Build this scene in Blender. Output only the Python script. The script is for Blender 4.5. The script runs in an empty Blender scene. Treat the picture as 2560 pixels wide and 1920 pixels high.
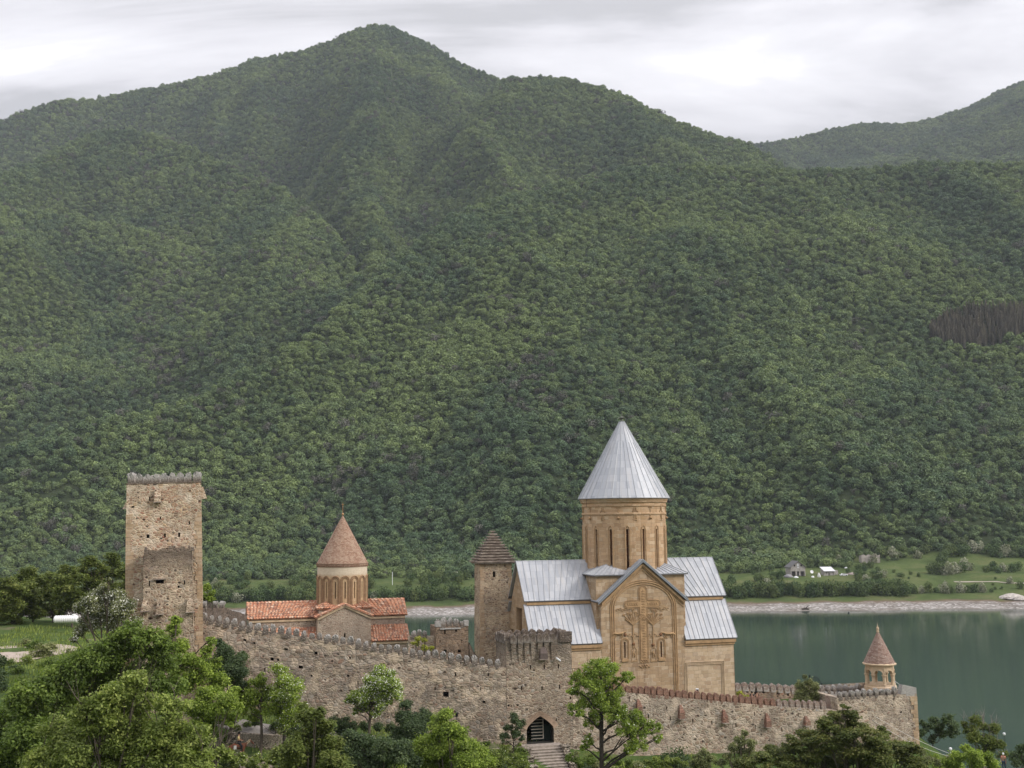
import bpy, bmesh, math, random
import numpy as np
from mathutils import Matrix, Vector, Euler

# ------------------------------------------------------------------ camera
scene = bpy.context.scene
COL = scene.collection
F = 2800.0; PITCH = 0.1211; ROLL = 0.0106; CZ = 46.0     # focal length in pixels of a 2560 wide picture
R0 = np.array([1., 0, 0]); U0 = np.array([0, -math.sin(PITCH), math.cos(PITCH)]); FW = np.array([0, math.cos(PITCH), math.sin(PITCH)])
RT = math.cos(ROLL)*R0 - math.sin(ROLL)*U0
UP = math.sin(ROLL)*R0 + math.cos(ROLL)*U0
CAM = np.array([0, 0, CZ])
cam_data = bpy.data.cameras.new("camera"); cam = bpy.data.objects.new("camera", cam_data); COL.objects.link(cam)
cam_data.sensor_width = 36.0; cam_data.lens = F/2560*36.0; cam_data.clip_start = 0.5; cam_data.clip_end = 30000
cam.matrix_world = Matrix([[RT[0], UP[0], -FW[0], 0], [RT[1], UP[1], -FW[1], 0], [RT[2], UP[2], -FW[2], CZ], [0, 0, 0, 1]])
scene.camera = cam

# ------------------------------------------------------------------ world and sun (bright overcast)
SUN_EL = math.radians(33); SUN_AZ = math.radians(108)      # azimuth from +Y clockwise: behind the camera, to the right
world = bpy.data.worlds.new("World"); scene.world = world; world.use_nodes = True
wn = world.node_tree; wn.nodes.clear()
def wnode(t, **k):
    n = wn.nodes.new(t)
    for a, b in k.items(): setattr(n, a, b)
    return n
def wmath(op, a, b=None, c=None):
    n = wnode('ShaderNodeMath', operation=op)
    for i, v in enumerate((a, b, c)):
        if v is None: continue
        if isinstance(v, (int, float)): n.inputs[i].default_value = v
        else: wn.links.new(v, n.inputs[i])
    return n.outputs[0]
sky = wnode('ShaderNodeTexSky', sky_type='NISHITA', sun_disc=False, sun_elevation=SUN_EL, sun_rotation=SUN_AZ)
sky.air_density = 1.2; sky.dust_density = 2.0
geo_w = wnode('ShaderNodeTexCoord')
sep = wnode('ShaderNodeSeparateXYZ'); wn.links.new(geo_w.outputs['Generated'], sep.inputs[0])
zc = wmath('MAXIMUM', sep.outputs[2], 0.0)
den = wmath('ADD', zc, 0.16)
cx = wmath('DIVIDE', sep.outputs[0], den); cy = wmath('DIVIDE', sep.outputs[1], den)
comb = wnode('ShaderNodeCombineXYZ'); wn.links.new(cx, comb.inputs[0]); wn.links.new(cy, comb.inputs[1])
mp = wnode('ShaderNodeMapping'); wn.links.new(comb.outputs[0], mp.inputs[0]); mp.inputs['Rotation'].default_value = (0, 0, 0.35); mp.inputs['Scale'].default_value = (0.55, 1.5, 1); mp.inputs['Location'].default_value = (1.3, 0.4, 0)
n1 = wnode('ShaderNodeTexNoise'); n1.inputs['Scale'].default_value = 1.5; n1.inputs['Detail'].default_value = 8; n1.inputs['Roughness'].default_value = .54; n1.inputs['Distortion'].default_value = .55
wn.links.new(mp.outputs[0], n1.inputs['Vector'])
n2 = wnode('ShaderNodeTexNoise'); n2.inputs['Scale'].default_value = 3.1; n2.inputs['Detail'].default_value = 5; n2.inputs['Roughness'].default_value = .5
wn.links.new(mp.outputs[0], n2.inputs['Vector'])
mixn = wmath('ADD', wmath('MULTIPLY', n1.outputs[0], 0.75), wmath('MULTIPLY', n2.outputs[0], 0.25))
cr = wnode('ShaderNodeValToRGB'); wn.links.new(mixn, cr.inputs[0])
e = cr.color_ramp.elements
e[0].position = .41; e[0].color = (.40, .395, .41, 1)
e[1].position = .62; e[1].color = (.90, .88, .90, 1)
k = e.new(.47); k.color = (.545, .535, .56, 1)
k = e.new(.55); k.color = (.66, .65, .675, 1)
gain = wmath('ADD', 0.96, wmath('MULTIPLY', wmath('POWER', zc, 1.6), 1.8))   # an overcast sky is brightest overhead
bgc = wnode('ShaderNodeBackground'); wn.links.new(cr.outputs[0], bgc.inputs[0]); wn.links.new(gain, bgc.inputs[1])
bgs = wnode('ShaderNodeBackground'); wn.links.new(sky.outputs[0], bgs.inputs[0]); bgs.inputs[1].default_value = 0.1
ms = wnode('ShaderNodeMixShader'); ms.inputs[0].default_value = 0.93
wn.links.new(bgs.outputs[0], ms.inputs[1]); wn.links.new(bgc.outputs[0], ms.inputs[2])
wo = wnode('ShaderNodeOutputWorld'); wn.links.new(ms.outputs[0], wo.inputs[0])

sun_data = bpy.data.lights.new("sun", 'SUN'); sun_data.energy = 2.2; sun_data.angle = math.radians(16); sun_data.color = (1, .95, .88)
sun = bpy.data.objects.new("sun", sun_data); COL.objects.link(sun)
sd = Vector((math.sin(SUN_AZ)*math.cos(SUN_EL), math.cos(SUN_AZ)*math.cos(SUN_EL), math.sin(SUN_EL)))
sun.rotation_euler = sd.to_track_quat('Z', 'Y').to_euler(); sun.location = (60, -60, 150)
scene.view_settings.view_transform = 'Standard'; scene.view_settings.look = 'None'; scene.view_settings.exposure = 0.30; scene.view_settings.gamma = 1.0
scene.view_settings.use_curve_mapping = False
try:
    scene.cycles.max_bounces = 6; scene.cycles.diffuse_bounces = 3; scene.cycles.glossy_bounces = 3
    scene.cycles.transmission_bounces = 3; scene.cycles.volume_bounces = 1; scene.cycles.transparent_max_bounces = 6
    scene.cycles.use_denoising = True; scene.cycles.caustics_reflective = False; scene.cycles.caustics_refractive = False
except Exception: pass

# ------------------------------------------------------------------ helpers
def ray(px, py):
    d = FW + (px-1280)/F*RT - (py-960)/F*UP
    return d
def FP(px, py, Y):                    # the world point seen at a place of the photograph, at distance Y
    d = ray(px, py); return CAM + d*(Y/d[1])
def proj(P):
    P = np.asarray(P, float) - CAM
    w = P @ FW; return 1280 + F*(P @ RT)/w, 960 - F*(P @ UP)/w
def tag(o, label=None, cat=None, group=None, kind=None):
    if label: o['label'] = label
    if cat: o['category'] = cat
    if group: o['group'] = group
    if kind: o['kind'] = kind
    return o
def empty(name, loc=(0, 0, 0), rz=0.0):
    o = bpy.data.objects.new(name, None); o.location = Vector([float(v) for v in loc]); o.rotation_euler = (0, 0, rz); o.empty_display_size = .3
    COL.objects.link(o); return o
def nodes_of(m):
    m.use_nodes = True; return m.node_tree
class MB:                              # collects faces; every face gets metre-sized UVs along its own plane
    def __init__(s): s.v = []; s.f = []; s.uv = []
    def face(s, pts, uv=None):
        pts = [np.asarray(p, float) for p in pts]
        if uv is None:
            n = np.zeros(3)
            for i in range(len(pts)): n += np.cross(pts[i]-pts[0], pts[(i+1) % len(pts)]-pts[0])
            l = np.linalg.norm(n); n = n/l if l > 1e-12 else np.array([0, 0, 1.])
            t = np.array([-n[1], n[0], 0]); l = np.linalg.norm(t)
            t = t/l if l > .05 else np.array([1., 0, 0])
            b = np.cross(n, t)
            uv = [(p @ t, p @ b) for p in pts]
        i = len(s.v); s.v += [tuple(p) for p in pts]; s.f.append(tuple(range(i, i+len(pts)))); s.uv += [tuple(q) for q in uv]
    def box(s, a, b, M=None):
        x0, y0, z0 = a; x1, y1, z1 = b
        c = [(x0,y0,z0),(x1,y0,z0),(x1,y1,z0),(x0,y1,z0),(x0,y0,z1),(x1,y0,z1),(x1,y1,z1),(x0,y1,z1)]
        if M is not None: c = [tuple(M @ Vector(q)) for q in c]
        for q in ((0,3,2,1),(4,5,6,7),(0,1,5,4),(1,2,6,5),(2,3,7,6),(3,0,4,7)): s.face([c[i] for i in q])
    def hexa(s, c):                    # eight corners: four bottom, four top, counter-clockwise
        for q in ((0,3,2,1),(4,5,6,7),(0,1,5,4),(1,2,6,5),(2,3,7,6),(3,0,4,7)): s.face([c[i] for i in q])
    def tube(s, pts, rad, n=6, cap=True):
        pts = [np.asarray(p, float) for p in pts]
        if not hasattr(rad, '__len__'): rad = [rad]*len(pts)
        rings = []; a = None; L = 0; ls = []
        for i, p in enumerate(pts):
            d = pts[min(i+1, len(pts)-1)] - pts[max(i-1, 0)]; d = d/(np.linalg.norm(d)+1e-12)
            if a is None:
                a = np.cross(d, [0, 0, 1.]);
                if np.linalg.norm(a) < .1: a = np.cross(d, [1., 0, 0])
            a = a - d*(a @ d); a /= np.linalg.norm(a)+1e-12; b = np.cross(d, a)
            rings.append([p + rad[i]*(math.cos(2*math.pi*k/n)*a + math.sin(2*math.pi*k/n)*b) for k in range(n)])
            if i: L += np.linalg.norm(pts[i]-pts[i-1])
            ls.append(L)
        for i in range(len(pts)-1):
            for k in range(n):
                k2 = (k+1) % n; u0 = k/n*2*math.pi*rad[i]; u1 = (k+1)/n*2*math.pi*rad[i]
                s.face([rings[i][k], rings[i][k2], rings[i+1][k2], rings[i+1][k]], [(u0, ls[i]), (u1, ls[i]), (u1, ls[i+1]), (u0, ls[i+1])])
        if cap: s.face(rings[0][::-1]); s.face(rings[-1])
    def lathe(s, prof, n=24, c=(0, 0, 0), a0=0.0, uvr=None):
        c = np.asarray(c, float); L = 0
        for i in range(len(prof)-1):
            (r0, z0), (r1, z1) = prof[i], prof[i+1]; l = math.hypot(r1-r0, z1-z0); R = uvr or max(r0, r1)
            for k in range(n):
                t0 = a0+2*math.pi*k/n; t1 = a0+2*math.pi*(k+1)/n
                P = lambda r, z, t: c+np.array([r*math.cos(t), r*math.sin(t), z])
                q = [P(r0,z0,t0), P(r0,z0,t1), P(r1,z1,t1), P(r1,z1,t0)]; uv = [(t0*R, L), (t1*R, L), (t1*R, L+l), (t0*R, L+l)]
                if r1 < 1e-6: q = q[:3]; uv = uv[:3]
                elif r0 < 1e-6: q = [q[0], q[2], q[3]]; uv = [uv[0], uv[2], uv[3]]
                s.face(q, uv)
            L += l
    def mesh(s, name, smooth=False):
        me = bpy.data.meshes.new(name); me.from_pydata(s.v, [], s.f)
        uvl = me.uv_layers.new(name='UVMap'); uvl.data.foreach_set('uv', np.array(s.uv, dtype=np.float32).ravel())
        if smooth: me.polygons.foreach_set('use_smooth', [True]*len(me.polygons))
        return me
    def build(s, name, mat, parent=None, smooth=False):
        me = s.mesh(name, smooth); me.materials.append(mat)
        o = bpy.data.objects.new(name, me); COL.objects.link(o)
        if parent is not None: o.parent = parent
        return o
def quads_mesh(name, V, nper, mat, tint=None, smooth=False, normals=None):     # fast mesh of many separate faces of nper corners
    V = np.ascontiguousarray(V, dtype=np.float32); n = len(V)//nper
    me = bpy.data.meshes.new(name); me.vertices.add(len(V)); me.vertices.foreach_set('co', V.ravel())
    me.loops.add(len(V)); me.loops.foreach_set('vertex_index', np.arange(len(V), dtype=np.int32))
    me.polygons.add(n); me.polygons.foreach_set('loop_start', np.arange(0, len(V), nper, dtype=np.int32))
    me.update(calc_edges=True)
    if tint is not None:
        at = me.attributes.new('tint', 'FLOAT', 'FACE'); at.data.foreach_set('value', np.asarray(tint, dtype=np.float32))
    if normals is not None:
        me.polygons.foreach_set('use_smooth', [True]*n); me.normals_split_custom_set_from_vertices([tuple(q) for q in normals.tolist()])
    me.materials.append(mat); return me
def grid_mesh(name, X, Y, Z, mat, smooth=True, keep=None):
    h, w = X.shape; V = np.stack([X, Y, Z], -1).reshape(-1, 3).astype(np.float32)
    idx = np.arange(h*w).reshape(h, w); Q = np.stack([idx[:-1, :-1], idx[:-1, 1:], idx[1:, 1:], idx[1:, :-1]], -1).reshape(-1, 4)
    if keep is not None: Q = Q[keep.ravel()]
    me = bpy.data.meshes.new(name); me.vertices.add(len(V)); me.vertices.foreach_set('co', V.ravel())
    me.loops.add(Q.size); me.loops.foreach_set('vertex_index', Q.ravel().astype(np.int32))
    me.polygons.add(len(Q)); me.polygons.foreach_set('loop_start', np.arange(0, Q.size, 4, dtype=np.int32))
    me.polygons.foreach_set('use_smooth', [smooth]*len(Q)); me.update(calc_edges=True); me.materials.append(mat); return me
def add(name, me, parent=None):
    o = bpy.data.objects.new(name, me); COL.objects.link(o)
    if parent is not None: o.parent = parent
    return o
_rt = np.random.default_rng(5).random((256, 256)).astype(np.float64)
def vnoise(x, y):
    x = np.asarray(x, float); y = np.asarray(y, float)
    xi = np.floor(x).astype(int); yi = np.floor(y).astype(int); fx = x-xi; fy = y-yi
    fx = fx*fx*(3-2*fx); fy = fy*fy*(3-2*fy)
    g = lambda a, b: _rt[a & 255, b & 255]
    return (g(xi,yi)*(1-fx)+g(xi+1,yi)*fx)*(1-fy) + (g(xi,yi+1)*(1-fx)+g(xi+1,yi+1)*fx)*fy
def fbm(x, y, o=4, ridge=False):
    s = 0; a = 1; t = 0
    for i in range(o):
        n = vnoise(x*2**i+17.3*i, y*2**i+9.1*i)
        if ridge: n = 1-abs(2*n-1)
        s = s+a*n; t += a; a *= .5
    return s/t

# ------------------------------------------------------------------ materials
def new_mat(name):
    m = bpy.data.materials.new(name); m.use_nodes = True; nt = m.node_tree; nt.nodes.clear()
    out = nt.nodes.new('ShaderNodeOutputMaterial'); b = nt.nodes.new('ShaderNodeBsdfPrincipled'); nt.links.new(b.outputs[0], out.inputs[0])
    return m, nt, b
class G:                                # small node-graph helper
    def __init__(s, nt): s.nt = nt
    def n(s, t, inp=None, **k):
        n = s.nt.nodes.new(t)
        for a, b in k.items(): setattr(n, a, b)
        for a, b in (inp or {}).items():
            if hasattr(b, 'is_linked'): s.nt.links.new(b, n.inputs[a])
            else: n.inputs[a].default_value = b
        return n
    def math(s, op, a, b=0.0, clamp=False): return s.n('ShaderNodeMath', {0: a, 1: b}, operation=op, use_clamp=clamp).outputs[0]
    def noise(s, vec, scale, detail=3, rough=.5, dist=0.0): return s.n('ShaderNodeTexNoise', {'Vector': vec, 'Scale': scale, 'Detail': detail, 'Roughness': rough, 'Distortion': dist}).outputs[0]
    def mapping(s, vec, scale=(1, 1, 1), loc=(0, 0, 0), rot=(0, 0, 0)): return s.n('ShaderNodeMapping', {'Vector': vec, 'Scale': scale, 'Location': loc, 'Rotation': rot}).outputs[0]
    def ramp(s, fac, stops, interp='LINEAR'):
        r = s.n('ShaderNodeValToRGB', {0: fac}); r.color_ramp.interpolation = interp; e = r.color_ramp.elements
        while len(e) > 1: e.remove(e[-1])
        e[0].position = stops[0][0]; e[0].color = tuple(stops[0][1])+(1,)
        for p, c in stops[1:]: q = e.new(p); q.color = tuple(c)+(1,)
        return r.outputs[0]
    def step(s, v, a, b): return s.n('ShaderNodeMapRange', {0: v, 1: a, 2: b, 3: 0.0, 4: 1.0}, clamp=True).outputs[0]
    def mix(s, f, a, b, mode='MIX'):
        n = s.n('ShaderNodeMix', data_type='RGBA', blend_type=mode, clamp_factor=True)
        for i, v in ((0, f), (6, a), (7, b)):
            if hasattr(v, 'is_linked'): s.nt.links.new(v, n.inputs[i])
            else: n.inputs[i].default_value = v if i == 0 else tuple(v)+(1,)
        return n.outputs[2]
    def bump(s, h, strength=.5, dist=.05): return s.n('ShaderNodeBump', {'Height': h, 'Strength': strength, 'Distance': dist}).outputs[0]
def uvw(g): return g.n('ShaderNodeTexCoord').outputs['UV']
def objc(g): return g.n('ShaderNodeTexCoord').outputs['Object']

def rubble(name, stones, mortar, scale=3.2, squash=1.7, wear=(.10, .085, .075), wear_amt=.35, wear_top=None, pale=None, edge=.09, bump=.6, rand=1.0):
    m, nt, b = new_mat(name); g = G(nt); uv = uvw(g)
    wob = g.n('ShaderNodeTexNoise', {'Vector': uv, 'Scale': 1.3, 'Detail': 3.0}).outputs['Color']
    v = g.n('ShaderNodeVectorMath', {0: uv, 1: g.n('ShaderNodeVectorMath', {0: wob, 3: .35}, operation='SCALE').outputs[0]}, operation='ADD').outputs[0]
    big = g.noise(uv, .12, 2)
    v2 = g.mapping(v, (1, squash, 1))
    zone = g.math('GREATER_THAN', g.noise(g.mapping(uv, (.5, 1, 1), (3, 5, 0)), .42, 3, .6), .53)        # courses of small flat stones between bigger ones
    def both(feature, out):
        a = g.n('ShaderNodeTexVoronoi', {'Vector': v2, 'Scale': scale, 'Randomness': rand}, feature=feature).outputs[out]
        c = g.n('ShaderNodeTexVoronoi', {'Vector': g.mapping(v2, (1, 1.25, 1), (.3, .7, 0)), 'Scale': scale*1.75, 'Randomness': rand}, feature=feature).outputs[out]
        return a, c
    ea, ec = both('DISTANCE_TO_EDGE', 'Distance'); da, dc = both('F1', 'Distance'); ca, cc2 = both('F1', 'Color')
    mixf = lambda a, c: g.math('ADD', g.math('MULTIPLY', a, g.math('SUBTRACT', 1.0, zone)), g.math('MULTIPLY', c, zone))
    class _O: pass
    vo = _O(); ve = _O(); vo.outputs = {'Distance': mixf(da, dc), 'Color': g.mix(zone, ca, cc2)}; ve.outputs = {'Distance': mixf(ea, ec)}
    sepc = g.n('ShaderNodeSeparateColor', {0: vo.outputs['Color']})
    col = g.ramp(sepc.outputs[0], [(i/(len(stones)-1), c) for i, c in enumerate(stones)])
    fine = g.noise(uv, 14, 3, .7)
    col = g.mix(g.math('MULTIPLY', g.step(fine, .3, .75), .5), col, (.62, .54, .45), 'MULTIPLY')
    # how much mortar fills the joints varies over the wall
    ew = g.math('ADD', edge*.55, g.math('MULTIPLY', g.step(g.noise(uv, .35, 3), .38, .68), edge*1.6))
    mort = g.math('SUBTRACT', 1.0, g.step(ve.outputs['Distance'], 0.0, 1.0), True)
    mask = g.math('LESS_THAN', ve.outputs['Distance'], ew)
    soft = g.n('ShaderNodeMapRange', {0: ve.outputs['Distance'], 1: g.math('MULTIPLY', ew, .4), 2: g.math('MULTIPLY', ew, 1.2), 3: 1.0, 4: 0.0}).outputs[0]
    mcol = g.mix(g.step(g.noise(uv, 3.0, 4, .7), .35, .7), mortar, tuple(c*.62 for c in mortar))
    col = g.mix(soft, col, mcol)
    dark = g.math('MULTIPLY', g.step(g.noise(uv, .55, 5, .65, .6), .46, .70), wear_amt)
    col = g.mix(dark, col, wear)
    tone = g.ramp(g.noise(g.mapping(uv, (1, .7, 1), (9, 2, 0)), .30, 4, .6), [(.3, (.74, .72, .70)), (.5, (1, .98, .95)), (.7, (1.12, 1.08, 1.02))])
    col = g.mix(1.0, col, tone, 'MULTIPLY')
    # small black gaps between stones
    gap = g.math('MULTIPLY', g.math('GREATER_THAN', sepc.outputs[1], .90), g.math('LESS_THAN', vo.outputs['Distance'], .34))
    col = g.mix(g.math('MULTIPLY', gap, .85), col, (.02, .016, .013))
    if pale: 
        pm = g.math('MULTIPLY', g.step(g.noise(g.mapping(uv, (1, 1, 1), (7, 3, 0)), .8, 4, .6), .50, .68), .8)
        col = g.mix(pm, col, pale)
    if wear_top:                       # old lichen and soot near the wall head, in the height of the thing itself
        z = g.n('ShaderNodeSeparateXYZ', {0: objc(g)}).outputs[2]
        f = g.math('MULTIPLY', g.step(g.math('ADD', z, g.math('MULTIPLY', g.noise(uv, 1.2, 4, .7), wear_top[2])), wear_top[0], wear_top[1]), wear_top[3])
        col = g.mix(f, col, wear_top[4])
    nt.links.new(col, b.inputs['Base Color']); b.inputs['Roughness'].default_value = .95; b.inputs['Specular IOR Level'].default_value = .15
    h = g.math('ADD', g.step(ve.outputs['Distance'], 0.0, edge*2.2), g.math('MULTIPLY', fine, .5))
    h = g.math('ADD', h, g.math('MULTIPLY', sepc.outputs[2], .8))
    nt.links.new(g.bump(h, bump, .08), b.inputs['Normal'])
    return m
def ashlar(name, c1, c2, c3, mortar, w=.62, h=.34, wear=(.16, .10, .06), wear_amt=.5, pale_joint=True):
    m, nt, b = new_mat(name); g = G(nt); uv = uvw(g)
    wob = g.n('ShaderNodeTexNoise', {'Vector': uv, 'Scale': .9, 'Detail': 2.0}).outputs['Color']
    v = g.n('ShaderNodeVectorMath', {0: uv, 1: g.n('ShaderNodeVectorMath', {0: wob, 3: .12}, operation='SCALE').outputs[0]}, operation='ADD').outputs[0]
    br = g.n('ShaderNodeTexBrick', {'Vector': v, 'Color1': (0, 0, 0, 1), 'Color2': (1, 1, 1, 1), 'Mortar': (.5, .5, .5, 1), 'Scale': 1.0, 'Mortar Size': .020, 'Mortar Smooth': .35, 'Bias': 0.0, 'Brick Width': w, 'Row Height': h}, offset=.43, squash=1.35, squash_frequency=3)
    rnd = g.n('ShaderNodeSeparateColor', {0: br.outputs['Color']}).outputs[0]
    col = g.ramp(rnd, [(0, c1), (.3, c2), (.55, c1), (.78, c3), (1, c2)])
    big = g.step(g.noise(uv, .45, 4, .6), .35, .65)
    col = g.mix(g.math('MULTIPLY', big, .35), col, c3)
    col = g.mix(1.0, col, g.ramp(rnd, [(0, (.70, .66, .60)), (.2, (1, 1, 1)), (.5, (.86, .83, .80)), (.7, (1.1, 1.08, 1.05)), (.9, (.78, .70, .62)), (1, (1.15, 1.15, 1.15))]), 'MULTIPLY')
    fine = g.noise(uv, 9, 4, .7)
    col = g.mix(g.math('MULTIPLY', g.step(fine, .42, .8), .45), col, tuple(x*.62 for x in c1))
    streak = g.noise(g.mapping(uv, (1.6, .18, 1)), 1.6, 4, .6)
    col = g.mix(g.math('MULTIPLY', g.step(streak, .52, .75), wear_amt), col, wear)
    jn = g.step(g.noise(uv, 1.1, 3, .6), .45, .6)
    jcol = g.mix(jn, tuple(x*.42 for x in c1), mortar)
    col = g.mix(g.math('MULTIPLY', br.outputs['Fac'], .8), col, jcol)
    nt.links.new(col, b.inputs['Base Color']); b.inputs['Roughness'].default_value = .9; b.inputs['Specular IOR Level'].default_value = .2
    hh = g.math('ADD', g.math('MULTIPLY', br.outputs['Fac'], -1.0), g.math('MULTIPLY', g.noise(uv, 5, 5, .7), .9))
    nt.links.new(g.bump(hh, .45, .04), b.inputs['Normal'])
    return m
def plain(name, col, rough=.8, metal=0.0, var=.25, scale=6, spec=.3, bump=.1):
    m, nt, b = new_mat(name); g = G(nt); c = objc(g)
    n = g.noise(c, scale, 4, .6)
    co = g.mix(g.step(n, .3, .7), tuple(x*(1-var) for x in col), tuple(min(1, x*(1+var*.6)) for x in col))
    nt.links.new(co, b.inputs['Base Color']); b.inputs['Roughness'].default_value = rough; b.inputs['Metallic'].default_value = metal; b.inputs['Specular IOR Level'].default_value = spec
    if bump: nt.links.new(g.bump(g.noise(c, scale*4, 3), bump, .02), b.inputs['Normal'])
    return m
def foliage(name, dark, mid, light, instanced=False, transl=.25, obj_rand=False):
    m = bpy.data.materials.new(name); m.use_nodes = True; nt = m.node_tree; nt.nodes.clear(); g = G(nt)
    t = g.n('ShaderNodeAttribute', attribute_name='tint').outputs['Fac']
    if instanced:
        it = g.n('ShaderNodeAttribute', attribute_name='itint', attribute_type='INSTANCER').outputs['Color']
        col = g.mix(g.math('MULTIPLY', t, 1.0), tuple(c for c in dark), light)
        col = g.mix(1.0, col, it, 'MULTIPLY')
    else:
        col = g.ramp(t, [(0, dark), (.5, mid), (.96, light)])
        col = g.mix(g.math('MULTIPLY', g.step(g.noise(objc(g), .55, 3), .38, .66), .4), col, dark)
        if obj_rand:
            r = g.n('ShaderNodeObjectInfo').outputs['Random']
            col = g.mix(1.0, col, g.ramp(r, [(0, (.55, .70, .62)), (.35, (.85, .95, .8)), (.6, (1.0, 1.0, .8)), (.8, (1.25, 1.15, .9)), (1, (.7, .85, .7))]), 'MULTIPLY')
    d = g.n('ShaderNodeBsdfPrincipled', {'Base Color': col, 'Roughness': .6, 'Specular IOR Level': .25})
    tr = g.n('ShaderNodeBsdfTranslucent', {'Color': g.mix(1.0, col, (1.1, 1.25, .6), 'MULTIPLY')})
    mx = g.n('ShaderNodeMixShader', {0: transl, 1: d.outputs[0], 2: tr.outputs[0]})
    nt.links.new(mx.outputs[0], g.n('ShaderNodeOutputMaterial').inputs[0])
    return m
# ------------------------------------------------------------------ terrain heights
CP = np.array([(0,-25,45.2),(-45,-15,46),(45,-15,44),(0,6,42.5),(0,25,33),(-28,25,36),(28,25,30),(-60,30,38),(60,30,26),
 (0,55,20),(-30,55,27),(30,60,15.5),(0,85,17.5),(30,85,14),(-14,85,22),(-35,80,27),(60,80,10),
 (-38,103,31),(-31,105,30),(-24.5,99.8,24.8),(-19.5,99.8,24.5),(-25,104.5,26.7),(-19,104.5,26.3),(-24,109,28.6),(-16,110,27),(-8,111,25.6),(3,111,23.4),(12,113,21.6),(25,116,20.6),(36,119,20),(46,121,18.6),
 (52,120,16),(60,118,14),(75,115,11),(55,105,13),
 (-15,124,28),(0,125,26.6),(15,126,26),(30,127,25.5),(40,128,25.2),(-5,142,25),(10,145,24),(26,137,23.0),(33,138,22.6),(41,138,22.0),(30,146,19),(40,146,17),(47,136,18),
 (-15,160,24),(-20,185,12),(10,170,10),(45,156,8),(62,145,5),(74,165,-3),(45,190,-6),(0,205,-6),(-20,230,-6),(100,140,-2),
 (-43,106,30.8),(-55,112,31),(-60,125,31),(-80,150,31),(-62,165,31),(-44,150,30.5),(-42,130,30.6),(-95,190,31),(-66,190,29),(-60,240,12),(-100,240,18),(-34,200,12),(-130,150,32),(-45,90,30),(-70,80,34),(-90,40,42)], float)
def _tps():
    d = np.linalg.norm(CP[:, None, :2]-CP[None, :, :2], axis=2); K = d*d*np.log(d+1e-9)/1000.0
    n = len(CP); A = np.zeros((n+3, n+3)); A[:n, :n] = K + np.eye(n)*.02; P = np.c_[np.ones(n), CP[:, :2]/50]; A[:n, n:] = P; A[n:, :n] = P.T
    return np.linalg.solve(A, np.r_[CP[:, 2], 0, 0, 0])
_W = _tps()
def g_near(x, y):
    x = np.clip(np.asarray(x, float), -140, 120); y = np.clip(np.asarray(y, float), -60, 260)
    s = x.shape; q = np.c_[x.ravel(), y.ravel()]; out = np.empty(len(q))
    for i in range(0, len(q), 20000):
        c = q[i:i+20000]; d = np.linalg.norm(c[:, None, :]-CP[None, :, :2], axis=2)
        out[i:i+20000] = (d*d*np.log(d+1e-9)/1000.0) @ _W[:-3] + _W[-3] + c[:, 0]/50*_W[-2] + c[:, 1]/50*_W[-1]
    z = out.reshape(s) + (fbm(x/6, y/6, 4)-.5)*.9
    f = np.clip((y-185)/60, 0, 1); z = z*(1-f) + (-8)*f
    return np.clip(z, -8, 55)
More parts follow.
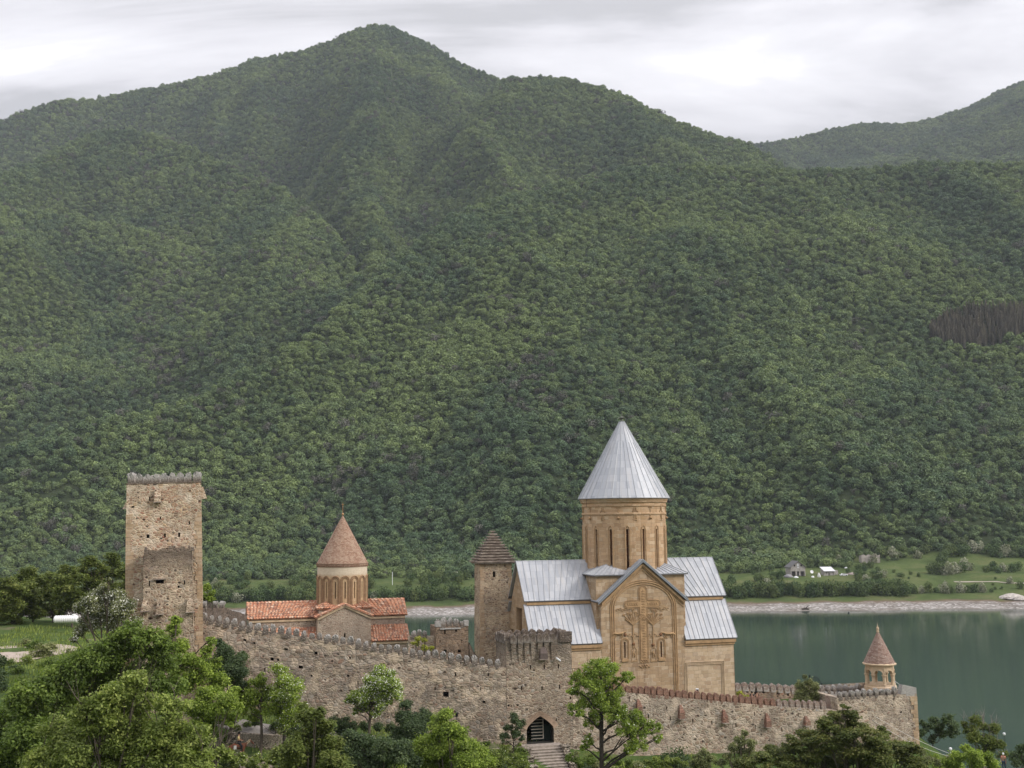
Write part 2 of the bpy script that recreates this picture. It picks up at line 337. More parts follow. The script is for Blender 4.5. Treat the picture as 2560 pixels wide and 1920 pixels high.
# the far side: ridges, each a crest line (photo column, photo row, distance) and a front slope
def crest(pts, slope, back=.55, k=1.0):
    a = np.array([FP(p[0], p[1], p[2]) for p in pts]); r = a[:, 0]/a[:, 1]; o = np.argsort(r)
    return dict(r=r[o], z=a[o, 2], y=a[o, 1], s=slope, b=back)
def tanv(py): return math.tan(PITCH+math.atan((960-py)/F))
T = 1.1573
def plane(pts, z0, y0, s): return [(px*T, py*T, (CZ-z0+s*y0)/(s-tanv(py*T+12))) for px, py in pts]
LAYERS = [
 crest(plane([(-160,1010),(0,966),(200,912),(380,868),(480,818),(600,765),(700,690),(800,605),(900,520),(980,470),(1050,436),(1200,398),(1380,360),(1500,352),(1640,360),(1750,366),(1850,363),(1950,354),(2100,352),(2212,354),(2400,345)], 18, 735, .70), .70, 1.25),
 crest(plane([(-200,440),(0,380),(60,352),(130,316),(190,288),(240,279),(300,280),(350,294),(430,326),(520,366),(620,410),(700,475),(760,560),(800,700)], 90, 900, .60), .74, .9),
 crest([(px*T, py*T, y) for px, py, y in [(-200,500,1500),(0,445,1550),(150,468,1560),(300,490,1540),(380,520,1500),(450,555,1450),(520,610,1400),(600,680,1330),(660,730,1280)]], .80, .8),
 crest([(px*T, py*T+8, y) for px, py, y in [(600,790,1300),(640,730,1370),(700,640,1450),(760,560,1580),(830,480,1680),(900,405,1760),(970,320,1850),(1020,245,1950),(1060,190,2020),(1095,162,2060),(1150,160,2080),(1230,163,2080),(1300,182,2060),(1360,204,2020),(1420,236,1990),(1480,260,1960),(1540,284,1930),(1600,303,1900),(1660,330,1880),(1720,370,1850)]], .80, .55),
 crest([(px*T, py*T+8, y) for px, py, y in [(400,420,2200),(440,350,2300),(509,300,2380),(579,260,2420),(650,215,2450),(700,160,2490),(760,84,2540),(810,53,2560),(880,110,2540),(950,200,2480),(1000,280,2400)]], .72, .55),
 crest([(px*T, py*T+7, y) for px, py, y in [(-250,310,2500),(-100,275,2600),(0,255,2650),(60,232,2650),(120,212,2660),(200,207,2680),(260,196,2700),(330,184,2700),(400,170,2700),(470,152,2700),(530,132,2700),(600,114,2680),(660,102,2650),(720,79,2620),(770,56,2600),(810,49,2600),(850,52,2600),(890,76,2580),(950,104,2540),(1010,134,2500),(1040,146,2480),(1075,160,2450),(1110,185,2400),(1170,250,2350)]], .92),
 crest([(px*T, py*T+6, y) for px, py, y in [(1400,400,3100),(1550,330,3200),(1610,309,3300),(1700,295,3350),(1750,285,3380),(1800,273,3400),(1870,263,3450),(1960,263,3450),(2020,252,3450),(2080,232,3450),(2140,204,3450),(2212,174,3450),(2350,110,3450),(2600,80,3450)]], .60),
 crest([(px*T, py*T+6, y) for px, py, y in [(1800,440,2500),(1880,400,2600),(1950,330,2800),(2040,280,3000),(2120,235,3150),(2212,178,3250),(2350,120,3300),(2600,90,3300)]], .62),
]
def shore(r): return 562 + 7*(vnoise(r*22+3, 0*r)-.5) + 4*(vnoise(r*90+3, 0*r)-.5)
def z_far(x, y):
    r = x/y; ys = shore(r)
    d = y-ys
    z = np.interp(d, [-60, -10, 0, 12, 29, 78, 175, 300, 900], [-8, -3, 0, 1.7, 4.3, 12.6, 20.5, 24, 30])
    z = z + (fbm(x/30, y/30, 3)-.5)*2.2*np.clip(d/60, 0, 1)
    K = 9.0; acc = np.exp(np.clip(z/K, -60, 700)); m = z.copy(); zs = [z]
    for L in LAYERS:
        zc = np.interp(r, L['r'], L['z']); yc = np.interp(r, L['r'], L['y'])
        off = np.maximum(L['r'][0]-r, r-L['r'][-1]).clip(0)*y
        zz = np.where(y < yc, zc-L['s']*(yc-y), zc-L['b']*(y-yc)) - off*.7
        rd = 26.0; q = np.abs(y-yc); zz = zz - np.where(q < rd, (rd-q)**2/(2*rd)*.5, 0)
        # gullies running down the slope, none at the crest
        q = np.clip(np.abs(y-yc)/260, 0, 1)
        w = fbm(x/250+y/1100+L['s']*30, y/760+1.7, 2, True)-.60
        zz = zz + w*np.minimum(190, 40+zc*.38)*(.42 if L is LAYERS[0] else .75)*q
        w = fbm(x/85+y/420, y/300+4.4, 3)-.5
        zz = zz + w*34*np.clip(q*2, 0.1, 1)
        zs.append(zz)
    A = np.stack(zs); M = A.max(0); z = M + K*np.log(np.exp((A-M)/K).sum(0)) - 0
    z = np.where(d < 60, np.minimum(z, np.interp(d, [-60, -10, 0, 12, 29, 60], [-8, -3, 0, 1.7, 4.3, 11])+ (vnoise(x/9, y/5)-.5)*1.0*np.clip(d/6, 0, 1)*(d > 0)), z)
    return z
def H(x, y):
    x = np.asarray(x, float); y = np.asarray(y, float)
    return np.where(y < 400, g_near(x, y), z_far(x, np.maximum(y, 401)))
def ground_z(x, y):
    x, y = np.array([float(x)]), np.array([float(y)]); return float((g_near(x, y) if y[0] < 400 else z_far(x, y))[0])

# ground material of the near side
def m_ground():
    m, nt, b = new_mat('earth and grass'); g = G(nt); c = objc(g)
    col = g.ramp(g.noise(c, .35, 5, .65), [(.3, (.035, .060, .018)), (.5, (.060, .095, .028)), (.62, (.085, .115, .035)), (.75, (.11, .115, .05))])
    col = g.mix(g.math('MULTIPLY', g.step(g.noise(c, 2.5, 4, .7), .5, .7), .5), col, (.13, .14, .055))
    col = g.mix(g.math('MULTIPLY', g.step(g.noise(c, .13, 4, .6), .60, .68), .6), col, (.20, .165, .12))
    z = g.n('ShaderNodeSeparateXYZ', {0: c}).outputs[2]
    col = g.mix(g.step(z, 5.0, 2.0), col, (.30, .26, .21))
    nt.links.new(col, b.inputs['Base Color']); b.inputs['Roughness'].default_value = 1; b.inputs['Specular IOR Level'].default_value = .05
    nt.links.new(g.bump(g.noise(c, 6, 5, .7), .6, .1), b.inputs['Normal']); return m
M_GROUND = m_ground()
xs = np.linspace(-150, 150, 301); ys = np.linspace(-45, 330, 321); X, Y = np.meshgrid(xs, ys)
Z = g_near(X, Y)
tag(add('ground', grid_mesh('ground', X, Y, Z, M_GROUND)), kind='structure')

def m_mount():
    m, nt, b = new_mat('forest floor, meadow and gravel beach'); g = G(nt); c = objc(g)
    z = g.n('ShaderNodeSeparateXYZ', {0: c}).outputs[2]
    meadow = g.ramp(g.noise(c, .05, 5, .6), [(.3, (.050, .072, .026)), (.5, (.085, .115, .040)), (.68, (.125, .135, .058)), (.8, (.16, .15, .085))])
    meadow = g.mix(g.math('MULTIPLY', g.step(g.noise(c, .5, 4, .7), .5, .7), .5), meadow, (.045, .07, .022))
    floor = g.ramp(g.noise(c, .03, 4), [(.35, (.022, .034, .016)), (.7, (.050, .062, .030))])
    grav = g.n('ShaderNodeTexVoronoi', {'Vector': g.mapping(c, (1, 1, 2.5)), 'Scale': .9})
    gc = g.ramp(g.n('ShaderNodeSeparateColor', {0: grav.outputs['Color']}).outputs[0], [(0, (.15, .135, .12)), (.5, (.27, .25, .23)), (.85, (.37, .345, .325)), (1, (.52, .50, .48))])
    gc = g.mix(g.math('MULTIPLY', g.step(g.noise(g.mapping(c, (.06, .06, 1.6)), 1.0, 4, .6), .5, .62), .75), gc, (.15, .125, .105))
    wet = g.step(g.math('ADD', z, g.math('MULTIPLY', g.noise(c, .15, 3), 1.0)), 0.9, .5)
    gc = g.mix(g.math('MULTIPLY', wet, .45), gc, (.16, .14, .12))
    zz = g.math('ADD', z, g.math('MULTIPLY', g.noise(c, .06, 4, .6), 3.0))
    soil = g.mix(g.step(zz, 3.6, 4.3), gc, (.16, .115, .085))
    col = g.mix(g.step(zz, 4.1, 4.9), soil, meadow)
    col = g.mix(g.step(zz, 23.5, 26.0), col, floor)
    nt.links.new(col, b.inputs['Base Color']); b.inputs['Roughness'].default_value = 1; b.inputs['Specular IOR Level'].default_value = .05
    nt.links.new(g.bump(g.noise(c, 1.2, 5, .7), .8, .6), b.inputs['Normal']); return m
M_MOUNT = m_mount()
rs = np.linspace(-.80, .80, 621); yy = np.concatenate([np.linspace(480, 760, 130), 760*(4300/760)**(np.linspace(0, 1, 300)[1:])])
RR, YY = np.meshgrid(rs, yy); XX = RR*YY; ZZ = z_far(XX, YY)
tag(add('mountain', grid_mesh('mountain', XX, YY, ZZ, M_MOUNT)), kind='structure')

def m_water():
    m, nt, b = new_mat('green lake water'); g = G(nt); c = objc(g)
    b.inputs['Base Color'].default_value = (.025, .06, .042, 1); b.inputs['Roughness'].default_value = .06; b.inputs['IOR'].default_value = 1.33
    col = g.mix(g.step(g.noise(c, .012, 3), .3, .7), (.034, .058, .048), (.048, .074, .060)); nt.links.new(col, b.inputs['Base Color'])
    w1 = g.noise(g.mapping(c, (.35, 1.0, 1)), 1.6, 3, .55); w2 = g.noise(g.mapping(c, (.12, .9, 1), rot=(0, 0, .1)), .5, 3, .5)
    h = g.math('ADD', w1, g.math('MULTIPLY', w2, 2.0))
    calm = g.step(g.noise(g.mapping(c, (.004, .02, 1)), 1.0, 3), .35, .65)
    bp = g.n('ShaderNodeBump', {'Height': h, 'Strength': g.math('ADD', .045, g.math('MULTIPLY', calm, .10)), 'Distance': .12}).outputs[0]
    nt.links.new(bp, b.inputs['Normal']); return m
w = MB(); w.face([(-1500, 100, 0), (1500, 100, 0), (1500, 900, 0), (-1500, 900, 0)])
tag(w.build('lake_water', m_water()), kind='structure')

# ------------------------------------------------------------------ trees of the far forest
def tree_leaves(rng, n, size, lobes, flat=.8, zlift=.35):
    """leaf clumps over several lobes (x,y,z,r): returns (4n,3) corners and (n) tint"""
    L = np.array(lobes); wgt = L[:, 3]**2; k = rng.choice(len(L), n, p=wgt/wgt.sum())
    d = rng.normal(size=(n, 3)); d[:, 2] = d[:, 2]*.9+zlift; d /= np.linalg.norm(d, axis=1)[:, None]
    rad = L[k, 3]*(rng.random(n)**.35*.35+.70)
    c = L[k, :3] + d*rad[:, None]*np.array([1, 1, flat])
    nrm = d + rng.normal(size=(n, 3))*.55; nrm[:, 2] += .35; nrm /= np.linalg.norm(nrm, axis=1)[:, None]
    a = np.cross(nrm, rng.normal(size=(n, 3))); a /= np.linalg.norm(a, axis=1)[:, None]; b = np.cross(nrm, a)
    s = (size*(.6+.8*rng.random(n)))[:, None]
    q = np.stack([c-a*s, c-b*s*.62, c+a*s, c+b*s*.62], 1).reshape(-1, 3)
    t = np.clip(.30+.42*rng.random(n) + rng.normal(size=len(L))[k]*.16, 0, 1)
    return q, t
M_FAR = foliage('broadleaf forest foliage', (.040, .056, .032), (0, 0, 0), (.225, .270, .140), instanced=True, transl=.15)
M_BARE = foliage('grey twigs', (.085, .080, .072), (0, 0, 0), (.185, .175, .155), instanced=True, transl=.05)
SRC = bpy.data.collections.new('forest tree kinds')          # not linked to the scene: only a source for the forest
def far_variants():
    for v in range(8):
        rng = np.random.default_rng(100+v); nl = 6+v % 4; lobes = []
        for i in range(nl):
            a = rng.random()*6.28; rr = rng.random()**.6*.52
            lobes.append((math.cos(a)*rr, math.sin(a)*rr, .95+rng.random()*.55-rr*.5, .34+.22*rng.random()))
        lobes.append((0, 0, .85, .62)); lobes.append((.1, -.1, .45, .5))
        q, t = tree_leaves(rng, 700, .10, lobes, .8)
        me = quads_mesh('crown', q, 4, M_FAR, t); o = bpy.data.objects.new('crown', me); o.name = 'tree_kind_%02d' % v; SRC.objects.link(o)
    for v in range(8, 10):             # grey, hardly leafed trees
        rng = np.random.default_rng(200+v); lobes = [(rng.normal()*.3, rng.normal()*.3, .8+rng.random()*.6, .45) for i in range(6)]
        q, t = tree_leaves(rng, 330, .085, lobes, 1.0); me = quads_mesh('crown', q, 4, M_BARE, t); o = bpy.data.objects.new('tree_kind_%02d' % v, me); SRC.objects.link(o)
    rng = np.random.default_rng(400)   # dark plantation conifer
    V = []; T_ = []
    for i in range(520):
        h = rng.random()**.8; a = rng.random()*6.283; r = (1-h)*.30+.02; rr = r*(.5+.5*rng.random()); z = .15+h*2.1
        c = np.array([math.cos(a)*rr, math.sin(a)*rr, z]); d = np.array([math.cos(a), math.sin(a), -.25]); t = np.array([-math.sin(a), math.cos(a), 0])
        V += [c-t*.05, c-d*.07, c+t*.05, c+d*.12]; T_.append(rng.random()*.6)
    me = quads_mesh('crown', np.array(V), 4, M_BARE, T_); o = bpy.data.objects.new('tree_kind_10', me); SRC.objects.link(o)
far_variants()
def scatter_group(name):
    ng = bpy.data.node_groups.new(name, 'GeometryNodeTree')
    ng.interface.new_socket('Geometry', in_out='INPUT', socket_type='NodeSocketGeometry'); ng.interface.new_socket('Geometry', in_out='OUTPUT', socket_type='NodeSocketGeometry')
    N = ng.nodes; gi = N.new('NodeGroupInput'); go = N.new('NodeGroupOutput'); iop = N.new('GeometryNodeInstanceOnPoints'); ci = N.new('GeometryNodeCollectionInfo')
    ci.inputs['Collection'].default_value = SRC; ci.inputs['Separate Children'].default_value = True; ci.inputs['Reset Children'].default_value = True
    def attr(nm, ty):
        a = N.new('GeometryNodeInputNamedAttribute'); a.data_type = ty; a.inputs['Name'].default_value = nm; return a.outputs['Attribute']
    ng.links.new(gi.outputs[0], iop.inputs['Points']); ng.links.new(ci.outputs[0], iop.inputs['Instance']); iop.inputs['Pick Instance'].default_value = True
    ng.links.new(attr('vid', 'INT'), iop.inputs['Instance Index'])
    ng.links.new(attr('rot', 'FLOAT_VECTOR'), iop.inputs['Rotation']); ng.links.new(attr('scl', 'FLOAT_VECTOR'), iop.inputs['Scale'])
    ng.links.new(iop.outputs[0], go.inputs[0]); return ng
NG = scatter_group('forest scatter')
def forest(name, P, vid, rot, scl, col):
    me = bpy.data.meshes.new(name); me.vertices.add(len(P)); me.vertices.foreach_set('co', P.astype(np.float32).ravel())
    a = me.attributes.new('vid', 'INT', 'POINT'); a.data.foreach_set('value', vid.astype(np.int32))
    a = me.attributes.new('rot', 'FLOAT_VECTOR', 'POINT'); a.data.foreach_set('vector', rot.astype(np.float32).ravel())
    a = me.attributes.new('scl', 'FLOAT_VECTOR', 'POINT'); a.data.foreach_set('vector', scl.astype(np.float32).ravel())
    a = me.attributes.new('itint', 'FLOAT_VECTOR', 'POINT'); a.data.foreach_set('vector', col.astype(np.float32).ravel())
    o = add(name, me); md = o.modifiers.new('scatter', 'NODES'); md.node_group = NG; return o
def make_forest():
    rng = np.random.default_rng(77)
    # hidden-surface table of the bare terrain, seen from the photograph's side
    el = (ZZ-CZ)/YY; rm = np.maximum.accumulate(el, axis=0)
    P = []
    y = 640.0
    while y < 3500:
        s = 5.0 if y < 1000 else (5.6 if y < 1500 else (6.4 if y < 2200 else 7.4))
        xs = np.arange(-.62*y, .62*y, s); P.append(np.c_[xs+rng.uniform(-.5, .5, len(xs))*s, y+rng.uniform(-.5, .5, len(xs))*s]); y += s*.80
    P = np.concatenate(P); z = z_far(P[:, 0], P[:, 1]); P = np.c_[P, z]
    px, py = proj(P)
    ri = np.clip(((P[:, 0]/P[:, 1]-rs[0])/(rs[1]-rs[0])).astype(int), 0, len(rs)-1); yi = np.clip(np.searchsorted(yy, P[:, 1])-1, 0, len(yy)-1)
    e = (P[:, 2]+9-CZ)/P[:, 1]; vis = e > rm[np.maximum(yi-1, 0), ri]-.0012
    keep = vis & (px > -230) & (px < 2800)
    # the meadow and the bank by the lake carry single trees instead
    near = (P[:, 1] < 652) | ((P[:, 1] < 700+8*np.sin(px/60)) & (px > 2195)) | ((P[:, 1] < 674) & (px > 1940) & (px < 2196)) | ((P[:, 1] < 700) & (px > 2135) & (px < 2215)) | ((P[:, 1] < 660+6*np.sin(px/30)) & (px > 1780))
    keep &= ~near
    # thin, grassy patches
    def blob(cx, cy, rx, ry): return ((px-cx)/rx)**2+((py-cy)/ry)**2
    n_ = fbm(P[:, 0]/40, P[:, 1]/40, 3)
    thin = ((blob(30, 1215, 190, 75) < 1) & (n_ > .40)) | ((blob(880, 148, 75, 9) < 1)) | ((blob(2235, 866, 58, 9) < 1)) | (blob(430, 285, 120, 10) < 1) & (n_ > .5) | (blob(1330, 1375, 60, 8) < 1) & (n_ > .45) | ((blob(2330, 1355, 160, 10) < 1.0)) 
    keep &= ~(thin & (rng.random(len(P)) < .60))
    ptop = np.interp(px, [2325, 2360, 2420, 2600], [838, 800, 778, 768]); pbot = np.interp(px, [2325, 2360, 2450, 2560, 2600], [850, 868, 870, 846, 840])
    pj = (fbm(P[:, 0]/9, P[:, 1]/30, 2)-.5)*26; pine = (px > 2325+pj) & (py > ptop+pj) & (py < pbot+pj*.6)
    keep &= ~pine
    P = P[keep]; px = px[keep]; py = py[keep]; n = len(P)
    sz = (2.5+4.6*rng.random(n)**1.9+1.6*np.clip(fbm(P[:, 0]/70+5, P[:, 1]/70, 2)-.45, 0, 1)*4)*(1+.10*(P[:, 1] > 1500))*(1+.12*(P[:, 1] > 2200)); sz *= np.where(rng.random(n) < .12, .6, 1)
    low = np.clip((P[:, 2]-20)/60, 0, 1); sz *= .72+.28*low
    scl = np.stack([sz*rng.uniform(.85, 1.15, n), sz*rng.uniform(.85, 1.15, n), sz*rng.uniform(.72, 1.12, n)], 1)
    rot = np.stack([rng.normal(size=n)*.08, rng.normal(size=n)*.08, rng.random(n)*6.28], 1)
    vid = rng.integers(0, 8, n)
    patch = fbm(P[:, 0]/90, P[:, 1]/110, 3)
    h = np.clip(rng.random(n)*.80+(patch-.5)*1.7+.12, 0, 1)[:, None]
    c0 = np.array([.60, .78, .74]); c1 = np.array([.90, 1.03, .82]); c2 = np.array([1.28, 1.36, .94])
    col = np.where(h < .5, c0+(c1-c0)*h*2, c1+(c2-c1)*(h-.5)*2)
    g2 = fbm(P[:, 0]/60+40, P[:, 1]/80, 3); grey = (rng.random(n) < .018+.22*np.clip(g2-.60, 0, 1)*4*(px < 1500) + .16*(px < 820)*(py > 640)*(py < 1060)*np.clip(g2-.42, 0, .3)*4); 
    col[grey] = np.array([.85, .88, .80])*rng.uniform(.7, 1.1, (grey.sum(), 1)); vid[grey] = rng.integers(8, 10, grey.sum())
    dk = rng.random(n) < .07; col[dk] *= .62
    P[:, 2] -= sz*.35
    tag(forest('forest', P, vid, rot, scl, col), 'dense green broadleaf forest covering the slopes of the mountain', 'forest', kind='stuff')
    # the dark plantation
    ps = []
    for i in range(760):
        a = rng.uniform(2325, 2660); b = rng.uniform(np.interp(a, [2325, 2360, 2420, 2600], [842, 806, 785, 775]), np.interp(a, [2325, 2360, 2450, 2560, 2600], [852, 872, 874, 850, 842]))
        lo, hi = 760., 1500.
        yv = np.linspace(lo, hi, 400); d = ray(a, b); q = CAM+d[None]*(yv/d[1])[:, None]; zz = z_far(q[:, 0], q[:, 1]); k = np.argmax(q[:, 2] < zz)
        ps.append((q[k, 0], q[k, 1], zz[k]))
    Q = np.array(ps); n = len(Q); sz = 4.2+1.6*rng.random(n)
    tag(forest('conifer_plantation', Q-np.array([0, 0, 1.0]), np.full(n, 10), np.stack([0*sz, 0*sz, rng.random(n)*6.28], 1), np.stack([sz, sz, sz*1.15], 1), (2.3+1.8*rng.random(n))[:, None]*np.array([1.0, .97, .92])),
        'dark purplish brown stand of conifers cutting a block out of the green slope', 'conifer stand', kind='stuff')
    print('forest trees', len(P))
make_forest()

# ------------------------------------------------------------------ air
def haze():
    m = bpy.data.materials.new('pale haze'); m.use_nodes = True; nt = m.node_tree; nt.nodes.clear()
    v = nt.nodes.new('ShaderNodeVolumePrincipled'); v.inputs['Density'].default_value = HAZE; v.inputs['Color'].default_value = (.80, .86, 1.0, 1); v.inputs['Anisotropy'].default_value = .0
    o = nt.nodes.new('ShaderNodeOutputMaterial'); nt.links.new(v.outputs[0], o.inputs['Volume'])
    b = MB(); b.box((-3200, -80, -10), (3200, 4400, 1500)); h = b.build('haze', m); tag(h, 'thin pale haze over the valley and mountain', 'haze', kind='stuff')
HAZE = .000052
haze()
# ------------------------------------------------------------------ the fortress: materials
RUB_WARM = [(.42, .32, .235), (.26, .185, .13), (.52, .43, .335), (.34, .27, .21), (.20, .135, .10), (.47, .36, .26), (.38, .345, .30), (.30, .20, .15), (.56, .48, .39)]
RUB_GREY = [(0.407, 0.337, 0.273), (0.242, 0.183, 0.144), (0.504, 0.436, 0.36), (0.349, 0.297, 0.252), (0.184, 0.139, 0.108), (0.446, 0.351, 0.273), (0.388, 0.361, 0.33), (0.301, 0.198, 0.149), (0.582, 0.525, 0.453)]
RUB_RED = [(.40, .31, .23), (.26, .125, .09), (.48, .39, .29), (.34, .25, .19), (.22, .15, .115), (.46, .34, .23), (.30, .17, .125), (.40, .34, .28), (.52, .43, .33)]
M_WALL = rubble('warm rubble masonry of the long wall', RUB_GREY, (.37, .32, .265), 2.2, 1.6, wear=(.15, .13, .115), wear_amt=.45, pale=(.56, .45, .33))
M_WALL2 = rubble('pale rubble masonry of the south wall', RUB_GREY, (.52, .45, .37), 2.2, 1.6, wear=(.20, .16, .13), wear_amt=.35, pale=(.60, .49, .38))
M_GATE = rubble('rubble masonry of the gate tower', RUB_GREY, (.43, .36, .28), 2.4, 1.8, wear=(.11, .095, .085), wear_amt=.35, wear_top=(13.0, 16.0, 2.2, .6, (.10, .085, .07)))
M_KEEP = rubble('mixed red and buff masonry of the tall tower', [(a*1.15, b*1.15, c*1.12) for a, b, c in RUB_RED], (.66, .56, .43), 2.6, 1.6, wear=(.34, .27, .205), wear_amt=.3, pale=(.66, .57, .45))
M_KEEP2 = rubble('older darker masonry of the tower annex', RUB_WARM, (.60, .50, .38), 2.9, 1.5, wear=(.17, .135, .11), wear_amt=.35, wear_top=(15.3, 17.3, 2.4, .75, (.11, .085, .07)))
M_CORNER = ashlar('ochre corner stones', (.50, .38, .25), (.44, .30, .19), (.46, .37, .28), (.56, .47, .36), .55, .33, wear_amt=.4)
M_MERL_G = rubble('grey lichened merlon stone', [(.32, .28, .25), (.18, .155, .14), (.42, .38, .34), (.26, .22, .19), (.12, .105, .095), (.48, .45, .42)], (.17, .145, .125), 4.6, 2.2, wear=(.08, .07, .06), wear_amt=.5, wear_top=(.30, .75, .30, .60, (.50, .49, .47)))
M_MERL_D = rubble('dark sooty merlon stone', [(.22, .18, .15), (.12, .10, .085), (.30, .25, .21), (.17, .14, .12)], (.11, .09, .08), 4.6, 2.2, wear=(.07, .06, .05), wear_amt=.5, pale=(.34, .31, .28))
M_MERL_R = rubble('reddish merlon stone', [(.30, .15, .11), (.21, .105, .08), (.38, .22, .165), (.26, .155, .12)], (.33, .25, .20), 4.0, 2.2, wear=(.09, .055, .045), wear_amt=.5)
M_MERL_P = rubble('pinkish grey merlon stone', [(.36, .27, .235), (.28, .19, .165), (.47, .42, .385), (.33, .27, .24)], (.36, .30, .26), 4.0, 2.0, wear=(.12, .09, .08), wear_amt=.4, pale=(.52, .50, .47))
M_ASH = ashlar('ochre ashlar of the church', (.48, .345, .215), (.40, .275, .165), (.44, .355, .265), (.62, .52, .40), .78, .42, wear=(.17, .12, .08), wear_amt=.75)
M_ASH_P = ashlar('paler ashlar of the aisle walls', (.60, .47, .32), (.52, .38, .25), (.46, .37, .285), (.66, .57, .44), .60, .40, wear=(.30, .21, .14))
M_DRUM = ashlar('ashlar of the drum', (.54, .37, .225), (.46, .30, .175), (.47, .37, .265), (.64, .50, .35), .74, .40, wear=(.26, .15, .085))
M_TRIM = plain('carved ochre stone', (.40, .26, .14), .85, var=.32, scale=1.6, bump=.4)
M_TRIM_P = plain('carved pale stone', (.52, .40, .27), .85, var=.3, scale=1.6, bump=.4)
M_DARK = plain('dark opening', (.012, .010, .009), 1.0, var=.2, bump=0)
M_IRON = plain('black iron', (.018, .018, .020), .5, .3, var=.2)
M_WOOD = plain('old grey timber', (.26, .21, .17), .85, var=.35, scale=3)
M_RUSTFRAME = plain('reddish window frame', (.20, .07, .035), .7, var=.3)
def m_metal():
    m, nt, b = new_mat('zinc sheet roofing'); g = G(nt); uv = uvw(g)
    br = g.n('ShaderNodeTexBrick', {'Vector': uv, 'Color1': (0, 0, 0, 1), 'Color2': (1, 1, 1, 1), 'Mortar': (.0, .0, .0, 1), 'Scale': 1.0, 'Mortar Size': .012, 'Mortar Smooth': .3, 'Brick Width': .56, 'Row Height': .92}, offset=0.0)
    r = g.n('ShaderNodeSeparateColor', {0: br.outputs['Color']}).outputs[0]
    col = g.ramp(r, [(0, (.31, .325, .355)), (.5, (.36, .375, .405)), (1, (.42, .43, .455))])
    st = g.noise(g.mapping(uv, (2.2, .16, 1)), 1.5, 4, .6)
    col = g.mix(g.math('MULTIPLY', g.step(st, .50, .72), .55), col, (.46, .43, .40))
    col = g.mix(g.math('MULTIPLY', g.step(g.noise(uv, 1.1, 4, .65), .52, .78), .3), col, (.33, .33, .36))
    col = g.mix(g.math('MULTIPLY', br.outputs['Fac'], .45), col, (.25, .26, .29))
    nt.links.new(col, b.inputs['Base Color']); b.inputs['Metallic'].default_value = .25; b.inputs['Specular IOR Level'].default_value = .5
    nt.links.new(g.math('ADD', .42, g.math('MULTIPLY', r, .15)), b.inputs['Roughness'])
    nt.links.new(g.bump(g.math('ADD', g.noise(uv, 2.2, 2), g.math('MULTIPLY', br.outputs['Fac'], -.4)), .18, .05), b.inputs['Normal']); return m
M_ZINC = m_metal()
M_SEAM = plain('zinc seam', (.36, .38, .40), .5, .25, var=.15)
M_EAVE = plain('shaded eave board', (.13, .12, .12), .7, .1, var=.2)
def m_tile(name, cols, row=.30):
    m, nt, b = new_mat(name); g = G(nt); uv = uvw(g)
    br = g.n('ShaderNodeTexBrick', {'Vector': uv, 'Color1': (0, 0, 0, 1), 'Color2': (1, 1, 1, 1), 'Mortar': (.0, .0, .0, 1), 'Scale': 1.0, 'Mortar Size': .02, 'Mortar Smooth': .5, 'Brick Width': .165*2, 'Row Height': row}, offset=0.0)
    r = g.n('ShaderNodeTexWhiteNoise', {'Vector': g.n('ShaderNodeVectorMath', {0: g.mapping(uv, (1/.165, 1/row, 1))}, operation='FLOOR').outputs[0]}, noise_dimensions='2D').outputs[0]
    col = g.ramp(r, [(i/(len(cols)-1), c) for i, c in enumerate(cols)])
    col = g.mix(g.math('MULTIPLY', g.step(g.noise(uv, .8, 4, .7), .50, .66), .8), col, (.14, .065, .05))
    col = g.mix(g.math('MULTIPLY', br.outputs['Fac'], .5), col, (.07, .035, .03))
    nt.links.new(col, b.inputs['Base Color']); b.inputs['Roughness'].default_value = .85; nt.links.new(g.bump(g.math('MULTIPLY', br.outputs['Fac'], -1.0), .6, .05), b.inputs['Normal']); return m
TILE_C = [(.52, .21, .11), (.62, .39, .26), (.44, .165, .09), (.56, .29, .17), (.20, .10, .07), (.68, .48, .35), (.48, .19, .10), (.54, .26, .15)]
M_TILE = m_tile('orange barrel tile', TILE_C)
def m_conebrick(name, c1, c2, c3, lich=.25):
    m, nt, b = new_mat(name); g = G(nt); uv = uvw(g)
    br = g.n('ShaderNodeTexBrick', {'Vector': uv, 'Color1': (0, 0, 0, 1), 'Color2': (1, 1, 1, 1), 'Mortar': (.3, .3, .3, 1), 'Scale': 1.0, 'Mortar Size': .012, 'Mortar Smooth': .5, 'Brick Width': .26, 'Row Height': .105})
    r = g.n('ShaderNodeSeparateColor', {0: br.outputs['Color']}).outputs[0]
    col = g.ramp(r, [(0, c1), (.5, c2), (1, c3)])
    col = g.mix(g.step(g.noise(g.mapping(uv, (.7, 1.6, 1)), 1.0, 5, .7), .48, .68), col, c3)
    col = g.mix(g.math('MULTIPLY', g.step(g.noise(uv, 3.2, 5, .75), .56, .70), lich*2), col, (.50, .46, .40))
    col = g.mix(g.math('MULTIPLY', br.outputs['Fac'], .6), col, tuple(x*.5 for x in c1))
    nt.links.new(col, b.inputs['Base Color']); b.inputs['Roughness'].default_value = .95; nt.links.new(g.bump(g.math('ADD', g.math('MULTIPLY', br.outputs['Fac'], -1.0), g.noise(uv, 6, 3)), .6, .03), b.inputs['Normal']); return m
M_CONE_B = m_conebrick('brick cone of the small church', (.22, .12, .08), (.31, .185, .125), (.40, .29, .21), .14)
M_CONE_S = m_conebrick('lichened brick cone of the bell tower', (.17, .095, .075), (.25, .155, .12), (.32, .245, .20), .6)
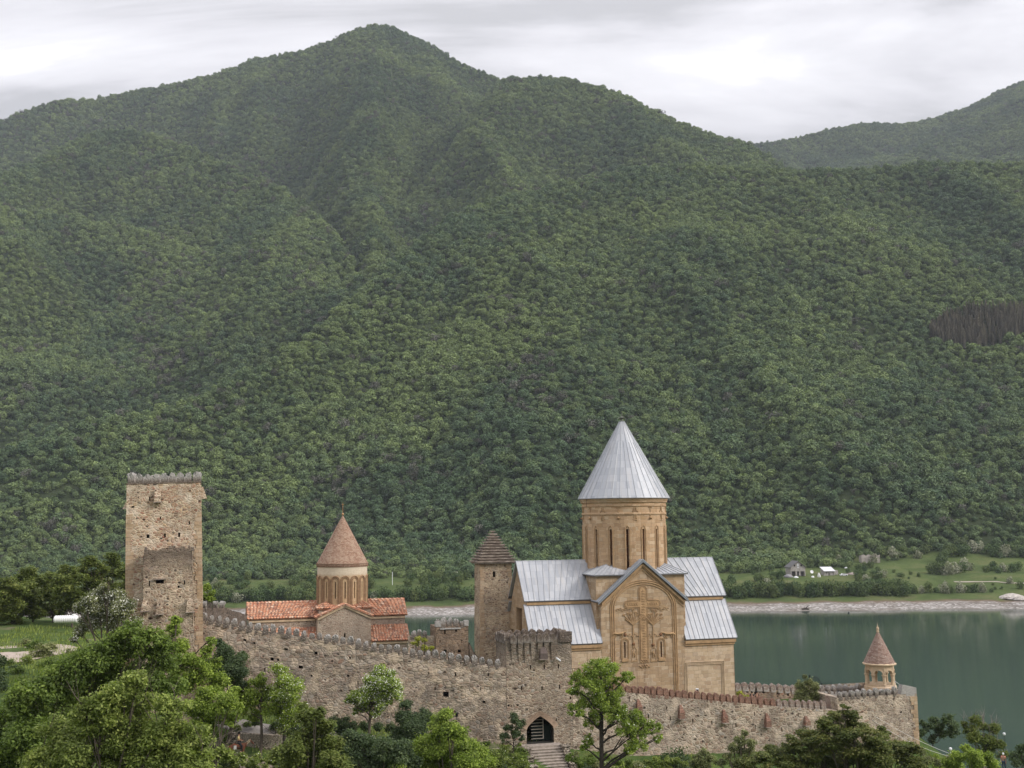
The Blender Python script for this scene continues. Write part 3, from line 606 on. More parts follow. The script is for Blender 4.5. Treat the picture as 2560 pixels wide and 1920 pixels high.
def m_slate():
    m, nt, b = new_mat('stacked stone slabs'); g = G(nt); uv = uvw(g); n = g.noise(g.mapping(uv, (1, 4, 1)), 1.2, 5, .7)
    col = g.ramp(n, [(.35, (.12, .092, .075)), (.5, (.25, .20, .165)), (.65, (.42, .36, .30))])
    nt.links.new(col, b.inputs['Base Color']); b.inputs['Roughness'].default_value = .95; nt.links.new(g.bump(n, .8, .1), b.inputs['Normal']); return m
M_SLATE = m_slate()

# ------------------------------------------------------------------ wall sheets with real openings
_rl = _rt.tolist()
def hashn(u, v, k=0.0):
    x = u*1.9+k+31.7; y = v*1.9+k*1.7+11.3; xi = math.floor(x); yi = math.floor(y); fx = x-xi; fy = y-yi; fx = fx*fx*(3-2*fx); fy = fy*fy*(3-2*fy)
    a, b, c, d = xi & 255, (xi+1) & 255, yi & 255, (yi+1) & 255
    return (_rl[a][c]*(1-fx)+_rl[b][c]*fx)*(1-fy)+(_rl[a][d]*(1-fx)+_rl[b][d]*fx)*fy-.5
def sheet(mb, dark, u0, u1, v0, v1, mapf, holes=(), cell=.6, disp=0.0, deep=.5, seed=0.0, vtop=None, vbot=None):
    """wall face over (u,v); mapf(u,v,d) gives the point, d metres into the wall; holes are (u0,u1,v0,v1)"""
    def cuts(a, b, hs):
        c = list(np.linspace(a, b, max(2, int(round((b-a)/cell))+1)))
        c = [x for x in c if all(abs(x-h) > cell*.3 for h in hs) or x in (a, b)] + [h for h in hs if a < h < b]
        return sorted(set(c))
    us = cuts(u0, u1, [h[i] for h in holes for i in (0, 1)]); vs = cuts(v0, v1, [h[i] for h in holes for i in (2, 3)])
    def V(u, v): 
        if vtop: v0_ = vbot(u) if vbot else v0; v = v0_+(v-v0)*(vtop(u)-v0_)/(v1-v0)
        return v
    def P(u, v, d=0.0):
        w = V(u, v); return mapf(u, w, d+(disp*hashn(u, w, seed) if disp else 0))
    for i in range(len(us)-1):
        for j in range(len(vs)-1):
            a, b, c, d = us[i], us[i+1], vs[j], vs[j+1]; mu, mv = (a+b)/2, (c+d)/2
            if any(h[0] < mu < h[1] and h[2] < mv < h[3] for h in holes): continue
            mb.face([P(a, c), P(b, c), P(b, d), P(a, d)], [(a, V(a, c)), (b, V(b, c)), (b, V(b, d)), (a, V(a, d))])
    for h in holes:
        a, b, c, d = h; q = [(a, c), (b, c), (b, d), (a, d)]
        for k in range(4):
            s, t = q[k], q[(k+1) % 4]; mb.face([P(*s), P(*t), P(t[0], t[1], deep), P(s[0], s[1], deep)], [(s[0]+s[1], 0), (t[0]+t[1], 0), (t[0]+t[1], deep), (s[0]+s[1], deep)])
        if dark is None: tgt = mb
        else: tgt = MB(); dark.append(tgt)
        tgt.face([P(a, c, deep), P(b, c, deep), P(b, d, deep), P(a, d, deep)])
def planef(o, ang, z0=0.0):             # vertical plane through o, running along ang; depth goes to the left-hand side
    o = np.asarray(o, float); a = np.array([math.cos(ang), math.sin(ang), 0]); n = np.array([-math.sin(ang), math.cos(ang), 0])
    return lambda u, v, d=0.0: o + a*u + n*d + np.array([0, 0, v])
def block(mb, o, ang, w, d, h, disp=.06, cell=.5, taper=0.0, sides=(1, 1, 1, 1), seed=0.0, top=True, zb=0.0, holes=None, dark=None, deep=.5):
    """rectangular tower block, front left corner at o, tapered inwards towards the top"""
    o = np.asarray(o, float); a = np.array([math.cos(ang), math.sin(ang), 0]); n = np.array([-math.sin(ang), math.cos(ang), 0])
    def mk(c0, dirv, inn, L):
        def f(u, v, dd=0.0):
            k = taper*(v-zb)/(h-zb) if h > zb else 0; s = (u/L)*(L-2*k)+k
            return c0+dirv*s+inn*(dd+k)+np.array([0, 0, v])
        return f
    F_ = [(o, a, n, w), (o+a*w, n, -a, d), (o+a*w+n*d, -a, -n, w), (o+n*d, -n, a, d)]
    for i, (c0, dv, inn, L) in enumerate(F_):
        if sides[i]: sheet(mb, dark, 0, L, zb, h, mk(c0, dv, inn, L), holes=(holes or {}).get(i, ()), cell=cell, disp=disp, seed=seed+i*3.3, deep=deep)
    if top:
        k = taper; mb.face([o+a*k+n*k+[0, 0, h], o+a*(w-k)+n*k+[0, 0, h], o+a*(w-k)+n*(d-k)+[0, 0, h], o+a*k+n*(d-k)+[0, 0, h]])
def merlon_mesh(name, mat, w, t, h, seed, rough=.05, seg=5):
    """round-headed merlon, standing at the origin, w along x, t along y"""
    r = np.random.default_rng(seed); mb = MB(); n = 9
    prof = [(-w/2, -.25)] + [(-w/2, h-w*.62)] + [(-w/2*math.cos(math.pi*k/n), h-w*.62+w*.62*math.sin(math.pi*k/n)) for k in range(1, n)] + [(w/2, h-w*.62), (w/2, -.25)]
    rows = []
    for j in range(3):
        y = -t/2+t*j/2; rows.append([np.array([p[0]*(1+r.normal()*rough), y+r.normal()*rough*.5, p[1]+(r.normal()*rough*.7 if p[1] > 0 else 0)]) for p in prof])
    for j in range(2):
        for i in range(len(prof)-1): mb.face([rows[j][i+1], rows[j][i], rows[j+1][i], rows[j+1][i+1]])
    for j, s in ((0, 1), (2, -1)):
        c = np.array([0, rows[j][0][1], h*.45])
        for i in range(len(prof)): 
            q = [c, rows[j][i], rows[j][(i+1) % len(prof)]]; mb.face(q[::s] if s < 0 else q[::-1])
    me = mb.mesh(name); me.materials.append(mat); return me
def merlon_set(mat, w, t, h, seed, n=5, rough=.06): return [merlon_mesh('merlon', mat, w*(1+.08*((i*7) % 3-1)), t, h*(1+.07*((i*5) % 3-1)), seed+i, rough) for i in range(n)]
def place_merlons(parent, meshes, pts, rng, skip=0.0):
    """pts: list of (point, angle) in the parent's frame"""
    for i, (p, a) in enumerate(pts):
        if rng.random() < skip: continue
        o = add('merlon', meshes[int(rng.integers(len(meshes)))], parent); o.location = Vector([float(q) for q in p]); o.rotation_euler = (rng.normal()*.03, rng.normal()*.03, a)
        s = rng.uniform(.88, 1.1); o.scale = (s, 1, rng.uniform(.85, 1.12))
TH = math.radians(15.3)

# ------------------------------------------------------------------ large church
ZB = 24.0                                # foot of the church walls
CH0 = np.array([9.51, 125.0, ZB])
def to_local(P, o=CH0, th=TH):
    d = np.asarray(P)-o; c, s = math.cos(th), math.sin(th); return np.array([d[0]*c+d[1]*s, -d[0]*s+d[1]*c, d[2]])
def on_face(px, py, t=0.0, o=CH0, th=TH):    # (s,h) on the plane at local depth t
    d = ray(px, py); n = np.array([-math.sin(th), math.cos(th), 0]); k = (n @ (o-CAM)+t)/(n @ d); q = to_local(CAM+k*d, o, th); return q[0], q[2]
ch = empty('church', CH0, TH); tag(ch, 'large ochre stone church with grey metal roofs, tall drum and pointed cone behind the gate', 'church')
SL, ST, SR, TE, TR = -7.79, 9.81, 15.79, 2.53, 5.6
HR, HU, HT, HL = 41.44-ZB, 37.22-ZB, 36.77-ZB, 32.63-ZB
MID = ST/2; DEP = 2*TR
dk = []; wl = MB(); wp = MB()
XZ = lambda t: (lambda u, v, d=0.0: np.array([u, t+d, v]))          # faces looking towards -t
YZm = lambda s, sg: (lambda u, v, d=0.0: np.array([s+sg*d, u, v]))
# slit windows of the transept facade
holes = []; 
for (x, ya, yb) in ((1562.0, 1605, 1645), (1653.0, 1604, 1643)):
    s, h1 = on_face(x, ya); _, h0 = on_face(x, yb); holes.append((s-.095, s+.095, h0, h1))
apex = lambda u: HU+(HR-HU)*(1-abs(u-MID)/MID) - .12
sheet(wl, dk, 0, ST, 0, HU-.12, XZ(0), holes, cell=1.0, deep=.55)
for i in range(10):                      # gable
    a, b = ST*i/10, ST*(i+1)/10; wl.face([(a, 0, HU-.12), (b, 0, HU-.12), (b, 0, apex(b)), (a, 0, apex(a))], [(a, HU-.12), (b, HU-.12), (b, apex(b)), (a, apex(a))])
for s, sg in ((0, 1), (ST, -1)):
    wl.face([(s, 0, HL-.6), (s, TE+.5, HL-.6), (s, TE+.5, HU-.05), (s, 0, HU-.05)][::1 if sg > 0 else -1], [(0, HL-.6), (TE+.5, HL-.6), (TE+.5, HU), (0, HU)][::1 if sg > 0 else -1])
wl.build('transept_wall', M_ASH, ch)
# aisle walls, flush with the transept (butted)
sheet(wp, None, SL, 0, 0, HL-.1, XZ(.03), (), cell=2.0); wp.build('aisle_wall', M_ASH_P, ch)
wp = MB(); sheet(wp, None, ST, SR, 0, HL-.1, XZ(.03), (), cell=2.0); wp.build('aisle_wall', M_ASH_P, ch)
# clerestory and the gable ends
cl = MB()
for a, b in ((SL, 0), (ST, SR)): cl.face([(a, TE, HT-.6), (b, TE, HT-.6), (b, TE, HU-.05), (a, TE, HU-.05)])
def gable_end(s, sg):
    pr = [(0, HL-.1), (TE, HT-.1), (TE, HU-.1), (TR, HR-.15), (DEP-TE, HU-.1), (DEP-TE, HT-.1), (DEP, HL-.1)]
    arch = [(1.0, 3.2, 0, 9.6), (4.4, 6.8, 0, 12.2), (8.0, 10.2, 0, 9.6)]
    mb = cl; us = sorted(set([0, TE, TR, DEP-TE, DEP]+[a for q in arch for a in q[:2]]))
    def top(t):
        return float(np.interp(t, [0, TE-1e-3, TE+1e-3, TR, DEP-TE-1e-3, DEP-TE+1e-3, DEP], [HL-.1, HT-.1, HU-.1, HR-.15, HU-.1, HT-.1, HL-.1]))
    for i in range(len(us)-1):
        a, b = us[i], us[i+1]; lo = 0.0
        for q in arch:
            if q[0]-1e-6 <= a and b <= q[1]+1e-6: lo = q[3]
        f = YZm(s, sg); mb.face([f(a, lo), f(b, lo), f(b, top(b-1.1e-3)), f(a, top(a+1.1e-3))])
        if lo > 0:                       # tall blind arch, recessed with stepped mouldings
            mb.face([f(a, 0, .55), f(b, 0, .55), f(b, lo, .55), f(a, lo, .55)])
            mb.face([f(a, 0), f(a, 0, .55), f(a, lo, .55), f(a, lo)]); mb.face([f(b, 0), f(b, 0, .55), f(b, lo, .55), f(b, lo)]); mb.face([f(a, lo), f(b, lo), f(b, lo, .55), f(a, lo, .55)])
gable_end(SL, 1); gable_end(SR, -1)
cl.face([(SR, DEP, 0), (SL, DEP, 0), (SL, DEP, HL-.1), (SR, DEP, HL-.1)]); cl.face([(SR, DEP-TE, HT-.6), (SL, DEP-TE, HT-.6), (SL, DEP-TE, HU), (SR, DEP-TE, HU)])
cl.build('nave_wall', M_ASH, ch)
for q in dk: q.build('window_opening', M_DARK, ch)
# roofs: sheets with standing seams
def roof_slope(parent, name, a, b, c, d, step=.57, th=.10, along=None):
    """a,b eave ends; d,c ridge ends (a under d, b under c)"""
    a, b, c, d = [np.asarray(q, float) for q in (a, b, c, d)]; n = np.cross(b-a, d-a); n /= np.linalg.norm(n)
    if n[2] < 0: n = -n
    mb = MB(); mb.hexa([a-n*th, b-n*th, c-n*th, d-n*th, a, b, c, d]); r = mb.build(name, M_ZINC, parent)
    sm = MB(); L = np.linalg.norm(b-a); k = max(1, int(round(L/step))); e = (b-a)/L
    for i in range(k+1):
        f = i/k; f = min(max(f, .02/L), 1-.02/L); p, q = a+(b-a)*f, d+(c-d)*f
        sm.hexa([p-e*.016, p+e*.016, q+e*.016, q-e*.016, p-e*.012+n*.055, p+e*.012+n*.055, q+e*.012+n*.055, q-e*.012+n*.055])
    sm.build('seam', M_SEAM, r)
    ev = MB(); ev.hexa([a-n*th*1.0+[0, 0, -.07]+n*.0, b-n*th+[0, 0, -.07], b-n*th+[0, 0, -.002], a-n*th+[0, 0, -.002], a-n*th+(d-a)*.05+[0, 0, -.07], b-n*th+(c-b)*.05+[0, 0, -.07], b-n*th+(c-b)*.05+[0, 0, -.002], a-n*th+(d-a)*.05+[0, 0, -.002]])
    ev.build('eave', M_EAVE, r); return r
OV = .34
roof_slope(ch, 'nave_roof', (SL-OV, TE-OV, HU-.06), (.02, TE-OV, HU-.06), (MID-2, TR, HR), (SL-OV, TR, HR))
roof_slope(ch, 'nave_roof', (ST+.3, TE-OV, HU-.06), (SR+OV, TE-OV, HU-.06), (SR+OV, TR, HR), (MID+2, TR, HR))
roof_slope(ch, 'nave_roof', (SR+OV, DEP-TE+OV, HU-.06), (SL-OV, DEP-TE+OV, HU-.06), (SL-OV, TR, HR), (SR+OV, TR, HR))
roof_slope(ch, 'aisle_roof', (SL-OV, -OV, HL), (-.0, -OV, HL), (-.0, TE, HT), (SL-OV, TE, HT))
roof_slope(ch, 'aisle_roof', (ST+.0, -OV, HL), (SR+OV, -OV, HL), (SR+OV, TE, HT), (ST+.0, TE, HT))
roof_slope(ch, 'aisle_roof', (SR+OV, DEP+OV, HL), (SL-OV, DEP+OV, HL), (SL-OV, DEP-TE, HT), (SR+OV, DEP-TE, HT))
dz = .10
roof_slope(ch, 'transept_roof', (-.42, -OV-.06, HU-.30+dz), (-.42, TR-1, HU-.30+dz), (MID, TR-1, HR+dz), (MID, -OV-.06, HR+dz), .45)
roof_slope(ch, 'transept_roof', (ST+.42, TR-1, HU-.30+dz), (ST+.42, -OV-.06, HU-.30+dz), (MID, -OV-.06, HR+dz), (MID, TR-1, HR+dz), .45)
# grey fascia of the gable, stone cornices
fa = MB()
for sx in (-1, 1):
    e0 = np.array([MID+sx*(MID+.44), 0, HU-.30]); e1 = np.array([MID, 0, HR+.0]); 
    for (t0, t1, hh, off) in ((-OV-.10, -OV-.055, .30, .10),):
        fa.hexa([e0+[0, t0, off-hh], e1+[0, t0, off-hh], e1+[0, t1, off-hh], e0+[0, t1, off-hh], e0+[0, t0, off], e1+[0, t0, off], e1+[0, t1, off], e0+[0, t1, off]])
fa.build('fascia', plain('grey metal fascia', (.20, .22, .25), .5, .3, var=.15), ch)
co = MB()
def raking(off, wdt, out):
    for sx in (-1, 1):
        e0 = np.array([MID+sx*(MID-.02), 0, HU-off]); e1 = np.array([MID, 0, HR-off])
        co.hexa([e0+[0, -out, -wdt], e1+[0, -out, -wdt], e1+[0, .02, -wdt], e0+[0, .02, -wdt], e0+[0, -out, 0], e1+[0, -out, 0], e1+[0, .02, 0], e0+[0, .02, 0]])
raking(.33, .28, .24); raking(.66, .10, .14); raking(.98, .09, .07)
co.build('gable_cornice', M_TRIM, ch)
for a, b in ((SL, -.02), (ST+.02, SR)):
    co = MB(); co.box((a-.02 if a < 0 else a, -.22, HL-.50), (b if b < 0 else b+.2, .01, HL-.16)); 
    co.box((a, -.10, HL-.75), (b if b < 0 else b+.08, .01, HL-.52))
    co.build('cornice', M_TRIM, ch); co = MB(); co.box((a, TE-.20, HU-.52), (b, TE-.01, HU-.22)); co.build('cornice', M_TRIM, ch)
co = MB()
co.box((-.18, .02, HU-.72), (-.01, TE, HU-.42)); co.box((ST+.01, .02, HU-.72), (ST+.18, TE, HU-.42))
for i in range(0): pass
co.build('cornice', M_TRIM, ch)
# mouldings of the facade
mo = MB(); Yf = -.05
def line3(pts, r, t=-.03, n=6): mo.tube([(p[0], t, p[1]) for p in pts], r, n)
def fpts(ps, t=0.0): return [on_face(x, y, t) for x, y in ps]
cxs, cy0 = on_face(1611, 1470)
archL, _ = on_face(1530, 1530); archR, _ = on_face(1686, 1530); _, hSp = on_face(1606, 1520); _, hTop = on_face(1606, 1455)
am = (archL+archR)/2; aw = (archR-archL)/2
for k, (dr, rr) in enumerate(((0, .085), (-.24, .06), (.20, .06))):
    pts = [(am+(aw+dr)*math.cos(math.pi*i/28), hSp+(hTop-hSp+dr)*math.sin(math.pi*i/28)) for i in range(29)]
    line3([(pts[0][0], 2.2)]+pts+[(pts[-1][0], 2.2)], rr)
mo.build('arch_moulding', M_TRIM, ch)
cr_ = MB()                                # the great carved cross: raised body, two rim mouldings, woven pattern
def lobed(x0, x1, y0, y1, rd):            # outline of a bar with pointed-round ends
    pts = []
    for (ax, sgn) in ((x1, 1), (x0, -1)):
        for i in range(9):
            a = -math.pi/2+math.pi*i/8; pts.append((ax-sgn*rd+sgn*rd*1.25*math.cos(a)*1.0, (y0+y1)/2+sgn*(y1-y0)/2*math.sin(a)))
    return pts
cc, ct = on_face(1608.5, 1466); _, cb = on_face(1608.5, 1662); cl_, ch1 = on_face(1562, 1511.5); crr, _ = on_face(1649, 1511.5)
cxm = on_face(1607.5, 1520)[0]; hv = ch1
def vbar(w, y0, y1): 
    n = 8; return [(cxm-w, y0), (cxm+w, y0)]+[(cxm+w*math.cos(math.pi*i/n), y1-w*1.1+w*1.1*math.sin(math.pi*i/n)) for i in range(n+1)]
def hbar(w, x0, x1):
    n = 8; return [(x1-w*1.1+w*1.1*math.cos(-math.pi/2+math.pi*i/n), hv+w*math.sin(-math.pi/2+math.pi*i/n)) for i in range(n+1)]+[(x0+w*1.1+w*1.1*math.cos(math.pi/2+math.pi*i/n), hv+w*math.sin(math.pi/2+math.pi*i/n)) for i in range(n+1)]
def slab(mb, pts, t0, t1):
    n = len(pts); mb.face([(p[0], t0, p[1]) for p in pts])
    for i in range(n): a, b = pts[i], pts[(i+1) % n]; mb.face([(a[0], t0, a[1]), (a[0], t1, a[1]), (b[0], t1, b[1]), (b[0], t0, b[1])])
slab(cr_, vbar(.42, cb+.55, ct), -.055, .0); slab(cr_, hbar(.34, cl_, crr), -.051, .0)
for (rv, rh, rad) in ((.52, .44, .035), (.38, .31, .028)):
    o_ = (rv-.42); yb = cb+.55
    v = vbar(rv, yb, ct+o_); h = hbar(rh, cl_-o_, crr+o_)
    # outline of the union, by quarters
    path = [(cxm+rv, yb), (cxm+rv, hv-rh)]+h[:9]+[(cxm+rv, hv+rh)]+v[2:]+[(cxm-rv, hv+rh)]+h[9:]+[(cxm-rv, hv-rh), (cxm-rv, yb), (cxm+rv, yb)]
    path = [p for p in path]
    cr_.tube([(p[0], -.06, p[1]) for p in path], rad, 5)
for i in range(26):                       # plaited pattern
    y = cb+.75+i*(ct-cb-1.3)/25; w_ = .22
    cr_.tube([(cxm-w_, -.06, y), (cxm, -.085, y+.14), (cxm+w_, -.06, y+.0)], .026, 4); cr_.tube([(cxm-w_, -.06, y+.14), (cxm, -.08, y), (cxm+w_, -.06, y+.14)], .022, 4)
for i in range(14):
    x = cl_+.35+i*(crr-cl_-.7)/13
    if abs(x-cxm) > .5: cr_.tube([(x-.09, -.06, hv-.17), (x, -.085, hv), (x+.09, -.06, hv+.17)], .026, 4); cr_.tube([(x+.09, -.06, hv-.17), (x, -.08, hv), (x-.09, -.06, hv+.17)], .022, 4)
for (w0, y_) in ((.5, cb+.42), (.62, cb-.08)):
    cr_.tube([(cxm-w0, -.04, y_), (cxm-.25, -.06, y_-.22), (cxm, -.06, y_+.15), (cxm+.25, -.06, y_-.22), (cxm+w0, -.04, y_)], .05, 5)
    cr_.tube([(cxm-w0, -.04, y_-.22), (cxm-.25, -.06, y_+.1), (cxm, -.06, y_-.22), (cxm+.25, -.06, y_+.1), (cxm+w0, -.04, y_-.22)], .04, 5)
cr_.build('relief_cross', M_TRIM, ch)
def vine(px, sgn, seed):                  # carved vine tree beside the cross
    vb = MB(); r = np.random.default_rng(seed); s0, h0 = on_face(px, 1592); _, h1 = on_face(px, 1540); 
    vb.tube([(s0, -.03, h0-1.3), (s0, -.05, h0), (s0, -.05, h1)], [.06, .07, .04], 5)
    for i in range(9):
        a = math.pi*(.08+.84*i/8); R = 1.05+.25*math.sin(i*2.1); m_ = (s0+.45*R*math.cos(a), h1-.75+.40*R*math.sin(a)*1.2)
        e_ = (s0+R*math.cos(a), h1-.55+R*.95*math.sin(a)); vb.tube([(s0, -.05, h1-1.0), (m_[0], -.07, m_[1]), (e_[0], -.05, e_[1])], [.05, .05, .035], 5)
        for k in range(2):
            c = (e_[0]+r.normal()*.06, e_[1]+r.normal()*.06); pts = [(c[0]+.14*math.cos(q)*(1-q/9), -.06, c[1]+.14*math.sin(q)*(1-q/9)) for q in np.linspace(0, 5.5, 8)]; vb.tube(pts, .032, 4)
    for i in range(7):
        c = (s0-.6+.2*i, h0+.25+.12*math.sin(i*2)); vb.tube([(c[0], -.04, c[1]), (c[0]+.05, -.08, c[1]-.14), (c[0]+.12, -.04, c[1]-.05)], .04, 4)
    for i in range(5):                    # trailing branch of leaves above, outwards
        c = (s0+sgn*(.5+.32*i), h1+.75+.08*math.sin(i*2.4)); pts = [(c[0]+.15*math.cos(q), -.05, c[1]+.12*math.sin(q)) for q in np.linspace(0, 5, 8)]; vb.tube(pts, .03, 4)
    vb.build('relief_vine', M_TRIM, ch)
vine(1583, -1, 3); vine(1633, 1, 4)
def beast(px, py, sgn):                   # low relief animal on its ledge
    vb = MB(); s, h = on_face(px, py); P = lambda x, z, t=-.05: (s+sgn*x, t, h+z)
    vb.tube([P(-.72, .0), P(-.45, .12, -.09), P(.0, .08, -.09), P(.45, .12, -.09), P(.7, .24)], [.08, .13, .12, .14, .07], 6)
    for x in (-.55, -.35, .25, .45): vb.tube([P(x, .02), P(x+.08, -.22), P(x-.04, -.42)], [.07, .05, .04], 5)
    vb.tube([P(.66, .22), P(.84, .26), P(.92, .18)], [.09, .08, .04], 6); vb.tube([P(-.72, 0), P(-.85, .18), P(-.75, .30)], .03, 4)
    vb.build('relief_animal', M_TRIM, ch)
beast(1545, 1586, 1); beast(1672, 1586, -1)
for (px, py) in ((1563, 1587), (1652, 1586), (1584, 1610), (1633, 1612)):
    vb = MB(); s, h = on_face(px, py); vb.lathe([(.0, .14), (.12, .12), (.17, .06), (.19, 0)], 12); b = vb.build('rosette', plain('dark carved stone', (.20, .10, .05), .9, var=.3), ch); b.rotation_euler = (math.pi/2, 0, 0); b.location = (s, -.002, h)
for (px, py) in ((1585, 1634), (1634, 1634)):     # carved niches
    vb = MB(); s, h = on_face(px, py)
    vb.tube([(s-.30, -.02, h-.75), (s-.30, -.02, h+.45), (s, -.02, h+.80), (s+.30, -.02, h+.45), (s+.30, -.02, h-.75)], .035, 5)
    vb.tube([(s-.12, -.02, h-.4), (s-.10, -.07, h+.1), (s, -.05, h+.35)], [.07, .09, .05], 6); vb.box((s-.36, -.06, h-.86), (s+.36, 0, h-.76)); vb.tube([(s+.02, -.03, h+.1), (s+.14, -.06, h-.2), (s+.1, -.03, h-.4)], .05, 5)
    vb.build('relief_niche', M_TRIM, ch)
for (h_) in holes:                        # window surrounds
    vb = MB(); s = (h_[0]+h_[1])/2; a, b = h_[2], h_[3]
    for rr, w_ in ((.05, .46), (.04, .34)):
        vb.tube([(s-w_, -.03, a-.05)]+[(s-w_*math.cos(math.pi*i/10), -.03, b-.05+w_*math.sin(math.pi*i/10)) for i in range(11)]+[(s+w_, -.03, a-.05)], rr, 6)
    vb.box((s-.42, -.14, a-.38), (s+.42, 0, a-.18)); vb.box((s-.34, -.08, a-.18), (s+.34, 0, a-.06))
    wf = vb.build('window_surround', M_TRIM, ch)
    for q in np.linspace(a+.3, b-.3, 4):
        bm_ = MB(); bm_.box((h_[0], .06, q-.02), (h_[1], .09, q+.02)); bm_.build('window_bar', M_RUSTFRAME, wf)
# rectangular frames on the aisle walls
fr = MB()
for (x0, x1) in ((ST-.1, SR-1.3), (SL+1.0, -.35)):
    fr = MB()
    for o_, rr in ((0, .055), (.16, .04), (.30, .05)):
        hh = HL-2.55; pts = [(x0+o_, -.03+.03, .5), (x0+o_, 0, hh-o_), (x1-o_, 0, hh-o_), (x1-o_, 0, .5)]
        if x0 > 0: pts = pts
        fr.tube([(p[0], -.0, p[2]) for p in pts], rr, 6)
    fr.build('frame_moulding', M_TRIM_P, ch)
# the square foot of the drum with its small hipped roofs
sq = MB(); S0, S1, T0, T1, HB = -.32, 10.25, .62, DEP-.62, 13.85+26-ZB
for q in ([(S0, T0), (S1, T0)], [(S1, T0), (S1, T1)], [(S1, T1), (S0, T1)], [(S0, T1), (S0, T0)]):
    (a, b), (c, d) = q; sq.face([(a, b, HL+.6), (c, d, HL+.6), (c, d, HB), (a, b, HB)])
sq.build('drum_base', M_ASH, ch)
C0 = np.array([5.05, TR]); RD = 4.83; HC = 48.41-ZB; HTIP = 57.75-ZB; RC = 5.33
for q in (0, 1, 2, 3):
    cs = [(S0-.35, T0-.35), (S1+.35, T0-.35), (S1+.35, T1+.35), (S0-.35, T1+.35)]; a, b = cs[q], cs[(q+1) % 4]; f = .44
    A, B = np.array([a[0], a[1], HB+.05]), np.array([b[0], b[1], HB+.05]); top = np.array([C0[0], C0[1], HB+2.9])
    roof_slope(ch, 'hip_roof', A, B, B+(top-B)*f, A+(top-A)*f, .6, .09)
# drum
dr = MB(); dd = []; NW = 16; HD0 = HU+1.2
def cyl(u, v, d=0.0):
    a = u/RD; r = RD-d; return np.array([C0[0]+r*math.cos(a), C0[1]+r*math.sin(a), v])
_, hw1 = on_face(1570, 1323, TR-RD); per = 2*math.pi*RD; a0 = -math.pi/2-TH*0+.10
dh = []
for k in range(NW):
    c = (a0+2*math.pi*k/NW)*RD; dh.append((c-.13, c+.13, hw1-4.6, hw1))
u_lo = a0*RD-per/NW/2; sheet(dr, dd, u_lo, u_lo+per, HD0, HC-.2, cyl, [h for h in dh], cell=.42, deep=.38)
drum = dr.build('drum', M_DRUM, ch)
for q in dd: q.build('window_opening', M_DARK, drum)
sr = MB(); wb = MB()
for k in range(NW):
    c = (a0+2*math.pi*k/NW)*RD; w_ = .27
    P = lambda x, h, d=-.03: cyl(c+x, h, d)
    sr.tube([P(-w_, hw1-4.8), P(-w_, hw1-.1), P(-w_*.75, hw1+.2), P(0, hw1+.42), P(w_*.75, hw1+.2), P(w_, hw1-.1), P(w_, hw1-4.8)], .05, 5)
    for q in np.arange(hw1-4.2, hw1-.2, .72): wb.tube([P(-.14, q, .16), P(.14, q, .16)], .025, 4)
    wb.tube([P(0, hw1-4.5, .2), P(0, hw1-.1, .2)], .02, 4); wb.build('window_bar', M_RUSTFRAME, drum); wb = MB()
    m_ = c+per/NW/2                       # drop ornaments and crosses between the windows
    Q = lambda x, h, d=-.04: cyl(m_+x, h, d)
    yt = hw1+2.55
    if k % 2 == 0:
        for s_ in (-1, 1): sr.tube([Q(s_*.06, yt-.1), Q(s_*.12, yt+.02), Q(s_*.22, yt-.02), Q(s_*.2, yt-.16), Q(s_*.1, yt-.14)], .05, 4)
        sr.tube([Q(0, yt-.1), Q(0, yt-1.2)], .045, 4); sr.tube([Q(0, yt-1.16, -.02), Q(0, yt-1.30, -.16), Q(0, yt-1.46, -.02)], [.07, .19, .07], 6)
    else:
        for s_ in (-1, 1): sr.tube([Q(s_*.10, yt-.1), Q(s_*.10, yt-.5), Q(s_*.28, yt-.5), Q(s_*.28, yt-.72), Q(s_*.10, yt-.72), Q(s_*.10, yt-1.3), Q(s_*.22, yt-1.42)], .05, 4)
        sr.tube([Q(-.16, yt), Q(.16, yt)], .035, 4); sr.tube([Q(-.25, yt-1.6), Q(0, yt-1.48), Q(.25, yt-1.6)], .04, 4)
sr.build('relief_carving', M_TRIM, drum)
ct_ = MB()
ct_.lathe([(RD-.01, HC-1.95), (RD+.09, HC-1.90), (RD+.11, HC-1.80), (RD+.09, HC-1.70), (RD-.01, HC-1.65)], 48, (C0[0], C0[1], 0))
ct_.lathe([(RD-.01, HC-1.02), (RD+.10, HC-.96), (RD+.12, HC-.80), (RD+.03, HC-.76), (RD+.05, HC-.62), (RD+.20, HC-.50), (RD+.22, HC-.36), (RD+.30, HC-.24), (RD+.32, HC-.08)], 48, (C0[0], C0[1], 0))
ct_.build('cornice', M_DRUM, drum)
cn = MB(); cn.lathe([(RD-.1, HC-.1), (RC, HC-.06), (RC, HC), (.30, HTIP-.35), (.05, HTIP-.2), (0.0, HTIP-.15)], 36, (C0[0], C0[1], 0), math.pi/36)
cone = cn.build('cone_roof', M_ZINC, ch)
sm = MB(); AX = lambda r, a, z: np.array([C0[0]+r*math.cos(a), C0[1]+r*math.sin(a), z])
for k in range(36):
    a = math.pi/36+2*math.pi*k/36; f1 = 1.0 if k % 2 == 0 else .72
    z1 = HC+(HTIP-.35-HC)*f1; r1 = RC+(.30-RC)*f1; sm.tube([AX(RC+.01, a, HC+.02), AX(r1+.01, a, z1+.02)], .03, 4)
sm.build('seam', M_SEAM, cone)
fi = MB(); fi.lathe([(.28, -.45), (.33, -.30), (.20, -.22), (.10, -.05), (.22, .02), (.30, .12), (.22, .24), (.05, .30), (.03, .5), (0, .9)], 12, (C0[0], C0[1], HTIP))
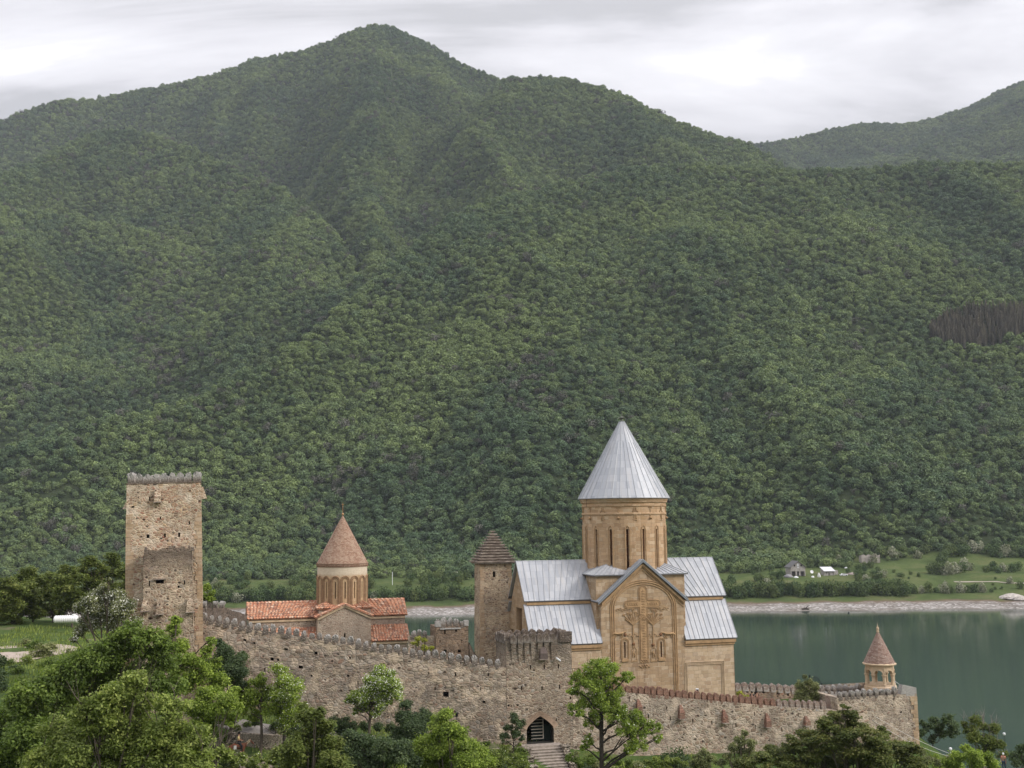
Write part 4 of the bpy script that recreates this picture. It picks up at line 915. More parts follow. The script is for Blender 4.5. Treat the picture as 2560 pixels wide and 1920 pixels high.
for k in range(4): fi.tube([AX(.05, k*math.pi/2+.3, HTIP+.14), AX(.45, k*math.pi/2+.3, HTIP+.10), AX(.62, k*math.pi/2+.3, HTIP+.0)], .045, 5)
fi.build('finial', plain('weathered copper', (.14, .15, .12), .6, .5), cone)
dp = MB(); dp.tube([AX(RC-.15, math.pi+.25, HC-.1), AX(RC-.15, math.pi+.25, HC-1.0)], .02, 4); dp.build('downpipe', M_IRON, drum)
# ------------------------------------------------------------------ towers and curtain walls
RNG = np.random.default_rng(42)
def on_plane(px, py, o, th, t=0.0):       # (s along, world z) where the sight line meets the vertical plane through o
    d = ray(px, py); n = np.array([-math.sin(th), math.cos(th), 0]); o = np.asarray(o, float); k = (n @ (o-CAM)+t)/(n @ d); q = CAM+k*d
    return (q-o) @ np.array([math.cos(th), math.sin(th), 0]), q[2]
MG = merlon_set(M_MERL_G, .54, .45, .66, 10, 6, .09); MR = merlon_set(M_MERL_R, .52, .45, .74, 30, 5, .03); MP = merlon_set(M_MERL_P, .50, .45, .80, 50, 5, .03)
MK = merlon_set(M_MERL_G, .62, .5, .92, 70, 5, .08)
def holes_from(px_list, o, th, wd=.16, ht=.42, zb=0.0, t=0.0):
    r = []
    for q in px_list:
        x, y = q[:2]; w_ = q[2] if len(q) > 2 else wd; h_ = q[3] if len(q) > 3 else ht
        s, z = on_plane(x, y, o, th, t); r.append((s-w_/2, s+w_/2, z-zb-h_/2, z-zb+h_/2))
    return r
def machicolation(parent, s, zt, zb, mat, w0=.25, w1=.62, out=.55, sx=0.0, ang=0.0):
    """tapered stone box on a wall; local frame of parent (x along, -y outwards)"""
    mb = MB(); h = zt-zb
    c = [(s-w1/2, -out, zb), (s+w1/2, -out, zb), (s+w1/2, .05, zb), (s-w1/2, .05, zb), (s-w1/2*.92, -out, zb+h*.45), (s+w1/2*.92, -out, zb+h*.45), (s+w1/2*.92, .05, zb+h*.45), (s-w1/2*.92, .05, zb+h*.45)]
    mb.hexa(c); d = [(s-w0/2, -.06, zt), (s+w0/2, -.06, zt), (s+w0/2, .05, zt), (s-w0/2, .05, zt)]; mb.hexa(c[4:]+d)
    o = mb.build('machicolation', mat, parent); sl = MB(); sl.box((s-w1/2-.06, -out-.08, zb-.09), (s+w1/2+.06, .04, zb-.003)); sl.build('sill', M_SLATE, o); return o

# the tall tower at the left
KO = FP(311.5, 1450, 104.0); KO[2] = 0; KZ = 27.0
kw, _ = on_plane(508, 1450, KO, TH); kzt = on_plane(400, 1211, KO, TH)[1]
keep = empty('stone_tower', (KO[0], KO[1], KZ), TH); tag(keep, 'tall square tower of red and buff rubble with white capped battlements, far left', 'tower')
kh = holes_from([(371.7, 1342, .26, .34), (415.7, 1341, .16, .34), (452.5, 1340.5, .18, .40), (480, 1311, .12, .30), (362, 1300, .14, .2), (405, 1297, .12, .28), (378.6, 1248, .12, .35), (334, 1267.5, .28, .16), (349, 1244, .1, .12)], KO, TH, zb=KZ)
mb = MB(); dark = []
block(mb, (0, 0, 0), 0, kw, kw*.98, kzt-KZ, disp=.10, cell=.45, taper=.16, holes={0: kh}, dark=dark, seed=1.0)
mb.build('masonry', M_KEEP, keep)
for q in dark: q.build('loophole', M_DARK, keep)
H_ = kzt-KZ; tp = .16; pts = []
n_m = 9
for i in range(n_m):
    s = tp+.38+(kw-2*tp-.76)*i/(n_m-1); pts.append(((s, .28+tp, H_), 0)); pts.append(((s, kw*.98-.3-tp, H_), 0))
for i in range(1, n_m-1):
    s = tp+.38+(kw-2*tp-.76)*i/(n_m-1); pts.append(((.28+tp, s, H_), math.pi/2)); pts.append(((kw-.28-tp, s, H_), math.pi/2))
mb = MB()                                  # pale coping under the battlements
for (a, b) in (((tp-.05, tp-.05), (kw-tp+.05, tp+.5)), ((tp-.05, kw*.98-tp-.5), (kw-tp+.05, kw*.98-tp+.05)), ((tp-.05, tp+.5), (tp+.5, kw*.98-tp-.5)), ((kw-tp-.5, tp+.5), (kw-tp+.05, kw*.98-tp-.5))):
    mb.box((a[0], a[1], H_+.003), (b[0], b[1], H_+.10))
mb.build('coping', M_KEEP2, keep); place_merlons(keep, MK, [((p[0], p[1], p[2]+.1), a) for p, a in pts], RNG)
for i in range(30):                        # squared stones up both front edges
    pass
cs = MB(); r = np.random.default_rng(3)
for z in np.arange(1.0, H_-3.0, .42):
    k = tp*z/H_; w1, w2 = r.uniform(.35, .75, 2)
    cs.box((k-.035, k-.035, z), (k+w1, k+.3, z+.40)); cs.box((kw-k-w2, k-.035, z), (kw-k+.035, k+.3, z+.40))
cs.build('corner_stone', M_CORNER, keep)
s_, za = on_plane(401, 1226, KO, TH); _, zb_ = on_plane(401, 1256, KO, TH); machicolation(keep, s_, za-KZ, zb_-KZ, M_KEEP, .5, .62, .30)
for (x, y0, y1) in ((kw-.16, 1221, 1251),):
    _, za = on_plane(505, y0, KO, TH); _, zb_ = on_plane(505, y1, KO, TH); mb = MB(); mb.hexa([(x, 1.2, zb_-KZ), (x+.55, 1.2, zb_-KZ), (x+.55, 2.2, zb_-KZ), (x, 2.2, zb_-KZ), (x, 1.3, za-KZ), (x+.22, 1.3, za-KZ), (x+.22, 2.1, za-KZ), (x, 2.1, za-KZ)]); mb.build('machicolation', M_KEEP, keep)
_, za = on_plane(309, 1255, KO, TH); _, zb_ = on_plane(309, 1272, KO, TH); mb = MB(); x = .16
mb.hexa([(x-.42, 1.0, zb_-KZ), (x, 1.0, zb_-KZ), (x, 2.0, zb_-KZ), (x-.42, 2.0, zb_-KZ), (x-.15, 1.1, za-KZ), (x, 1.1, za-KZ), (x, 1.9, za-KZ), (x-.15, 1.9, za-KZ)]); mb.build('machicolation', M_KEEP, keep)
# annex in front of the tower
AO = np.array([KO[0], KO[1], 0.])+np.array([math.sin(TH), -math.cos(TH), 0])*2.6
a0_, _ = on_plane(351, 1520, AO, TH); a1_, _ = on_plane(484, 1560, AO, TH); _, azt = on_plane(415, 1374, AO, TH); AO = AO+np.array([math.cos(TH), math.sin(TH), 0])*a0_; aw_ = a1_-a0_
an = empty('tower_annex', (AO[0], AO[1], KZ), TH); tag(an, 'lower rubble bastion with a blackened ragged top standing against the front of the tall tower', 'tower')
ah = holes_from([(398, 1455, .75, .34), (369, 1460, .12, .5), (465, 1459, .12, .4), (448, 1470, .2, .2), (398, 1449, .3, .14)][:4], AO, TH, zb=KZ)
mb = MB(); dark = []; block(mb, (0, 0, 0), 0, aw_, 2.62, azt-KZ-.25, disp=.14, cell=.4, taper=.22, sides=(1, 1, 0, 1), holes={0: ah}, dark=dark, seed=8, deep=.7)
mb.build('masonry', M_KEEP2, an)
for q in dark: q.build('loophole', M_DARK, an)
rr = MB(); r = np.random.default_rng(12); x = .25
while x < aw_-.3:                          # ragged wall head
    w_ = r.uniform(.2, .5); h = r.uniform(.15, .55); rr.hexa([(x, .22, azt-KZ-.3), (x+w_, .22, azt-KZ-.3), (x+w_, .8, azt-KZ-.3), (x, .8, azt-KZ-.3), (x+.03, .25, azt-KZ-.25+h), (x+w_-.05, .24, azt-KZ-.25+h*r.uniform(.7, 1)), (x+w_-.05, .75, azt-KZ-.25+h), (x+.03, .75, azt-KZ-.25+h*.8)]); x += w_*.93
rr.build('ragged_wall_head', M_KEEP2, an)
lt = MB(); lt.box((ah[0][0]-.15, -.12, ah[0][3]), (ah[0][1]+.25, .5, ah[0][3]+.10)); lt.build('lintel', M_WOOD, an)
for (x, y0, y1) in ((398, 1505, 1535), (474, 1498, 1532), (347, 1502, 1527)):
    s_, za = on_plane(x, y0, AO, TH); _, zb_ = on_plane(x, y1, AO, TH); machicolation(an, min(max(s_, .35), aw_-.4), za-KZ, zb_-KZ, M_KEEP2, .40, .66, .30)

# both lean a little to the left, as the old masonry does
for o_ in (keep, an):
    o_.rotation_euler = (Matrix.Rotation(TH, 3, 'Z') @ Matrix.Rotation(-.028, 3, 'Y')).to_euler(); o_.location.x += .028*13.6*math.cos(TH); o_.location.y += .028*13.6*math.sin(TH)

# gate tower
GO = FP(1266, 1700, 112.0); GO[2] = 0; GZ = 19.0
gw, _ = on_plane(1430, 1700, GO, TH); gzt = on_plane(1345, 1600, GO, TH)[1]; GH = gzt-GZ
gt = empty('gate_tower', (GO[0], GO[1], GZ), TH); tag(gt, 'square rubble gate tower with a row of round merlons and a pointed brick arched gateway', 'tower')
gh = holes_from([(1326.4, 1668), (1360.8, 1667), (1396, 1666), (1304, 1720), (1355, 1721), (1399, 1717), (1265.5+6, 1764, .2, .2), (1294, 1763, .2, .2), (1318, 1652, .3, .22), (1391, 1800, .14, .3), (1426, 1745, .14, .3)], GO, TH, .14, .42, zb=GZ)
ga, gz0 = on_plane(1317, 1860, GO, TH); gb, gz1 = on_plane(1384, 1788, GO, TH); gc = (ga+gb)/2; gz0 -= GZ; gz1 -= GZ; _, gzs = on_plane(1350, 1823, GO, TH); gzs -= GZ
gate_hole = (ga, gb, gz0, gz1+.02)
mb = MB(); dark = []; f0 = planef((0, 0, 0), 0)
sheet(mb, dark, 0, gw, 0, GH, f0, gh+[], cell=.45, disp=.07, seed=2) if False else None
sheet(mb, None, 0, gw, gz1+.02, GH, f0, [], cell=.45, disp=.0) if False else None
hs = gh; 
# front face: gate opening plus loopholes; the gate opening keeps its own deep passage
def gate_front():
    tmp = MB(); sheet(tmp, dark, 0, gw, 0, GH, f0, hs+[gate_hole], cell=.45, disp=.06, deep=.5, seed=2)
    return tmp
mb = gate_front(); dark = dark[:-1]
N_ = 14
def archpt(i):                             # pointed four-centred arch
    t = i/N_; x = ga+(gb-ga)*t; q = abs(2*t-1); return x, gzs+(gz1-gzs)*((1-q)*.62+math.sqrt(max(0, 1-q*q))*.38)
for i in range(N_):
    (x0, z0), (x1, z1) = archpt(i), archpt(i+1); mb.face([(x0, -.0, z0), (x1, -.0, z1), (x1, -.0, gz1+.03), (x0, -.0, gz1+.03)])
for q, c0, dv, inn, L in ((1, (gw, 0, 0), (0, 1, 0), (-1, 0, 0), 4.0), (2, (gw, 4, 0), (-1, 0, 0), (0, -1, 0), gw), (3, (0, 4, 0), (0, -1, 0), (1, 0, 0), 4.0)):
    c0, dv, inn = map(np.array, (c0, dv, inn)); sheet(mb, None, 0, L, 0, GH, (lambda c0, dv, inn: (lambda u, v, d=0.0: c0+dv*u+inn*d+np.array([0, 0, v])))(c0, dv, inn), cell=.5, disp=.06, seed=q*2.0)
mb.face([(0, 0, GH), (gw, 0, GH), (gw, 4, GH), (0, 4, GH)])
mb.build('masonry', M_GATE, gt)
for q in dark: q.build('loophole', M_DARK, gt)
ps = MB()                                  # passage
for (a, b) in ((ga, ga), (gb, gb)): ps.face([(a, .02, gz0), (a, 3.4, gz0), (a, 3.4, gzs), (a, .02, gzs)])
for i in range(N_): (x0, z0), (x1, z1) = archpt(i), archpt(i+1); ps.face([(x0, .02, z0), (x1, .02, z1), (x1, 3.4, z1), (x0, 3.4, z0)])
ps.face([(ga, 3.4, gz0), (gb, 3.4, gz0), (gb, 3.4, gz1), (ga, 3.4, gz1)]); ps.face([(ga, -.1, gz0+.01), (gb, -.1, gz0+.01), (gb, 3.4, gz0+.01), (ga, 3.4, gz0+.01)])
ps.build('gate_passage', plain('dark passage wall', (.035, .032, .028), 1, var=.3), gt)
ar = MB(); 
for i in range(3*N_):
    def ap(i): 
        x, z = archpt(i/3); return x, z
    (x0, z0), (x1, z1) = ap(i), ap(i+1); nx = (x0+x1)/2-gc; nz = .8; l = math.hypot(nx, nz); nx /= l; nz /= l; w_ = .48
    ar.hexa([(x0, -.06, z0), (x1-.03, -.06, z1), (x1-.03, .3, z1), (x0, .3, z0), (x0+nx*w_, -.06, z0+nz*w_), (x1-.03+nx*w_, -.06, z1+nz*w_), (x1-.03+nx*w_, .1, z1+nz*w_), (x0+nx*w_, .1, z0+nz*w_)])
ar.build('brick_arch', plain('pale red brick', (.42, .30, .22), .9, var=.3, scale=3), gt)
dl = MB(); y_ = 1.0; dl.box((gc-.55, y_, gz0+.05), (gb-.02, y_+.1, gzs+.2)); dl.build('door', plain('dark green boards', (.012, .022, .018), .8), gt)
la = MB(); lx = ga+.62; lz = gz0+.3
for k in range(8): la.box((lx, .55+.05*k*0, lz+.30*k), (lx+1.25, .62, lz+.30*k+.06))
la.box((lx, .54, lz+2.32), (lx+1.25, .64, lz+2.52)); la.box((lx+1.19, .545, lz), (lx+1.27, .60, lz+2.45))
la.build('timber_grille', plain('bleached wood', (.27, .24, .20), .8, var=.2), gt)
pts = []
for (x, y) in ((1283, 1600), (1300, 1600), (1315.6, 1599), (1332, 1598.5), (1349, 1598), (1365, 1598), (1382, 1597.5)):
    s_, z = on_plane(x, y, GO, TH); pts.append(((s_, .12, GH), 0))
for k in range(5): pts.append(((.25, .7+.75*k, GH), math.pi/2)); pts.append(((gw-.25, .7+.75*k, GH), math.pi/2))
for k in range(8): pts.append(((.6+.8*k, 3.75, GH), 0))
place_merlons(gt, merlon_set(M_MERL_D, .66, .7, .66, 90, 5, .05), pts, RNG)
pl = MB()                                  # corbelled shafts below the merlons and the solid corner block
for (p, a) in pts[:7]:
    s_ = p[0]; pl.hexa([(s_-.16, -.03, GH-2.2), (s_+.16, -.03, GH-2.2), (s_+.16, .1, GH-2.2), (s_-.16, .1, GH-2.2), (s_-.26, -.22, GH), (s_+.26, -.22, GH), (s_+.26, .1, GH), (s_-.26, .1, GH)])
pl.build('corbel', M_GATE, gt)
s_, _ = on_plane(1398, 1590, GO, TH); cbk = MB(); sheet(cbk, None, s_, gw+.02, GH-.3, GH+.72, planef((0, -.16, 0), 0), cell=.3, disp=.05); cbk.face([(s_, -.16, GH+.72), (gw+.02, -.16, GH+.72), (gw+.02, .8, GH+.66), (s_, .8, GH+.66)]); cbk.face([(gw+.02, -.16, GH-.3), (gw+.02, .8, GH-.3), (gw+.02, .8, GH+.66), (gw+.02, -.16, GH+.72)]); cbk.face([(s_, .8, GH-.3), (s_, -.16, GH-.3), (s_, -.16, GH+.72), (s_, .8, GH+.66)]); cbk.face([(gw, .8, GH-.3), (s_, .8, GH-.3), (s_, .8, GH+.66), (gw, .8, GH+.66)])
cbk.build('parapet_block', M_MERL_D, gt)
s_, za = on_plane(1356, 1616, GO, TH); _, zb_ = on_plane(1356, 1646, GO, TH); machicolation(gt, s_, za-GZ, zb_-GZ, plain('dark weathered stone', (.11, .085, .075), .9, var=.3), .45, .80, .55)
sp = MB(); s_, z = on_plane(1394, 1648, GO, TH); sp.tube([(s_-.2, -.25, z-GZ+.15), (s_+.15, -.5, z-GZ-.12)], .09, 8); sp.tube([(s_-.2, 0, z-GZ+.2), (s_-.2, -.25, z-GZ+.15)], .03, 4); tag(sp.build('floodlight', plain('white painted metal', (.7, .7, .7), .5), None), 'small white tube floodlight fixed high on the gate tower beside its dark stone box', 'floodlight')
bpy.data.objects['floodlight'].location = (GO[0], GO[1], GZ); bpy.data.objects['floodlight'].rotation_euler = (0, 0, TH)

def curtain(name, label, P0, P1, tops, mat, zbot, thick, mers, mer_px, mats_m=None, holes=(), disp=.10, cell=.5, seed=0.0, merl_drop=0.0, group=None, mer_skip=.0, ground=None, back_rows=False):
    """wall from P0 to P1 (plan); tops: (px,py) of the wall head under the merlons; merlons at the given columns"""
    P0 = np.array([P0[0], P0[1], 0.]); P1 = np.array([P1[0], P1[1], 0.]); L = np.linalg.norm(P1-P0); th = math.atan2(P1[1]-P0[1], P1[0]-P0[0])
    o = empty(name, (P0[0], P0[1], zbot), th); tag(o, label, 'wall', group)
    tt = sorted([on_plane(x, y, P0, th) for x, y in tops]); ts = [q[0] for q in tt]; tz = [q[1]-zbot for q in tt]
    top = lambda u: float(np.interp(u, ts, tz)); mx = max(tz)
    mb = MB(); dark = []
    hh = []
    for (x, y, w_, h_) in holes:
        s, z = on_plane(x, y, P0, th)
        if .3 < s < L-.3: vt = top(s); k = (z-zbot)*mx/vt; hh.append((s-w_/2, s+w_/2, k-h_/2*mx/vt, k+h_/2*mx/vt))
    sheet(mb, dark, 0, L, 0, mx, planef((0, 0, 0), 0), hh, cell=cell, disp=disp, seed=seed, vtop=top, deep=.45)
    n = max(2, int(L/1.5)); us = np.linspace(0, L, n+1)
    for i in range(n):
        a, b = us[i], us[i+1]; A, B = top(a), top(b)
        mb.face([(a, 0, A), (b, 0, B), (b, thick, B), (a, thick, A)]); mb.face([(b, thick, 0), (a, thick, 0), (a, thick, A), (b, thick, B)])
    mb.face([(0, thick, 0), (0, 0, 0), (0, 0, top(0)), (0, thick, top(0))]); mb.face([(L, 0, 0), (L, thick, 0), (L, thick, top(L)), (L, 0, top(L))])
    mb.build('masonry', mat, o)
    for q in dark: q.build('loophole', M_DARK, o)
    pts = []
    for x in mer_px:
        s, _ = on_plane(x, float(np.interp(x, [t[0] for t in tops], [t[1] for t in tops])), P0, th)
        if 0.1 < s < L-.1: pts.append(((s, .24, top(s)), 0))
    if callable(mers): mers(o, pts)
    else: place_merlons(o, mers, pts, RNG, mer_skip)
    o['_len'] = L
    return o, P0, th, zbot, top
# long wall between the tall tower and the gate
WA = FP(494, 1600, 107.5); WB = GO+np.array([math.cos(TH), math.sin(TH), 0])*-.02
lw, lwP, lwT, lwZ, lwTop = curtain('curtain_wall', 'long weathered rubble wall with small grey merlons climbing from the gate tower to the tall tower', WA, WB,
    [(494, 1549), (540, 1557), (620, 1573), (760, 1594), (926, 1621), (1054, 1641), (1180, 1659), (1265, 1670)], M_WALL, 18.0, 1.1, MG, list(np.arange(508, 1262, 19.4)),
    holes=[(612, 1600, .3, .2), (636, 1608, .22, .2), (715, 1623, .35, .2), (790, 1633, .3, .28), (680, 1648, .32, .30), (695, 1650, .2, .22), (752, 1668, .4, .3), (875, 1645, .16, .22), (779, 1690, .18, .2), (870, 1690, .18, .22), (895, 1708, .1, .4), (662, 1675, .12, .4), (1115, 1736, .55, .50), (1202, 1722, .1, .35), (1139, 1686, .14, .4), (1221, 1686, .12, .35), (1072, 1683, .1, .3), (1210, 1755, .3, .25), (1088, 1722, .12, .3), (820, 1640, .12, .12), (960, 1660, .14, .14)], seed=5, disp=.16)
for q in [c for c in lw.children if c.name.startswith('merlon')]: pass
# south wall under the large church
SWA = GO+np.array([math.cos(TH), math.sin(TH), 0])*(gw+.02); SWB_s = on_plane(2095, 1800, GO, TH)[0]; SWB = GO+np.array([math.cos(TH), math.sin(TH), 0])*SWB_s
red_px = list(np.arange(1446, 2062, 15.75))
def red_or_pale(o, pts):
    n = len(pts)
    for i, (p, a) in enumerate(pts): place_merlons(o, MR if i < n*.80 else MP, [(p, a)], RNG)
sw, swP, swT, swZ, swTop = curtain('curtain_wall', 'pale rubble wall topped by a row of round red stone merlons below the large church', SWA, SWB,
    [(1430, 1711), (1575, 1732), (1703, 1744.5), (1831, 1756), (1942, 1766), (2053, 1773), (2100, 1777)], M_WALL2, 14.0, 1.2, red_or_pale, red_px,
    holes=[(1573, 1748, .12, .5)]+[(x, 1748+(x-1573)*.10+38, .13, .42) for x in (1621, 1676, 1732, 1780, 1840, 1888, 1955, 2010)]+[(1666, 1770, .1, .35), (1886, 1785, .1, .4), (1996, 1788, .12, .4), (1770, 1765, .1, .35)], seed=9, disp=.10)
for (x, y0, y1) in ((1595, 1748, 1781), (1700.5, 1762, 1795), (1808.5, 1774, 1805), (1916, 1783, 1816), (2014, 1790, 1812)):
    s_, za = on_plane(x, y0, swP, swT); _, zb_ = on_plane(x, y1, swP, swT); machicolation(sw, s_, za-swZ, zb_-swZ, M_MERL_R, .22, .60, .50)
# corner bastion at the lake
BO = SWB+np.array([math.cos(TH), math.sin(TH), 0])*.02; bw, _ = on_plane(2293, 1760, BO, TH); BZ = 12.0; bzt = on_plane(2200, 1739, BO, TH)[1]; BH = bzt-BZ
bs = empty('corner_bastion', (BO[0], BO[1], BZ), TH); tag(bs, 'pale rubble corner bastion with two rows of whitened merlons above the lake', 'tower')
mb = MB(); block(mb, (0, 0, 0), 0, bw, 9.0, BH, disp=.09, cell=.5, seed=4, top=False); LOW = BH-1.6
mb.face([(0, 0, LOW), (bw, 0, LOW), (bw, 9, LOW), (0, 9, LOW)])
for q in ([(0, .6), (bw, .6)], [(bw-.6, .6), (bw-.6, 9)], [(.6, 9), (.6, .6)]): (a, b), (c, d) = q; mb.face([(c, d, LOW), (a, b, LOW), (a, b, BH), (c, d, BH)])
mb.face([(0, 0, BH), (bw, 0, BH), (bw, .6, BH), (0, .6, BH)]); mb.face([(bw-.6, .6, BH), (bw, .6, BH), (bw, 9, BH), (bw-.6, 9, BH)]); mb.face([(0, .6, BH), (.6, .6, BH), (.6, 9, BH), (0, 9, BH)])
mb.build('masonry', M_WALL2, bs)
pts = []
for x in np.arange(2102, 2246, 15.2): s_, _ = on_plane(x, 1739, BO, TH); pts.append(((s_, .25, BH), 0))
place_merlons(bs, MG, pts, RNG)
cb_ = MB(); s0 = on_plane(2252, 1738, BO, TH)[0]
z0 = on_plane(2256, 1712, BO, TH)[1]-BZ; cb_.hexa([(s0, 0, BH-.2), (bw, 0, BH-.2), (bw, .7, BH-.2), (s0, .7, BH-.2), (s0+.3, 0, z0), (bw, 0, BH+.62), (bw, .7, BH+.62), (s0+.3, .7, z0)]); cb_.build('raised_corner', M_MERL_G, bs)
cq = MB(); r = np.random.default_rng(5)
for z in np.arange(3.0, BH-.5, .45): cq.box((bw-r.uniform(.4, .9), -.03, z), (bw+.03, .3, z+.42))
cq.build('corner_stone', M_CORNER, bs)
# inner row of merlons on a low wall behind
IO = FP(2052, 1728, 128.0); IE = FP(2160, 1727, 129.5+1.5)
iw, *_ = curtain('parapet_wall', 'short inner wall with round whitened merlons behind the corner bastion, left of the bell tower', IO, IE, [(2045, 1730), (2165, 1727)], M_MERL_G, 22.0, .7, MG, list(np.arange(2058, 2156, 15.2)), disp=.06, seed=3)
# pinkish sloping ramp wall
ra = FP(2063, 1738, 123.5); rb = FP(2096, 1752, 121.8); mb = MB(); zb_ = 22.0
n = np.array([.25, .97, 0])*.5
mb.hexa([(ra[0], ra[1], zb_), (rb[0], rb[1], zb_), (rb[0]+n[0], rb[1]+n[1], zb_), (ra[0]+n[0], ra[1]+n[1], zb_), ra, rb, rb+n, ra+n])
rc = FP(2125, 1750, 123.0); mb.hexa([(rb[0], rb[1], zb_), (rc[0], rc[1], zb_), (rc[0]+n[0], rc[1]+n[1], zb_), (rb[0]+n[0], rb[1]+n[1], zb_), rb, rc, rc+n, rb+n])
tag(mb.build('ramp_wall', rubble('pinkish rubble', [(.45, .32, .28), (.36, .24, .20), (.52, .42, .38), (.40, .30, .27)], (.46, .36, .32), 5, 1.8)), 'low pinkish rubble wall sloping down inside the court beside the bastion', 'wall')
# rear wall of the court, seen to the right of the church
RO = FP(1800, 1730, 138.0); RE = FP(2060, 1740, 142.0)
rw, *_ = curtain('curtain_wall', 'rear court wall of brown rubble with broad round merlons against the lake right of the church', RO, RE, [(1790, 1722), (1900, 1723), (1985, 1729), (2070, 1734)], rubble('brown rubble', RUB_RED[::-1], (.36, .28, .22), 2.6, 1.6, wear_amt=.6), 21.0, 1.0,
    merlon_set(M_MERL_P, .72, .6, .66, 110, 5, .05), list(np.arange(1846, 2060, 17.5)), holes=[(1868, 1729, .36, .3), (1890, 1731, .45, .9), (1909, 1730, .36, .32), (1946, 1733, .36, .32), (1970, 1736, .3, .4)], disp=.06)
# piece of old wall behind the long wall, next to the tall tower
QO = FP(505, 1520, 113.0); QE = FP(618, 1530, 128.0)
qw, *_ = curtain('curtain_wall', 'dark ragged inner wall running back from the tall tower to the small church', QO, QE, [(500, 1522), (530, 1519), (565, 1520), (580, 1527), (600, 1531), (620, 1540)], rubble('dark rubble', [(.16, .12, .10), (.24, .19, .16), (.11, .085, .07), (.30, .25, .22)], (.17, .14, .12), 3, 2), 22.0, .9, MG, [515, 528, 545, 561], disp=.2, seed=6)

# lake-side square tower with a stepped stone roof
TO = FP(1200, 1500, 131.0); TO[2] = 0; tw, _ = on_plane(1280, 1500, TO, TH); TZ = 22.0; tzt = on_plane(1240, 1409, TO, TH)[1]; TH_ = tzt-TZ
st = empty('watch_tower', (TO[0], TO[1], TZ), TH); tag(st, 'slender square stone tower with a stepped slab pyramid roof and a small arched black window', 'tower')
s_, z = on_plane(1236, 1436, TO, TH); hl = [(s_-.17, s_+.17, z-TZ-.33, z-TZ+.33)]; 
for (x, y) in ((1211, 1416), (1264, 1415)): q = on_plane(x, y, TO, TH); hl.append((q[0]-.07, q[0]+.07, q[1]-TZ-.1, q[1]-TZ+.1))
mb = MB(); dark = []; block(mb, (0, 0, 0), 0, tw+.1, 3.2, TH_, disp=.07, cell=.45, taper=.12, holes={0: hl, 3: [(1.3, 1.5, hl[0][2]-.5, hl[0][3]+.4)]}, dark=dark, seed=7)
mb.build('masonry', rubble('creamy rubble of the watch tower', RUB_WARM, (.56, .46, .34), 2.6, 2.0, wear_amt=.3, pale=(.60, .48, .33)), st)
for q in dark: q.build('window', M_DARK, st)
cs = MB(); r = np.random.default_rng(8)
for z in np.arange(1.0, TH_-.4, .5): k = .12*z/TH_; cs.box((k-.03, k-.03, z), (k+r.uniform(.3, .6), k+.3, z+.46)); cs.box((tw+.1-k-r.uniform(.3, .6), k-.03, z), (tw+.13-k, k+.3, z+.46))
cs.build('corner_stone', M_CORNER, st)
ztip = on_plane(1229, 1327, TO, TH, 1.6)[1]-TZ; rf = MB(); cxx, cyy = (tw+.1)/2, 1.6; ns = 12; r = np.random.default_rng(2)
for i in range(ns):
    f = i/(ns-1); hx = (tw/2+.20)*(1-f)+.28; hy = (1.6+.18)*(1-f)+.28; z = TH_+(ztip-TH_)*i/ns; dzz = (ztip-TH_)/ns; jx, jy = r.normal(size=2)*.03
    rf.hexa([(cxx-hx+jx+.17, cyy-hy+.17, z), (cxx+hx+jx-.17, cyy-hy+.17, z), (cxx+hx-.17, cyy+hy-.17, z), (cxx-hx+.17, cyy+hy-.17, z), (cxx-hx+.17, cyy-hy+.17, z+dzz*.6), (cxx+hx-.17, cyy-hy+.17, z+dzz*.6), (cxx+hx-.17, cyy+hy-.17, z+dzz*.6), (cxx-hx+.17, cyy+hy-.17, z+dzz*.6)])
    z += dzz*.6; rf.hexa([(cxx-hx+jx, cyy-hy, z+r.normal()*.02), (cxx+hx+jx, cyy-hy, z+r.normal()*.02), (cxx+hx, cyy+hy, z), (cxx-hx, cyy+hy, z), (cxx-hx, cyy-hy, z+dzz*.36), (cxx+hx, cyy-hy, z+dzz*.40), (cxx+hx, cyy+hy, z+dzz*.38), (cxx-hx, cyy+hy, z+dzz*.38)])
rf.build('slab_roof', M_SLATE, st)

# small crenellated tower and the bit of wall beside it
PO = FP(1089, 1600, 126.0); PO[2] = 0; pw, _ = on_plane(1172, 1600, PO, TH); PZ = 21.0; pzt = on_plane(1130, 1566, PO, TH)[1]; PH = pzt-PZ
pt = empty('ruined_tower', (PO[0], PO[1], PZ), TH); tag(pt, 'low ruined square tower of brown rubble with broken battlements against the lake', 'tower')
mb = MB(); dark = []; block(mb, (0, 0, 0), 0, pw, 3.4, PH, disp=.10, cell=.4, taper=.05, holes={0: holes_from([(1112, 1577, .18, .75), (1141, 1573, .20, .6), (1113, 1628, .36, .34), (1149, 1628, .36, .34), (1130, 1638, .3, .3), (1100, 1603, .2, .12), (1155, 1602, .2, .12)], PO, TH, zb=PZ)}, dark=dark, seed=11)
mb.build('masonry', rubble('brown ruin rubble', [(.30, .215, .15), (.20, .14, .10), (.38, .29, .21), (.15, .11, .085), (.34, .27, .21)], (.27, .21, .16), 3.2, 2.0, wear_amt=.6), pt)
for q in dark: q.build('loophole', M_DARK, pt)
place_merlons(pt, MG, [((.9+i*.72, .3, PH), 0) for i in range(4)]+[((.9+i*.72, 3.1, PH), 0) for i in range(4)], RNG)
cb_ = MB(); cb_.box((0, 0, PH), (.62, .6, PH+.55)); cb_.box((pw-.5, 0, PH), (pw, .6, PH+.6)); cb_.build('parapet_block', M_MERL_G, pt)
lg = MB(); lg.box((.5, -.10, PH-.30), (pw-.9, .0, PH-.14)); lg.build('ledge', M_MERL_G, pt)
XO = FP(1020, 1600, 126.5); XE = PO+np.array([0, .8, 0])
